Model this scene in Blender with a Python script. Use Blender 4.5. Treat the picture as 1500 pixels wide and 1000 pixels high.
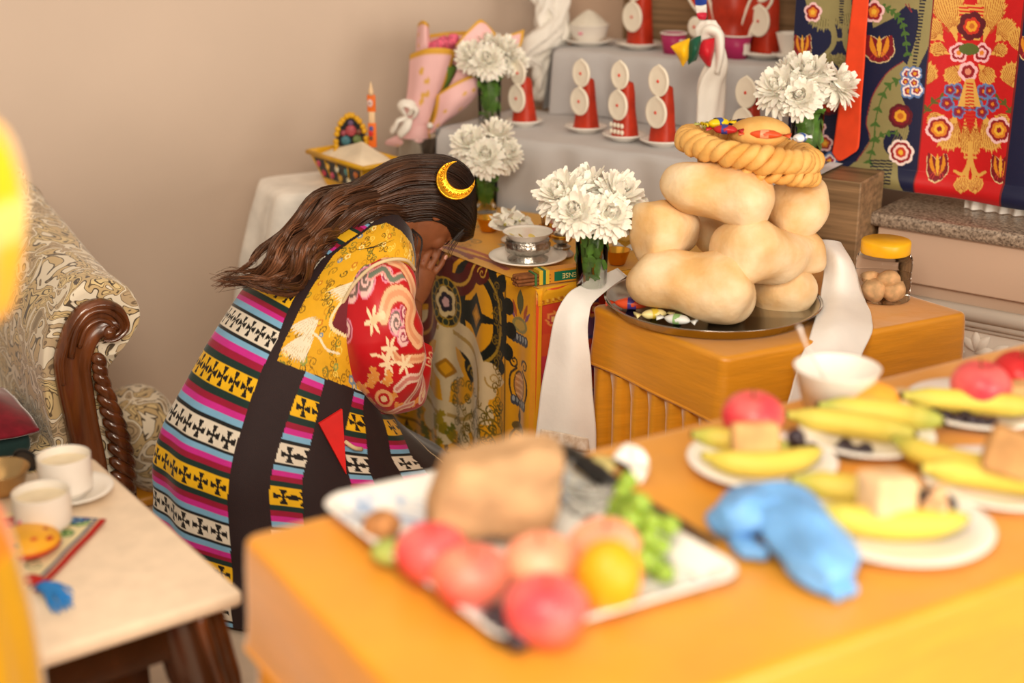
import bpy, bmesh, math, random
import numpy as np
from mathutils import Vector, Matrix

for o in list(bpy.data.objects):
    bpy.data.objects.remove(o, do_unlink=True)
SC = bpy.context.scene
COL = SC.collection
PI = math.pi
R = math.radians

# ------------------------------------------------------------------ camera
FPX, PITCH, CAMH = 2083.0, R(19), 1.55
cam_d = bpy.data.cameras.new('camera')
cam_d.sensor_width = 36
cam_d.lens = 36 * FPX / 1500
cam_d.clip_start = 0.05
cam_d.dof.use_dof = True
cam_d.dof.focus_distance = 3.05
cam_d.dof.aperture_fstop = 1.45
cam = bpy.data.objects.new('camera', cam_d)
COL.objects.link(cam)
cam.location = (0, 0, CAMH)
cam.rotation_euler = (R(90) - PITCH, 0, 0)
SC.camera = cam

# ------------------------------------------------------------------ light
w = bpy.data.worlds.new('room_ambient')
SC.world = w
w.use_nodes = True
w.node_tree.nodes['Background'].inputs[0].default_value = (1.0, 0.84, 0.68, 1)
w.node_tree.nodes['Background'].inputs[1].default_value = 0.52


def area_light(name, loc, target, sx, sy, power, col):
    d = bpy.data.lights.new(name, 'AREA')
    d.shape = 'RECTANGLE'
    d.size, d.size_y, d.energy, d.color = sx, sy, power, col
    o = bpy.data.objects.new(name, d)
    COL.objects.link(o)
    o.location = loc
    o.rotation_euler = (Vector(target) - Vector(loc)).to_track_quat('-Z', 'Y').to_euler()
    return o


area_light('window_light', (2.8, -0.6, 1.35), (0.3, 2.0, 0.7), 1.7, 1.7, 120, (1.0, 0.89, 0.75))
area_light('ceiling_light', (-0.5, 1.9, 3.1), (-0.35, 2.9, 0.5), 1.8, 1.8, 10, (1.0, 0.80, 0.58))

area_light('fill_light_wide', (0.75, -1.1, 2.0), (-0.6, 3.6, 0.6), 1.4, 1.6, 62, (1.0, 0.85, 0.68))  # added soft fill behind the camera, evens out the left wall
area_light('fill_light_near', (-0.12, 0.35, 2.15), (-0.75, 3.6, 0.35), 0.7, 0.7, 44, (1.0, 0.86, 0.68))  # added unseen fill just above the camera, lifts the dim lower left wall

vs = SC.view_settings
vs.view_transform = 'Standard'
vs.look = 'None'
vs.exposure = -0.22
vs.gamma = 1.0
vs.use_curve_mapping = False


# ------------------------------------------------------------------ pixels to places
def ray(px, py):
    dx, dy = (px - 750) / FPX, (500 - py) / FPX
    return np.array([dx, math.cos(PITCH) + dy * math.sin(PITCH), -math.sin(PITCH) + dy * math.cos(PITCH)])


def at(px, py, z):
    d = ray(px, py)
    return np.array([0, 0, CAMH]) + d * ((z - CAMH) / d[2])


def aty(px, py, y):
    d = ray(px, py)
    return np.array([0, 0, CAMH]) + d * (y / d[1])


def mpp(p):                      # metres per photo pixel at a place
    v = np.array(p) - np.array([0, 0, CAMH])
    return (v[1] * math.cos(PITCH) - v[2] * math.sin(PITCH)) / FPX


# ------------------------------------------------------------------ colour and materials
def lin(c):
    if isinstance(c, str):
        c = [int(c[i:i + 2], 16) / 255 for i in (0, 2, 4)]
    return np.array([x / 12.92 if x <= .04045 else ((x + .055) / 1.055) ** 2.4 for x in c])


MATS = {}


def M(name, col, rough=.55, metal=0.0, var=.10, vscale=12, bump=0.0, bscale=60, spec=.4, sheen=0.0, trans=0.0,
      stretch=None, vcol=False, ior=1.45, sss=0.0, coat=0.0, col2=None, alpha=1.0):
    if name in MATS:
        return MATS[name]
    m = bpy.data.materials.new(name)
    m.use_nodes = True
    nt = m.node_tree
    N, L = nt.nodes, nt.links
    b = N['Principled BSDF']
    b.inputs['Roughness'].default_value = rough
    b.inputs['Metallic'].default_value = metal
    b.inputs['Specular IOR Level'].default_value = spec
    b.inputs['IOR'].default_value = ior
    b.inputs['Sheen Weight'].default_value = sheen
    b.inputs['Sheen Roughness'].default_value = .35
    b.inputs['Transmission Weight'].default_value = trans
    b.inputs['Coat Weight'].default_value = coat
    b.inputs['Alpha'].default_value = alpha
    if sss:
        b.inputs['Subsurface Weight'].default_value = sss
        b.inputs['Subsurface Scale'].default_value = .01
    tc = N.new('ShaderNodeTexCoord')
    mp = N.new('ShaderNodeMapping')
    L.new(tc.outputs['Object'], mp.inputs['Vector'])
    if stretch:
        mp.inputs['Scale'].default_value = stretch
    no = N.new('ShaderNodeTexNoise')
    no.inputs['Scale'].default_value = vscale
    no.inputs['Detail'].default_value = 5
    L.new(mp.outputs['Vector'], no.inputs['Vector'])
    mix = N.new('ShaderNodeMix')
    mix.data_type = 'RGBA'
    if vcol:
        at_ = N.new('ShaderNodeAttribute')
        at_.attribute_name = 'Col'
        mix.blend_type = 'MULTIPLY'
        mix.inputs[0].default_value = 1.0
        ramp = N.new('ShaderNodeMapRange')
        ramp.inputs['To Min'].default_value = 1 - var
        ramp.inputs['To Max'].default_value = 1 + var
        L.new(no.outputs['Fac'], ramp.inputs['Value'])
        L.new(at_.outputs['Color'], mix.inputs[6])
        L.new(ramp.outputs['Result'], mix.inputs[7])
    else:
        c = lin(col)
        c2 = lin(col2) if col2 else c * (1 + var * 1.6)
        c1 = c if col2 else c * (1 - var * 1.6)
        mix.inputs[6].default_value = (*np.clip(c1, 0, 1), 1)
        mix.inputs[7].default_value = (*np.clip(c2, 0, 1), 1)
        mr = N.new('ShaderNodeMapRange')
        mr.inputs['From Min'].default_value = .32
        mr.inputs['From Max'].default_value = .68
        L.new(no.outputs['Fac'], mr.inputs['Value'])
        L.new(mr.outputs['Result'], mix.inputs[0])
    L.new(mix.outputs[2], b.inputs['Base Color'])
    if bump:
        n2 = N.new('ShaderNodeTexNoise')
        n2.inputs['Scale'].default_value = bscale
        n2.inputs['Detail'].default_value = 3
        L.new(mp.outputs['Vector'], n2.inputs['Vector'])
        bp = N.new('ShaderNodeBump')
        bp.inputs['Strength'].default_value = bump
        bp.inputs['Distance'].default_value = .004
        L.new(n2.outputs['Fac'], bp.inputs['Height'])
        L.new(bp.outputs['Normal'], b.inputs['Normal'])
    MATS[name] = m
    return m


def VC(name, **k):
    return M(name, 'ffffff', vcol=True, **k)


# ------------------------------------------------------------------ objects
def thing(name, label, cat, loc=(0, 0, 0), rz=0.0, group=None):
    o = bpy.data.objects.new(name, None)
    o.empty_display_size = .05
    COL.objects.link(o)
    o.location = Vector([float(x) for x in loc])
    o.rotation_euler = (0, 0, rz)
    o['label'], o['category'] = label, cat
    if group:
        o['group'] = group
    return o


def tag(o, label, cat, group=None):
    o['label'], o['category'] = label, cat
    if group:
        o['group'] = group
    return o


def struct(o):
    o['kind'] = 'structure'
    return o


def obj(name, geo, mat, parent=None, loc=None, rz=None, smooth=True, cols=None, label=None, auto=None):
    """geo = (verts, faces) or a mesh"""
    if isinstance(geo, bpy.types.Mesh):
        me = geo
    else:
        v, f = geo
        me = bpy.data.meshes.new(name)
        v = np.asarray(v, dtype=np.float64)
        if isinstance(f, np.ndarray):
            k = f.shape[1]
            me.vertices.add(len(v)); me.vertices.foreach_set('co', v.astype(np.float32).ravel())
            me.loops.add(f.size); me.loops.foreach_set('vertex_index', f.astype(np.int32).ravel())
            me.polygons.add(len(f)); me.polygons.foreach_set('loop_start', np.arange(0, f.size, k, dtype=np.int32))
            me.update(calc_edges=True); me.validate()
        else:
            me.from_pydata(v.tolist(), [], [list(map(int, q)) for q in f])
        if smooth:
            me.polygons.foreach_set('use_smooth', np.ones(len(me.polygons), dtype=bool))
        me.update()
    if cols is not None:
        ca = me.color_attributes.new('Col', 'FLOAT_COLOR', 'POINT')
        c4 = np.ones((len(me.vertices), 4), dtype=np.float32)
        c4[:, :3] = cols
        ca.data.foreach_set('color', c4.ravel())
    if mat is not None and not me.materials:
        me.materials.append(mat)
    if auto:
        try:
            me.set_sharp_from_angle(angle=R(auto))
        except Exception:
            pass
    o = bpy.data.objects.new(name, me)
    COL.objects.link(o)
    if parent:
        o.parent = parent
    if loc is not None:
        o.location = Vector([float(x) for x in loc])
    if rz is not None:
        o.rotation_euler = (0, 0, rz)
    if label:
        o['label'] = label
    return o


def copy_tree(o, parent=None):
    c = o.copy()
    COL.objects.link(c)
    c.parent = parent
    for ch in [x for x in o.children]:
        copy_tree(ch, c)
    return c


# ------------------------------------------------------------------ shapes
class Geo:
    def __init__(s):
        s.v, s.f, s.n = [], [], 0

    def add(s, geo, off=(0, 0, 0), mat=None):
        v, f = geo
        v = np.asarray(v, dtype=float)
        if mat is not None:
            v = v @ np.asarray(mat)[:3, :3].T
        v = v + np.asarray(off, dtype=float)
        s.v.append(v)
        s.f += [[int(i) + s.n for i in q] for q in f]
        s.n += len(v)
        return s

    def get(s):
        return np.vstack(s.v), s.f


def rotm(axis, a):
    return np.array(Matrix.Rotation(a, 3, axis))


def rbox(sx, sy, sz, b=.004, seg=2, c=(0, 0, 0)):
    bm = bmesh.new()
    bmesh.ops.create_cube(bm, size=1)
    bmesh.ops.scale(bm, vec=(sx, sy, sz), verts=bm.verts)
    if b > 0:
        bmesh.ops.bevel(bm, geom=bm.edges[:], offset=min(b, .45 * min(sx, sy, sz)), segments=seg, affect='EDGES', profile=.5)
    bm.verts.index_update()
    v = np.array([x.co[:] for x in bm.verts]) + np.array(c)
    f = [[x.index for x in q.verts] for q in bm.faces]
    bm.free()
    return v, f


def lathe(prof, n=40, wob=None, cap=True):
    prof = np.array(prof, dtype=float)
    a = np.linspace(0, 2 * PI, n, endpoint=False)
    v = []
    for r, z in prof:
        rr = np.full(n, r) if wob is None else r * (1 + wob(a, z))
        v.append(np.stack([rr * np.cos(a), rr * np.sin(a), np.full(n, z)], 1))
    v = np.vstack(v)
    f = []
    for i in range(len(prof) - 1):
        for j in range(n):
            k = (j + 1) % n
            f.append([i * n + j, i * n + k, (i + 1) * n + k, (i + 1) * n + j])
    if cap and prof[0, 0] > 1e-6:
        f.append(list(range(n - 1, -1, -1)))
    if cap and prof[-1, 0] > 1e-6:
        f.append([(len(prof) - 1) * n + j for j in range(n)])
    return v, f


def smooth_path(pts, n):
    """Catmull-Rom through points (any dimension), n samples"""
    P = np.asarray(pts, dtype=float)
    if len(P) == 2:
        t = np.linspace(0, 1, n)[:, None]
        return P[0] * (1 - t) + P[1] * t
    Q = np.vstack([2 * P[0] - P[1], P, 2 * P[-1] - P[-2]])
    out = []
    for t in np.linspace(0, len(P) - 1 - 1e-9, n):
        i = int(t); u = t - i
        p0, p1, p2, p3 = Q[i], Q[i + 1], Q[i + 2], Q[i + 3]
        out.append(.5 * ((2 * p1) + (-p0 + p2) * u + (2 * p0 - 5 * p1 + 4 * p2 - p3) * u * u + (-p0 + 3 * p1 - 3 * p2 + p3) * u ** 3))
    return np.array(out)


def frames(path, up=(0, 0, 1)):
    P = np.asarray(path, dtype=float)
    T = np.gradient(P, axis=0)
    T /= np.linalg.norm(T, axis=1)[:, None] + 1e-12
    u = np.asarray(up, dtype=float)
    A, B = [], []
    a = np.cross(T[0], u)
    if np.linalg.norm(a) < 1e-3:
        a = np.cross(T[0], [1, 0, 0])
    a /= np.linalg.norm(a)
    for t in T:
        a = a - t * a.dot(t)
        a /= np.linalg.norm(a) + 1e-12
        A.append(a.copy()); B.append(np.cross(a, t))
    return np.array(T), np.array(A), np.array(B)


def tube(path, rad, n=10, cap=True, sx=1.0, sy=1.0, up=(0, 0, 1), wob=None):
    P = np.asarray(path, dtype=float)
    k = len(P)
    rad = np.full(k, rad) if np.isscalar(rad) else np.asarray(rad, dtype=float)
    T, A, B = frames(P, up)
    a = np.linspace(0, 2 * PI, n, endpoint=False)
    v = []
    for i in range(k):
        rr = rad[i] * (np.ones(n) if wob is None else 1 + wob(a, i / (k - 1)))
        v.append(P[i] + np.outer(rr * np.cos(a) * sx, A[i]) + np.outer(rr * np.sin(a) * sy, B[i]))
    v = np.vstack(v)
    f = []
    for i in range(k - 1):
        for j in range(n):
            q = (j + 1) % n
            f.append([i * n + j, i * n + q, (i + 1) * n + q, (i + 1) * n + j])
    if cap:
        f.append(list(range(n - 1, -1, -1)))
        f.append([(k - 1) * n + j for j in range(n)])
    return v, f


def rounded_rad(k, r0, prof=None, e=.12):
    """radii for a tube of k rings that closes softly at both ends"""
    t = np.linspace(0, 1, k)
    m = np.minimum(t, 1 - t)
    c = np.sqrt(np.clip(1 - (1 - np.clip(m / e, 0, 1)) ** 2, 0.0004, 1))
    return r0 * c * (1 if prof is None else np.interp(t, *prof))


def softt(k, e=.12):
    """parameter values crowded at the ends, for soft caps"""
    t = np.linspace(0, 1, k)
    return t - np.sin(2 * PI * t) / (2 * PI) * .55


def grid_faces(nu, nv, closed=False):
    """verts index = j*nu+i ; returns an array of quads"""
    i = np.arange(nu if closed else nu - 1)
    j = np.arange(nv - 1)
    I, J = np.meshgrid(i, j)
    I, J = I.ravel(), J.ravel()
    I2 = (I + 1) % nu
    return np.stack([J * nu + I, J * nu + I2, (J + 1) * nu + I2, (J + 1) * nu + I], 1)


def sphere(r, n=20, m=14, sx=1, sy=1, sz=1):
    prof = [(r * math.sin(PI * t / m) + (1e-7 if t in (0, m) else 0), -r * math.cos(PI * t / m)) for t in range(m + 1)]
    prof[0] = (r * .002, -r); prof[-1] = (r * .002, r)
    v, f = lathe(prof, n)
    return v * np.array([sx, sy, sz]), f


def vnoise(p, s, seed=0):
    """cheap smooth pseudo noise from sines, about -1..1"""
    p = np.asarray(p) * s
    rs = np.random.RandomState(seed)
    o = np.zeros(len(p))
    for k in range(6):
        d = rs.normal(size=3); d /= np.linalg.norm(d)
        o += np.sin(p @ (d * rs.uniform(.7, 2.2)) + rs.uniform(0, 6.28))
    return o / 3.2


def noisy(geo, amp, s, seed=0):
    v, f = geo
    v = np.asarray(v)
    d = np.stack([vnoise(v, s, seed + k) for k in range(3)], 1)
    return v + d * amp, f


# ------------------------------------------------------------------ painter: cloth print evaluated on vertices
class Paint:
    def __init__(s, U, V, base):
        s.U, s.V = np.asarray(U, float), np.asarray(V, float)
        s.C = np.tile(lin(base), (len(s.U), 1))

    def _bb(s, u0, v0, u1, v1):
        return np.where((s.U >= u0) & (s.U <= u1) & (s.V >= v0) & (s.V <= v1))[0]

    def rect(s, u0, v0, u1, v1, c):
        s.C[s._bb(u0, v0, u1, v1)] = lin(c)

    def ell(s, cu, cv, ru, rv, c, rot=0.0, r0=0.0):
        m = max(ru, rv)
        i = s._bb(cu - m, cv - m, cu + m, cv + m)
        x, y = s.U[i] - cu, s.V[i] - cv
        ca, sa = math.cos(rot), math.sin(rot)
        d = ((x * ca + y * sa) / ru) ** 2 + ((-x * sa + y * ca) / rv) ** 2
        s.C[i[(d <= 1) & (d >= r0 * r0)]] = lin(c)

    def poly(s, pts, c):
        P = np.asarray(pts, float)
        i = s._bb(P[:, 0].min(), P[:, 1].min(), P[:, 0].max(), P[:, 1].max())
        x, y = s.U[i], s.V[i]
        ins = np.zeros(len(i), bool)
        j = len(P) - 1
        for k in range(len(P)):
            x1, y1, x2, y2 = *P[k], *P[j]
            if y1 != y2:
                ins ^= ((y1 > y) != (y2 > y)) & (x < (x2 - x1) * (y - y1) / (y2 - y1) + x1)
            j = k
        s.C[i[ins]] = lin(c)

    def line(s, pts, w, c, smooth=0, w1=None):
        P = np.asarray(pts, float)
        if smooth:
            P = smooth_path(P, smooth)
        W = np.linspace(w, w if w1 is None else w1, len(P))
        for k in range(len(P) - 1):
            a, b = P[k], P[k + 1]
            h = W[k] / 2
            i = s._bb(min(a[0], b[0]) - h, min(a[1], b[1]) - h, max(a[0], b[0]) + h, max(a[1], b[1]) + h)
            if not len(i):
                continue
            d = b - a
            x, y = s.U[i] - a[0], s.V[i] - a[1]
            t = np.clip((x * d[0] + y * d[1]) / (d @ d + 1e-12), 0, 1)
            q = (x - t * d[0]) ** 2 + (y - t * d[1]) ** 2
            s.C[i[q <= h * h]] = lin(c)

    def flower(s, cu, cv, r, cols, n=5, asp=1.0, rot=0.0):
        """cols from outside in"""
        for k, c in enumerate(cols):
            q = r * (1 - k / len(cols))
            for a in range(n):
                t = rot + a * 2 * PI / n
                s.ell(cu + .55 * q * math.cos(t) * asp, cv + .55 * q * math.sin(t), .5 * q * asp, .5 * q, c)
            s.ell(cu, cv, .5 * q * asp, .5 * q, c)

    def scroll(s, cu, cv, r, w, c, turns=1.5, a0=0.0, asp=1.0, sgn=1):
        t = np.linspace(0, 1, int(26 * turns))
        a = a0 + sgn * t * turns * 2 * PI
        rr = r * (1 - t) ** .8
        s.line(np.stack([cu + rr * np.cos(a) * asp, cv + rr * np.sin(a)], 1), w, c, w1=w * .5)

    def leaf(s, a, b, wid, c, bend=0.0):
        a, b = np.asarray(a, float), np.asarray(b, float)
        d = b - a
        n = np.array([-d[1], d[0]])
        L = np.linalg.norm(d)
        t = np.linspace(0, 1, 9)
        ctr = a + np.outer(t, d) + np.outer(np.sin(t * PI) * bend, n)
        off = np.outer(np.sin(t * PI) ** .8 * wid / L / 2, n)
        s.poly(np.vstack([ctr + off, (ctr - off)[::-1]]), c)

    def plume(s, a, b, wid, c, rim=None, n=5, bend=0.0):
        """an acanthus-like leaf with lobes"""
        a, b = np.asarray(a, float), np.asarray(b, float)
        d = b - a; nrm = np.array([-d[1], d[0]]) / np.linalg.norm(d)
        for col, gr in (((rim, 1.18) if rim else (c, 1)), (c, 1.0)):
            for k in range(n):
                t = (k + .6) / (n + .3)
                m = a + d * t + nrm * math.sin(t * PI) * bend * np.linalg.norm(d)
                q = wid * (.55 + .45 * math.sin(PI * (.25 + .7 * t)))
                for sg in (-1, 1):
                    e = m + nrm * sg * q * .5 + d * .10
                    s.leaf(m - d * .12, e, q * .42 * gr, col)
            s.leaf(a, b, wid * .55 * gr, col, bend)

    def cross(s, cu, cv, r, c, asp=1.0, rot=0.0):
        for k in range(4):
            t = rot + k * PI / 2
            e, n = np.array([math.cos(t), math.sin(t)]), np.array([-math.sin(t), math.cos(t)])
            q = np.array([n * .05, e + n * .42, e - n * .42, -n * .05]) * r
            s.poly(np.array([[cu + p[0] * asp, cv + p[1]] for p in q]), c)

# ================================================================== the room
m_wall = M('wall_paint', 'd3bfae', rough=.6, var=.02, vscale=2, bump=.05, bscale=220)
m_wallr = M('wall_paint_warm', 'ccb09a', rough=.6, var=.02, vscale=2, bump=.05, bscale=220)
m_white = M('white_paint', 'e9e2d8', rough=.45, var=.03, vscale=6)
m_floor = M('floor_tile', 'd6c2ac', rough=.3, var=.08, vscale=5)


def dirv(a):
    return np.array([math.cos(R(a)), math.sin(R(a)), 0.0])


def slab(name, p0, p1, z0, z1, thick, mat):
    """vertical slab from p0 to p1; thickness to the left of the direction p0 -> p1"""
    p0, p1 = np.array([*p0[:2], 0.0]), np.array([*p1[:2], 0.0])
    d = p1 - p0
    L = np.linalg.norm(d)
    g = rbox(L, thick, z1 - z0, 0, c=(L / 2, thick / 2, (z0 + z1) / 2))
    return obj(name, g, mat, loc=p0, rz=math.atan2(d[1], d[0]), smooth=False)


CORNER = np.array([.17, 4.53, 0])
struct(obj('floor', rbox(7, 7, .06, 0, c=(0, 2.2, -.03)), m_floor, smooth=False))
struct(slab('wall_left', CORNER - dirv(26) * 4.2, CORNER + dirv(26) * .1, 0, 2.9, .1, m_wall))
struct(slab('wall_back', CORNER, CORNER + dirv(-35) * 3.6, 0, 2.9, .1, m_wallr))

# the low ledge under the hanging brocade, with its granite shelf, rail and plaster relief
GP = at(1282, 312, .75)                     # left front end of the granite shelf
LED = -37.0
u, nback = dirv(LED), dirv(LED + 90)
ledge = struct(obj('wall_right', rbox(2.4, .42, .125, .003, c=(1.2, .235, .6525)), m_wallr, loc=(GP[0], GP[1], 0), rz=R(LED), smooth=False))
struct(obj('trim_1', rbox(2.44, .45, .034, .013, 4, c=(1.2, .228, .733)),
           M('granite', 'b9a794', rough=.25, var=.42, vscale=170, col2='5f5147', spec=.6), loc=(GP[0], GP[1], 0), rz=R(LED)))
low = obj('wainscot_panel', rbox(2.4, .43, .535, .002, c=(1.2, .230, .2675)), m_white, parent=ledge, smooth=False)
obj('recessed_band', rbox(2.4, .40, .06, .001, c=(1.2, .245, .562)), m_wallr, parent=ledge, smooth=False)
railg = Geo()
for zc, rr, y in ((.548, .019, .012), (.526, .011, .012), (.512, .006, .014)):
    railg.add(tube([(0, y, zc), (2.4, y, zc)], rr, 12))
struct(obj('trim_2', railg.get(), m_white, loc=(GP[0], GP[1], 0), rz=R(LED)))
# plaster leaves
rel = Geo()


def leaf3d(a, b, wid, h):
    a, b = np.array(a, float), np.array(b, float)
    d = b - a
    n = np.array([-d[1], d[0]]); L = np.linalg.norm(d); n /= L
    V, F = [], []
    K = 6
    for i in range(K + 1):
        t = i / K
        w_ = wid / 2 * math.sin(PI * min(1, t * .92 + .06)) + .0005
        c = a + d * t
        for s_, hh in ((-1, 0), (0, h * math.sin(PI * min(1, t * .9 + .1)) + .001), (1, 0)):
            q = c + n * w_ * s_
            V.append((q[0], -hh, q[1]))
    for i in range(K):
        for k in range(2):
            F.append([i * 3 + k, i * 3 + k + 1, (i + 1) * 3 + k + 1, (i + 1) * 3 + k])
    return V, F


for cx, cz, a, L in [(.165, .40, 95, .05), (.165, .40, 55, .05), (.165, .40, 140, .045), (.165, .395, 15, .05), (.20, .395, 40, .05),
                     (.20, .385, -15, .05), (.25, .37, 25, .05), (.14, .39, 170, .05), (.14, .37, 210, .045), (.11, .36, 150, .045),
                     (.165, .37, -90, .045), (.19, .36, -50, .045), (.29, .365, 70, .04), (.30, .36, 10, .05), (.33, .355, 45, .045), (.09, .34, 200, .05), (.22, .35, -70, .04)]:
    rel.add(leaf3d((cx, cz), (cx + L * math.cos(R(a)), cz + L * math.sin(R(a))), .022, .012))
o_ = obj('plaster_relief', rel.get(), m_white, parent=ledge, loc=(0.10, .014, .06))

# ================================================================== tables with cloths
m_gold = M('gold_silk', 'dc9414', rough=.42, var=.05, vscale=9, bump=.22, bscale=26, stretch=(1, 1, 9), sheen=.6, spec=.9)


def perimeter(corners, rad=.02, step=.006):
    """rounded closed path with outward normals; corners anticlockwise"""
    C = [np.array(c[:2], float) for c in corners]
    n = len(C)
    P, Nn = [], []
    for i in range(n):
        a, b, c = C[i - 1], C[i], C[(i + 1) % n]
        d0, d1 = (b - a) / np.linalg.norm(b - a), (c - b) / np.linalg.norm(c - b)
        n0, n1 = np.array([d0[1], -d0[0]]), np.array([d1[1], -d1[0]])
        for t in np.linspace(0, 1, 7):
            nn = n0 * (1 - t) + n1 * t
            nn /= np.linalg.norm(nn)
            ctr = b - (n0 + n1) * rad / (1 + n0 @ n1)
            P.append(ctr + nn * rad); Nn.append(nn)
        e = c - d1 * rad
        s_ = P[-1]
        L = np.linalg.norm(e - s_)
        for t in np.linspace(0, 1, max(3, int(L / step)))[1:-1]:
            P.append(s_ + (e - s_) * t); Nn.append(n1)
    return np.array(P), np.array(Nn)


def skirted_table(name, label, corners, z, band, mat, pleat=.045, amp=.011, wav=.003, seed=1, group=None):
    t = thing(name, label, 'table', (*np.mean([c[:2] for c in corners], 0), 0), 0, group)
    ctr = np.mean([c[:2] for c in corners], 0)
    P, Nn = perimeter([np.array(c[:2]) - ctr for c in corners])
    n = len(P)
    L = np.concatenate([[0], np.cumsum(np.linalg.norm(np.diff(P, axis=0), axis=1))])
    p3 = np.column_stack([P, np.zeros(n)])
    ring = []
    for sc in (0.0, .35, .7, .93):
        q = P * max(sc, 1e-4)
        zz = z + vnoise(np.column_stack([q, np.zeros(n)]), 14, seed) * .0012 * (sc < .95)
        ring.append(np.column_stack([q, zz]))
    rb = .010
    for a in np.linspace(0, 90, 5):
        q = P - Nn * rb * (1 - math.sin(R(a)))
        ring.append(np.column_stack([q, np.full(n, z - rb * (1 - math.cos(R(a))))]))
    K = 9
    for k in range(1, K + 1):
        tt = k / K
        zz = z - rb - (band - rb) * tt
        off = vnoise(np.column_stack([P, np.full(n, zz)]), 22, seed + 3) * wav * (.4 + tt) + .008 * tt
        ring.append(np.column_stack([P + Nn * off[:, None], np.full(n, zz) + vnoise(p3, 9, seed + 5) * wav * 1.2 * tt]))
    V = np.vstack(ring)
    obj('cloth_top', (V, grid_faces(n, len(ring), True)), mat, t)
    pp = tube(np.vstack([ring[-1], ring[-1][:1]]), .0032, 6, cap=False)
    obj('piping', pp, mat, t)
    # pleats
    ph = (L / pleat + vnoise(p3, 8, seed + 9) * .25)
    saw = ph - np.floor(ph)
    prof = np.where(saw < .78, np.sin(saw / .78 * PI * .5) * 1.0, np.cos((saw - .78) / .22 * PI * .5))
    rows = []
    for zz, g in ((ring[-1][:, 2].mean(), .35), (z - band - .04, .8), (z - band - .14, 1.1), ((z - band) * .45, 1.3), (.012, 1.5)):
        off = (prof - .9) * amp * g * 1.5 + .006 * g
        rows.append(np.column_stack([P + Nn * off[:, None], np.full(n, zz)]))
    obj('pleated_skirt', (np.vstack(rows), grid_faces(n, len(rows), True)), mat, t)
    return t


# serving table in front
FT = .75
fc = at(352, 783, FT)[:2]
e1, e2 = dirv(31)[:2], dirv(-58)[:2]
fg_corners = [fc, fc + e2 * .575, fc + e2 * .575 + e1 * 2.0, fc + e1 * 2.0]
fg_table = skirted_table('serving_table', 'long golden satin skirted table holding the fruit tray and plates of bananas', fg_corners, FT, .15, m_gold, pleat=.065, amp=.02, seed=2)

# the table of the stacked bread
GT = .64
gF, gL, gR = at(1060, 525, GT)[:2], at(863, 447, GT)[:2], at(1422, 458, GT)[:2]
gold_corners = [gL, gF, gR, gL + gR - gF]
gold_table = skirted_table('bread_table', 'square golden satin skirted table under the big stack of fried bread', gold_corners, GT, .13, m_gold, pleat=.058, amp=.026, wav=.005, seed=5)

# ------------------------------------------------------------------ low marble table
CT = .50
cc = at(357, 864, CT)
ct = thing('coffee_table', 'low marble topped table with carved dark wooden legs', 'table', (cc[0], cc[1], 0), R(216))
# local x runs along the front edge to the left, local -y back towards the sofa
m_marble = M('cream_marble', 'f0dcc2', rough=.22, var=.035, vscale=26, spec=.5)
m_dark = M('dark_carved_wood', '3a1f10', rough=.25, var=.35, vscale=9, stretch=(1, 1, .25), spec=.6, coat=.3)
m_wood = M('carved_walnut', '5e3217', rough=.22, var=.4, vscale=14, stretch=(2, 2, .3), spec=.6, coat=.4)
obj('marble_top', rbox(1.25, .62, .028, .011, 4, c=(.625, -.31, CT - .014)), m_marble, ct)
ap = Geo()
for (x0, y0, x1, y1) in ((.06, -.05, 1.19, -.05), (.06, -.57, 1.19, -.57), (.05, -.06, .05, -.56), (1.2, -.06, 1.2, -.56)):
    ap.add(rbox(abs(x1 - x0) + .02, abs(y1 - y0) + .02, .075, .006, c=((x0 + x1) / 2, (y0 + y1) / 2, CT - .066)))
obj('apron', ap.get(), m_dark, ct, auto=40)
obj('lower_cabinet', rbox(1.02, .40, CT - .14, .006, 2, c=(.625, -.31, (CT - .14) / 2 + .03)), m_dark, ct, auto=40)
for x, y in ((.075, -.075), (1.175, -.075), (.075, -.545), (1.175, -.545)):
    sx, sy = (-1 if x < .6 else 1), (1 if y > -.3 else -1)
    pth = smooth_path([(x, y, CT - .03), (x + .014 * sx, y + .014 * sy, CT - .12), (x + .022 * sx, y + .022 * sy, CT - .2), (x + .0 * sx, y, .14), (x - .012 * sx, y - .012 * sy, .06), (x + .016 * sx, y + .016 * sy, .0)], 26)
    lg = obj('leg', tube(pth, np.interp(np.linspace(0, 1, 26), [0, .25, .45, .8, .92, 1], [.048, .05, .042, .024, .026, .034]), 14), m_dark, ct)
    for k in (-1, 0, 1):
        q = pth[:15] + np.array([.030 * sx + .018 * k, .030 * sy - .018 * k * sx * sy, 0])
        obj('carving', tube(q, np.linspace(.013, .006, 15), 7), m_wood, lg)

# ------------------------------------------------------------------ sofa
S0 = np.array([-.88, 2.99, 0])
SA = 33.0


def on_plane(px, py, P0, ang):
    d = ray(px, py)
    n = dirv(ang + 90)
    o = np.array([0, 0, CAMH])
    t = ((P0 - o) @ n) / (d @ n)
    p = o + d * t
    return (p - P0) @ dirv(ang), p[2]


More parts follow.
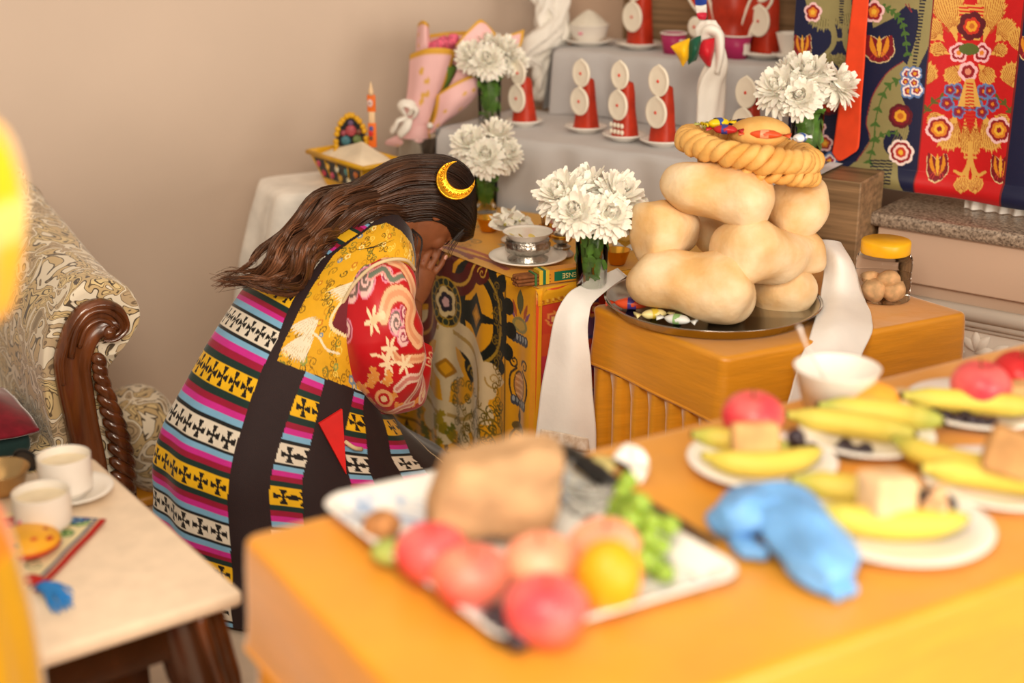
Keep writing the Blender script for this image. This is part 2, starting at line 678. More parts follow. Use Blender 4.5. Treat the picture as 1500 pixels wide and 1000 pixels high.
def upholstery():
    m = bpy.data.materials.new('paisley_upholstery')
    m.use_nodes = True
    N, L = m.node_tree.nodes, m.node_tree.links
    b = N['Principled BSDF']
    b.inputs['Roughness'].default_value = .75
    b.inputs['Sheen Weight'].default_value = .3
    tc = N.new('ShaderNodeTexCoord')
    warp = N.new('ShaderNodeTexNoise'); warp.inputs['Scale'].default_value = 7; warp.inputs['Detail'].default_value = 1.5
    L.new(tc.outputs['Object'], warp.inputs['Vector'])
    add = N.new('ShaderNodeVectorMath'); add.operation = 'MULTIPLY_ADD'
    add.inputs[1].default_value = (.12, .12, .12)
    L.new(warp.outputs['Color'], add.inputs[0]); L.new(tc.outputs['Object'], add.inputs[2])
    n1 = N.new('ShaderNodeTexNoise'); n1.inputs['Scale'].default_value = 13; n1.inputs['Detail'].default_value = 1.2
    n1.inputs['Distortion'].default_value = 1.6
    L.new(add.outputs[0], n1.inputs['Vector'])
    cur = None

    def mixc(fac, a, c):
        x = N.new('ShaderNodeMix'); x.data_type = 'RGBA'
        L.new(fac, x.inputs[0])
        if isinstance(a, str):
            x.inputs[6].default_value = (*lin(a), 1)
        else:
            L.new(a, x.inputs[6])
        x.inputs[7].default_value = (*lin(c), 1)
        return x.outputs[2]

    def band(src, lo, hi, soft=.006):
        r = N.new('ShaderNodeValToRGB')
        e = r.color_ramp.elements
        e[0].position = lo - soft; e[0].color = (0, 0, 0, 1)
        e[1].position = lo; e[1].color = (1, 1, 1, 1)
        a = e.new(hi); a.color = (1, 1, 1, 1)
        c = e.new(min(.999, hi + soft)); c.color = (0, 0, 0, 1)
        L.new(src, r.inputs[0])
        return r.outputs[0]
    f = n1.outputs['Fac']
    c = mixc(band(f, .52, .95, .02), 'e6dac3', 'c9ae7e')
    c = mixc(band(f, .60, .95, .01), c, 'dcc48f')
    c = mixc(band(f, .30, .40, .01), c, 'bda582')
    for lo, hi, cl in ((.508, .524, '4a3b2a'), (.594, .605, '5d4b34'), (.655, .675, '43352a'), (.397, .407, '6d5a42'), (.33, .34, '75614a'), (.0, .29, '8a775a')):
        c = mixc(band(f, lo, hi), c, cl)
    L.new(c, b.inputs['Base Color'])
    return m


m_up = upholstery()
sofa = thing('sofa', 'paisley upholstered sofa with carved wooden scroll arm', 'sofa', S0, R(SA))
cx = lambda pts: np.array([on_plane(a, b_, S0, SA) for a, b_ in pts])
# upholstered roll: outline in the x-z plane, swept back
outl = cx([(196, 730), (192, 650), (177, 606), (155, 560), (147, 522), (176, 514), (200, 480), (205, 455), (190, 424), (160, 412), (125, 414), (95, 440), (72, 480), (62, 530), (66, 580), (80, 650), (90, 700), (92, 730)])
outl = np.vstack([[outl[0][0] + .005, .02], outl, [outl[-1][0], .02]])
op = smooth_path(np.vstack([outl]), 90)
n_ = len(op)
rows = []
cen = op.mean(0)
for y, sc, dz in [(0.004, .0, 0), (0.004, .9, 0), (.0, .965, 0), (.006, .99, 0), (.02, 1.0, 0), (.15, 1.01, .0), (.3, 1.03, .01), (.5, 1.07, .03), (.68, 1.10, .05), (.74, 1.12, .06), (.76, 1.0, .06), (.76, .0, .06)]:
    q = cen + (op - cen) * max(sc, 1e-3)
    hi = np.clip((q[:, 1] - .25) / .4, 0, 1)
    rows.append(np.column_stack([q[:, 0], np.full(n_, y), np.maximum(.02, q[:, 1] + dz * hi)]))
V = np.vstack(rows)
V[:, :] += np.stack([vnoise(V, 20, 4), 0 * V[:, 0], vnoise(V, 20, 7)], 1) * .0025
obj('upholstered_arm', (V, grid_faces(n_, len(rows), True)), m_up, sofa)
# carved front: stile with scroll
stl = smooth_path(cx([(103, 735), (102, 672), (95, 625), (83, 570), (78, 530), (84, 502), (96, 470), (116, 446), (146, 436), (175, 446), (187, 470), (179, 489), (163, 499), (147, 497)]), 60)
inn = smooth_path(cx([(160, 735), (155, 680), (143, 620), (136, 575), (131, 540), (133, 522), (137, 508), (141, 500), (150, 490), (160, 484), (166, 478), (163, 472), (155, 474), (150, 484)]), 60)
pan = []
for i in range(60):
    a, b_ = stl[i], inn[i]
    for t, y in ((0, 0), (0, -.012), (.06, -.022), (.18, -.026), (.25, -.018), (.5, -.016), (.72, -.018), (.85, -.026), (.95, -.022), (1, -.012), (1, 0)):
        q = a * (1 - t) + b_ * t
        pan.append((q[0], y, q[1]))
ap_ = obj('arm_panel', (pan, grid_faces(11, 60)), m_wood, sofa)
for pts, r_ in (([(100, 520), (108, 480), (128, 455), (152, 452), (170, 464), (174, 478), (164, 488), (152, 486)], .008),
                ([(112, 505), (122, 478), (140, 466), (156, 469), (162, 478), (156, 484)], .006),
                ([(89, 560), (87, 525), (97, 490), (112, 462), (132, 446), (152, 443)], .006)):
    q = smooth_path(cx(pts), 30)
    obj('scroll_carving', tube(np.column_stack([q[:, 0], np.full(30, -.020), q[:, 1]]), np.linspace(r_, r_ * .7, 30), 8), m_wood, ap_)
obj('scroll_boss', (sphere(.016)[0] * [1, .9, 1] + np.array([cx([(156, 484)])[0][0], -.018, cx([(156, 484)])[0][1]]), sphere(.016)[1]), m_wood, ap_)
ropeL = smooth_path(cx([(134, 520), (135, 548), (142, 590), (152, 632), (158, 680), (160, 730)]), 13)
ropeR = smooth_path(cx([(146, 516), (152, 556), (174, 604), (189, 646), (196, 690), (194, 735)]), 13)
for k in range(12):
    a, b_ = ropeL[k], ropeR[min(12, k + 1)]
    p_ = smooth_path([(a[0], -.012, a[1]), ((a[0] + b_[0]) / 2, -.026, (a[1] + b_[1]) / 2 + .006), (b_[0], -.004, b_[1] - .008)], 12)
    obj('gadroon', tube(p_, rounded_rad(12, .0145, e=.3), 9), m_wood, ap_)
# seat, back, base
obj('seat_cushion', rbox(1.5, .60, .15, .05, 5, c=(-.80, .31, .215)), m_up, sofa)
obj('base_rail', rbox(1.6, .66, .09, .01, 2, c=(-.78, .34, .105)), m_wood, sofa, auto=40)
obj('backrest', noisy(rbox(1.62, .16, .62, .07, 5, c=(-.80, .68, .52)), .006, 9), m_up, sofa)
ft_ = lathe([(.02, 0), (.035, .03), (.03, .045), (.04, .062)], 16)
for x in (-1.5, -.05):
    for y in (.06, .58):
        obj('foot', ft_, m_wood, sofa, loc=(x, y, 0))


def drape(name, pts_rows, n, mat, parent=None, fold=.0, seed=0, thick=.003, smoothn=24):
    """cloth through rows of control points (rows x cols x 3)"""
    A = np.array(pts_rows, float)
    r1 = np.stack([smooth_path(A[i], n) for i in range(len(A))])
    r2 = np.stack([smooth_path(r1[:, j], smoothn) for j in range(n)], 1)
    V = r2.reshape(-1, 3)
    if fold:
        V = V + np.stack([vnoise(V, 30, seed), vnoise(V, 30, seed + 1), vnoise(V, 30, seed + 2)], 1) * fold
    o = obj(name, (V, grid_faces(n, smoothn)), mat, parent)
    if thick:
        md = o.modifiers.new('thickness', 'SOLIDIFY')
        md.thickness = thick
        md.offset = 0
    return o


m_maroon = M('maroon_wool', '7d1024', rough=.85, var=.15, vscale=30, sheen=.5)
b0 = lambda x, y, z: (S0 + dirv(SA) * x + dirv(SA + 90) * y + np.array([0, 0, z]))
tag(obj('cushion', noisy(rbox(.36, .30, .055, .022, 4, c=(0, 0, .0275)), .003, 20), M('teal_velvet', '22403f', rough=.8, sheen=.6),
        loc=b0(-.385, .155, .291), rz=R(SA)), 'dark teal velvet cushion under the maroon blanket', 'cushion')
bl = []
for y, dz in ((.30, .0), (.24, .06), (.15, .085), (.07, .065), (.02, .035), (-.012, .004)):
    bl.append([b0(x, y + .01 * math.sin(x * 30), .352 + dz * k) for x, k in ((-.56, 1.0), (-.45, 1.1), (-.34, .95), (-.25, .55), (-.19, .12))])
tag(drape('blanket', bl, 24, m_maroon, fold=.004, thick=.008), 'folded maroon wool blanket lying on the sofa beside its arm', 'blanket')

# the second, low upholstered seat behind the robe
bs = at(222, 735, .12)
bol = thing('upholstered_stool', 'low paisley upholstered stool tucked between sofa arm and striped robe', 'stool', (-.93, 3.33, 0), R(33))
gv, gf = sphere(1, 36, 24)
gv = np.sign(gv) * np.abs(gv) ** .8 * np.array([.085, .14, .135]) + np.array([0, 0, .14])
gv[:, 0] += (gv[:, 2] - .2) * -.12
obj('padding', noisy((gv, gf), .006, 14, 3), m_up, bol)
obj('base', rbox(.13, .2, .03, .01, c=(0, 0, .015)), m_gold, bol)

# yellow silk banner standing at the near left edge
bn = thing('silk_banner', 'tall yellow and orange silk banner on a stand beside the marble table', 'banner', (-.70, 1.36, 0), 0)
m_yel = VC('yellow_silk', rough=.45, sheen=.3, var=.12, vscale=9)
obj('stand_base', lathe([(.11, 0), (.11, .015), (.03, .03), (.014, .05)], 28), m_dark, bn)
obj('pole', tube([(0, 0, .03), (0, 0, 1.52)], .011, 12), m_dark, bn)
pr = np.array([(.03, 1.36), (.10, 1.335), (.16, 1.31), (.195, 1.285), (.208, 1.25), (.212, 1.2), (.200, 1.14), (.180, 1.10), (.12, 1.08), (.12, .90), (.15, .86), (.162, .80), (.170, .70), (.165, .55), (.13, .53), (.12, .38), (.15, .36), (.16, .2)])
pq = smooth_path(pr, 90)
v_, f_ = lathe(pq, 60, wob=lambda a, z: .025 * np.sin(a * 14) + .012 * np.sin(a * 5 + z * 9))
pt = Paint(np.zeros(len(v_)), v_[:, 2], 'f2b312')
for z0, z1, c_ in ((1.295, 1.5, 'ee7a1e'), (1.19, 1.23, 'f8cf70'), (.84, .9, 'e8731c'), (.3, .84, 'b88a10'), (.0, .4, 'c8301c')):
    pt.rect(-1, z0, 1, z1, c_)
obj('silk_tiers', (v_, f_), m_yel, bn, cols=pt.C)

# ================================================================== the kneeling person
WO = np.array([-.53, 2.92, 0])
FD, RD, UD = dirv(36), dirv(36 - 90), np.array([0, 0, 1.0])
frz = lambda f, r, z: WO + FD * f + RD * r + UD * z
SEC = np.array([            # s, forward, height, half width, half depth, angle of the back normal
    [0.00, .315, .775, .075, .060, 128],
    [0.10, .265, .735, .165, .085, 132],
    [0.20, .215, .690, .200, .110, 136],
    [0.35, .125, .600, .200, .135, 140],
    [0.50, .075, .490, .200, .190, 148],
    [0.62, .075, .380, .235, .265, 158],
    [0.75, .090, .260, .290, .350, 168],
    [0.88, .090, .130, .335, .360, 176],
    [1.00, .080, .014, .370, .370, 180]])


def herm(X, Y, x):
    m = np.gradient(Y, X)
    i = np.clip(np.searchsorted(X, x) - 1, 0, len(X) - 2)
    h = X[i + 1] - X[i]
    t = (x - X[i]) / h
    return (2 * t ** 3 - 3 * t ** 2 + 1) * Y[i] + (t ** 3 - 2 * t ** 2 + t) * h * m[i] + (-2 * t ** 3 + 3 * t ** 2) * Y[i + 1] + (t ** 3 - t ** 2) * h * m[i + 1]


def robe_pt(th, s, off=0.0):
    th, s = np.asarray(th, float), np.asarray(s, float)
    f, z, a, b, g = [herm(SEC[:, 0], SEC[:, k], s) for k in range(1, 6)]
    t = np.radians(th)
    low = np.clip((s - .42) / .5, 0, 1)
    fold = 1 + low * (.022 * np.sin(7 * t + 5 * s) + .016 * np.sin(13 * t + 1.3 - 3 * s)) + off / .2
    fold = fold + np.clip((s - .72) / .28, 0, 1) * .012 * np.sin(s * 60 + 2 * t)
    ff = f + b * fold * np.cos(t) * np.cos(np.radians(g))
    zz = np.maximum(.004, z + b * fold * np.cos(t) * np.sin(np.radians(g)))
    rr = a * fold * np.sin(t) * np.where(np.sin(t) < 0, 1 - .22 * low, 1)
    return WO + ff[..., None] * FD + rr[..., None] * RD + zz[..., None] * UD


person = thing('person', 'person in striped woven robe kneeling and bowing with folded hands at the altar', 'person', WO)
W2L = lambda P: np.asarray(P) - WO

nT, nS = 560, 430
TH = np.concatenate([np.linspace(-62, 172, 510, endpoint=False), np.linspace(172, 298, 50, endpoint=False)])
SS = np.linspace(0, 1, nS)
T2, S2 = np.meshgrid(TH, SS)
V = robe_pt(T2.ravel(), S2.ravel())
th, ss = T2.ravel(), S2.ravel()
th = np.where(th > 235, th - 360, th)
q = np.interp(ss, [0, .07, .17, .27, .375, .478, .585, .682, .757, .83, .90, .97, 1.0], [-5, -4, -3, -2, -1, 0, 1, 2, 3, 4, 5, 6, 6.4])
pt = Paint(th, ss, '2a1a1c')
C = pt.C


def strip_cols(qv, lite=1.0):
    t = np.abs((qv + 1) % 2 - 1)          # 0 at white centre, 1 at yellow centre
    out = np.zeros((len(qv), 3))
    for lo, hi, c in ((0, .225, 'e6dccb'), (.225, .285, '16181a'), (.285, .41, '7fb3d8'), (.41, .535, 'cf2b93'), (.535, .655, '9c1236'),
                      (.655, .79, '16312c'), (.79, 1.01, 'f2bc14')):
        out[(t >= lo) & (t < hi)] = lin(c)
    return out


E_ = lambda xs, ys: np.interp(ss, xs, ys)
bounds = [E_([0, .16, .26, .375, .475, .6, 1], [34, 28, 23, 29, 38, 37, 35]),
          E_([.515, .62, .73, 1], [62, 56, 51, 49]), E_([.515, .605, .72, 1], [75, 70, 63, 60]),
          E_([.5, .575, .625, 1], [99, 89, 83, 76]), E_([.5, .55, .68, 1], [110, 102, 91, 86]),
          E_([.545, .665, 1], [122, 107, 102]), E_([.555, .655, 1], [142, 122, 116]), E_([.5, .58, .665, 1], [172, 160, 143, 134])]
stripe = (th < bounds[0]) & (th > -75)
for a, b_ in ((1, 2), (3, 4), (5, 6)):
    stripe |= (th > bounds[a]) & (th < bounds[b_]) & (ss > .40)
C[stripe] = strip_cols(q[stripe])
# woven crosses
pc = Paint(th, q, '000000')
pc.C = C
lookup = lambda b_, s_: np.interp(s_, SS, b_.reshape(nS, nT)[:, 0])
for k in range(-2, 7):
    s_k = float(np.interp(k, [-2, -1, 0, 1, 2, 3, 4, 5, 6], [.27, .375, .478, .585, .682, .757, .83, .90, .97]))
    be = [lookup(x, s_k) for x in bounds]
    spots = [be[0] - 4.5 - 8.6 * j for j in range(11)]
    for a, b_ in ((1, 2), (3, 4), (5, 6)):
        spots += [be[a] + .42 * (be[b_] - be[a]), be[b_] + .5]
    for u_ in spots:
        n0 = pc.C.copy()
        pc.cross(u_, k, .175, '17110f', asp=21)
        # crosses stay on the woven strips
        pc.C[~stripe] = n0[~stripe]
C = pc.C
pt.C = C
# brown front band edge piping
edge = np.abs(th - bounds[7]) < .7
C[edge & (ss > .5)] = lin('e3d2a8')
C[(th > bounds[7] + .7)] = lin('241519')
pt.poly([(60, .235), (59, .32), (64, .385), (89, .385), (125, .40), (130, .10), (110, .12), (100, .20)], '6b1420')
# gold hem trim on the far side of the back
C[(th < -58) & (th > -75) & (ss < .5)] = lin('dba61c')
# yellow brocade yoke
vest = [(33, .10), (45, .06), (70, .05), (96, .06), (110, .12), (100, .20), (60, .235), (59, .32), (64, .385), (89, .385), (112, .40), (125, .495), (103, .500), (72, .507), (44, .515), (41, .43), (36, .36), (27.5, .235)]
pt.poly(vest, 'e2a91b')
inside = Paint(th, ss, '000000'); inside.poly(vest, 'ffffff'); inside = inside.C[:, 0] > .5
keep = C.copy()
rs = random.Random(4)
pv = Paint(th / 190, ss, '000000'); pv.C = pt.C
for _ in range(330):                                   # fine scrollwork
    a, b_ = rs.uniform(25, 125) / 190, rs.uniform(.06, .52)
    pv.scroll(a, b_, rs.uniform(.008, .016), .0042, rs.choice(['8f6a12', '6f5a14', 'f0cf58', 'a07a1a', 'c98f10', '7d7a2a']), 1.3, rs.uniform(0, 6), 1, rs.choice([-1, 1]))
for _ in range(60):
    a, b_ = rs.uniform(25, 125) / 190, rs.uniform(.06, .52)
    pv.flower(a, b_, rs.uniform(.007, .013), rs.choice([['c97c1a', 'f0c440'], ['8f9a4a', 'd9b23a'], ['7790a8', 'e2c88a'], ['f5dc8a', 'd8921c']]), 5)
# pale feathered wings woven into the brocade
for a0, s0, a1, s1, k in ((56, .425, 50, .503, 10), (52, .385, 47, .45, 7), (66, .235, 52, .33, 8)):
    for j in range(k):
        t = j / (k - 1)
        pv.leaf((a0 / 190 - .012 + .02 * t, s0), (a1 / 190 + (t - .45) * .085, s1 - .012 * abs(t - .6)), .0125, 'f0e2c6', 0)
        pv.line([(a0 / 190 - .012 + .02 * t, s0), (a1 / 190 + (t - .45) * .085, s1 - .012 * abs(t - .6))], .0016, 'cdb98c')
pv.line([(55 / 190, .42), (62 / 190, .425), (70 / 190, .44), (80 / 190, .435)], .006, 'efe2c4', 14)
pt.C = pv.C
pt.C[~inside] = keep[~inside]
# cream piping round yoke and armhole
for seq in ([(100, .20), (60, .235), (59, .32), (64, .385), (89, .385), (112, .40)],):
    S_ = smooth_path(seq, 60)
    d = np.min(np.hypot((th[:, None] - S_[None, :, 0]) / 190, ss[:, None] - S_[None, :, 1]) if False else np.stack([np.hypot((th - x) / 190, ss - y) for x, y in S_], 0).min(0)[:, None], axis=1)
    pt.C[d < .0055] = lin('ead7a6')
robe = obj('robe', (W2L(V), grid_faces(nT, nS, True)), VC('woven_wool', rough=.72, sheen=.25, var=.10, vscale=60, bump=.15, bscale=500), person, cols=pt.C)

# red felt triangle sewn to the skirt
tri = [robe_pt(*p, .008) for p in ((71.5, .605), (85, .56), (80, .70))]
tri = [np.array(p).reshape(3) for p in tri]
tv = tri + [p - RD * .006 for p in tri]
obj('triangle_patch', (W2L(tv), [[0, 1, 2], [5, 4, 3], [0, 3, 4, 1], [1, 4, 5, 2], [2, 5, 3, 0]]), M('red_felt', 'd81f1c', rough=.6), person, smooth=False)
obj('toggle', (lambda g: (W2L(g[0]), g[1]))(tube(smooth_path([robe_pt(83, .63, .008), robe_pt(86, .638, .016), robe_pt(90, .64, .01)], 8), .0045, 8)), M('cream_cord', 'd9c39a', rough=.7), person)

# sleeve -------------------------------------------------------------
sp = smooth_path([aty(574, 394, 2.96), aty(564, 409, 2.915), aty(556, 443, 2.876), aty(558, 490, 2.860), aty(566, 530, 2.868), aty(574, 560, 2.89), aty(586, 572, 2.92), aty(596, 558, 2.955), aty(602, 530, 2.985), aty(606, 505, 3.01)], 240)
tt = np.linspace(0, 1, 240)
sr = np.interp(tt, [0, .08, .2, .33, .45, .56, .66, .76, .88, 1], [.035, .062, .078, .088, .085, .072, .060, .052, .046, .042])
nA = 280
Tn, A_, B_ = frames(sp, RD)
al = np.linspace(0, 2 * PI, nA, endpoint=False)
rows, uu, vv = [], [], []
side = np.array([1, .15, 0]); side /= np.linalg.norm(side)
for i in range(240):
    a = side - Tn[i] * (side @ Tn[i]); a /= np.linalg.norm(a)
    if i and a @ prev < 0:
        a = -a
    prev = a
    b_ = np.cross(a, Tn[i])
    wr = 1 + .035 * np.sin(al * 3 + tt[i] * 22) + .02 * np.sin(al * 5 - tt[i] * 37)
    rows.append(sp[i] + np.outer(sr[i] * wr * np.cos(al), a) + np.outer(sr[i] * wr * np.sin(al) * .85, b_))
    uu.append(np.cos(al) * sr[i] / .088); vv.append(np.full(nA, tt[i]))
uu, vv = np.concatenate(uu), np.concatenate(vv) * 5
ps = Paint(uu, vv, 'c4141f')
rs = random.Random(9)
# clouds at the shoulder
for cu, cv, r_, a0, sg in ((-.55, .72, .20, 0, 1), (-.38, .92, .2, 2, -1), (-.72, 1.0, .17, 1, 1), (.1, .78, .13, 3, 1), (.35, 1.42, .17, 0, 1), (.60, 1.30, .15, 2, -1), (.5, 1.62, .14, 1, 1), (-.85, 1.5, .15, 2, 1)):
    ps.ell(cu, cv, r_ * 1.15, r_ * 1.1, 'e58fa6'); ps.ell(cu, cv, r_ * .95, r_ * .9, 'a33a55' if r_ < .16 else '7d6a63'); ps.scroll(cu, cv, r_ * .9, .06, 'f3c6c0', 1.6, a0, 1, sg)
ps.line([(-.3, .85), (0, .7), (.25, .85), (.5, .7), (.8, .8)], .16, 'e9a59c', 40); ps.line([(-.3, .85), (0, .7), (.25, .85), (.5, .7), (.8, .8)], .09, '6f7a68', 40)
# dragon bodies and claws
for pts, w_ in (([(-.1, .42), (.15, .5), (.45, .52), (.7, .75), (.8, 1.0)], .20), ([(.05, 1.32), (.2, 1.1), (.5, 1.02), (.75, 1.2), (.7, 1.5), (.85, 1.8)], .24), ([(.85, 2.1), (.6, 2.0), (.35, 1.95), (.2, 1.8)], .15)):
    ps.line(pts, w_ + .05, 'b83a2b', 40); ps.line(pts, w_, 'f0b98c', 40); ps.line(pts, w_ * .35, 'e39a70', 40)
for cu, cv in ((-.2, 1.38), (.15, 1.75), (.45, 2.05), (.05, 1.95)):
    for k in range(6):
        a = k * 1.05 + cu
        ps.leaf((cu, cv), (cu + .22 * math.cos(a), cv + .2 * math.sin(a)), .07, 'fbe2b8')
ps.line([(.05, 1.32), (-.1, 1.35), (-.2, 1.38)], .1, 'f6cfa0', 12)
ps.line([(-.3, 1.78), (-.1, 1.82), (.05, 1.95), (-.05, 2.15), (-.2, 2.25)], .04, 'f7d9b0', 24)
# flames and waves near the elbow
for cu, cv, a in ((-.55, 2.35, -1.2), (-.35, 2.25, -1.6), (-.15, 2.3, -1.0), (-.6, 2.55, -2.2), (-.2, 2.55, -.3), (-.45, 2.7, 2.6), (-.7, 2.75, 2.9), (0, 2.75, .4), (.3, 3.0, .5), (-.3, 2.95, 2)):
    ps.plume((cu, cv), (cu + .38 * math.cos(a), cv + .33 * math.sin(a)), .20, 'f0a04a', 'f7d08c', 3, .2)
ps.ell(-.2, 2.6, .22, .2, 'f3b87e'); ps.ell(-.2, 2.6, .14, .13, 'c4141f'); ps.ell(-.2, 2.6, .08, .07, 'f4d5a5')
for pts in ([(.15, 2.42), (.45, 2.3), (.75, 2.4), (.95, 2.2)], [(.3, 2.9), (.55, 2.7), (.75, 2.5)], [(-.3, 3.1), (.1, 2.95), (.4, 3.1)], [(.6, 3.3), (.75, 3.0), (.9, 2.8)]):
    ps.line(pts, .17, 'f3d2c0', 26); ps.line(pts, .07, 'd98a80', 26)
for _ in range(14):
    ps.scroll(rs.uniform(-.9, .9), rs.uniform(3.1, 4.9), rs.uniform(.1, .18), .05, rs.choice(['f0b98c', 'e58fa6', 'f7d9b0']), 1.5, rs.uniform(0, 6), 1, rs.choice((-1, 1)))
obj('sleeve', (W2L(np.vstack(rows)), grid_faces(nA, 240, True)), VC('red_brocade', rough=.38, sheen=.25, var=.08, vscale=40, spec=.5), person, cols=ps.C)

obj('armhole_piping', (lambda g_: (W2L(g_[0]), g_[1]))(tube(smooth_path([aty(*q_) for q_ in ((608, 396, 2.93), (597, 382, 2.89), (574, 380, 2.862), (546, 390, 2.838), (520, 414, 2.828), (503, 442, 2.835), (488, 474, 2.84), (504, 486, 2.826), (522, 496, 2.81))], 50), .0038, 8)), M('cream_cord', 'd9c39a'), person)

# body: one skin of head, neck, trunk, arms and hands ------------------
g = Geo()
HC = frz(.412, .0, .778)
nose = FD * .34 - UD * .94
crown = FD * .94 + UD * .34
left = np.cross(crown, nose)
HM = np.stack([nose, left, crown], 1)          # columns: local axes
hd = lambda x, y, z: HC + HM @ np.array([x, y, z])


def put(geo, loc=None, mat=None):
    v, f = geo
    v = np.asarray(v)
    if mat is not None:
        v = v @ np.asarray(mat).T
    g.add((v + (np.zeros(3) if loc is None else np.asarray(loc)), f))


v_, f_ = sphere(1, 40, 28)
k_ = v_.copy()
k_ *= np.array([.088, .072, .108])
jaw = np.clip(-v_[:, 2], 0, 1)
k_[:, 1] *= 1 - .33 * jaw
k_[:, 0] *= np.where(v_[:, 0] > 0, 1 - .08 * jaw, 1 - .25 * jaw)
k_[:, 0] += .02 * jaw
put((k_, f_), HC, HM)
put(tube(np.array([hd(.080, 0, .025), hd(.096, 0, .0), hd(.106, 0, -.022), hd(.094, 0, -.036)]), [.008, .011, .015, .008], 10))
for sg in (-1, 1):
    put(sphere(.009), hd(.094, .010 * sg, -.028))
    put(tube(np.array([hd(.083, .012 * sg, .034), hd(.081, .03 * sg, .040), hd(.07, .048 * sg, .034)]), [.007, .008, .005], 8))   # brow ridge
    put(sphere(.0135), hd(.071, .030 * sg, .012))                                                                        # closed lids
    put(sphere(.022), hd(.060, .036 * sg, -.018))                                                                        # cheeks
    ear = sphere(.03, 16, 10)
    put((ear[0] * np.array([.55, .25, 1.0]), ear[1]), hd(-.01, .074 * sg, .0), HM)
put((sphere(.02, 16, 10)[0] * [.5, 1.15, .32], sphere(.02, 16, 10)[1]), hd(.092, 0, -.053), HM)
put((sphere(.02, 16, 10)[0] * [.5, 1.0, .36], sphere(.02, 16, 10)[1]), hd(.089, 0, -.064), HM)
put(sphere(.019), hd(.080, 0, -.088))
put(tube(smooth_path([frz(.28, 0, .735), frz(.33, 0, .765), frz(.385, 0, .785)], 8), [.062, .058, .055, .053, .052, .052, .05, .05], 18))
# trunk and folded legs inside the robe
put(tube(smooth_path([frz(.30, 0, .745), frz(.22, 0, .68), frz(.13, 0, .585), frz(.06, 0, .46), frz(.02, 0, .34), frz(.0, 0, .25)], 20), np.interp(np.linspace(0, 1, 20), [0, .12, .3, .55, .8, 1], [.05, .085, .095, .10, .12, .10]), 22, sx=1.25))
for sg in (-1, 1):
    put(tube(smooth_path([frz(.0, .08 * sg, .26), frz(.15, .11 * sg, .20), frz(.32, .12 * sg, .10)], 12), np.linspace(.085, .055, 12), 14))
    put(tube(smooth_path([frz(.32, .12 * sg, .085), frz(.12, .12 * sg, .06), frz(-.10, .10 * sg, .055), frz(-.2, .09 * sg, .05)], 12), np.linspace(.052, .035, 12), 14))
# arms
WR = [frz(.352, .028 * sg, .572) for sg in (-1, 1)]
elb = [frz(.235, -.22, .47), aty(594, 566, 2.93)]
sho = [frz(.22, -.165, .70), frz(.22, .165, .70)]
for k in (0, 1):
    put(tube(smooth_path([sho[k], (sho[k] + elb[k]) / 2, elb[k]], 10), np.linspace(.045, .036, 10), 14))
    put(tube(smooth_path([elb[k], (elb[k] + WR[k]) / 2, WR[k]], 10), np.linspace(.037, .024, 10), 14))
# hands pressed together; fingers run up and forward
hdv = FD * .52 + UD * .854          # along the fingers
hac = FD * .854 - UD * .52          # across the palm: the little finger is on the outer side, the thumb on the face side
for k, sg in ((0, -1), (1, 1)):
    W_ = WR[k]
    out = RD * sg
    pal = smooth_path([W_, W_ + hdv * .035 - out * .008, W_ + hdv * .085 - out * .014], 8)
    put(tube(pal, np.linspace(.026, .036, 8), 16, up=RD, sx=.48, sy=1.12) if False else tube(pal, [.024, .027, .031, .034, .036, .036, .035, .033], 16, up=hac, sx=.50, sy=1.08))
    for j, (o_, L_, r_) in enumerate(((-.027, .066, .0082), (-.009, .076, .0086), (.010, .071, .0084), (.028, .056, .0072))):
        b0_ = W_ + hdv * .08 + hac * o_ - out * .014
        sp_ = hac * (o_ * .22)
        pth = smooth_path([b0_, b0_ + hdv * L_ * .45 + sp_ + out * .0035, b0_ + hdv * L_ * .8 + sp_ * 1.4 + out * .0015, b0_ + hdv * L_ + sp_ * 1.5 - out * .002], 12)
        put(tube(pth, np.interp(np.linspace(0, 1, 12), [0, .3, .45, .7, .8, .93, 1], [1.08, .95, 1.06, .9, .98, .8, .35]) * r_, 10))
    th0 = W_ + hdv * .02 - hac * .022 - out * .006
    put(tube(smooth_path([th0, th0 + hdv * .035 - hac * .022, th0 + hdv * .062 - hac * .020, th0 + hdv * .082 - hac * .014], 10), [.0125, .0125, .012, .011, .0105, .0105, .0102, .0095, .008, .004], 10))
body = obj('body', (W2L(g.get()[0]), g.get()[1]), M('brown_skin', '8a5233', rough=.5, var=.07, vscale=40, sss=.12, spec=.4), person)
md = body.modifiers.new('one_skin', 'REMESH'); md.mode = 'VOXEL'; md.voxel_size = .0034; md.use_smooth_shade = True
md = body.modifiers.new('soften', 'SMOOTH'); md.factor = .5; md.iterations = 2
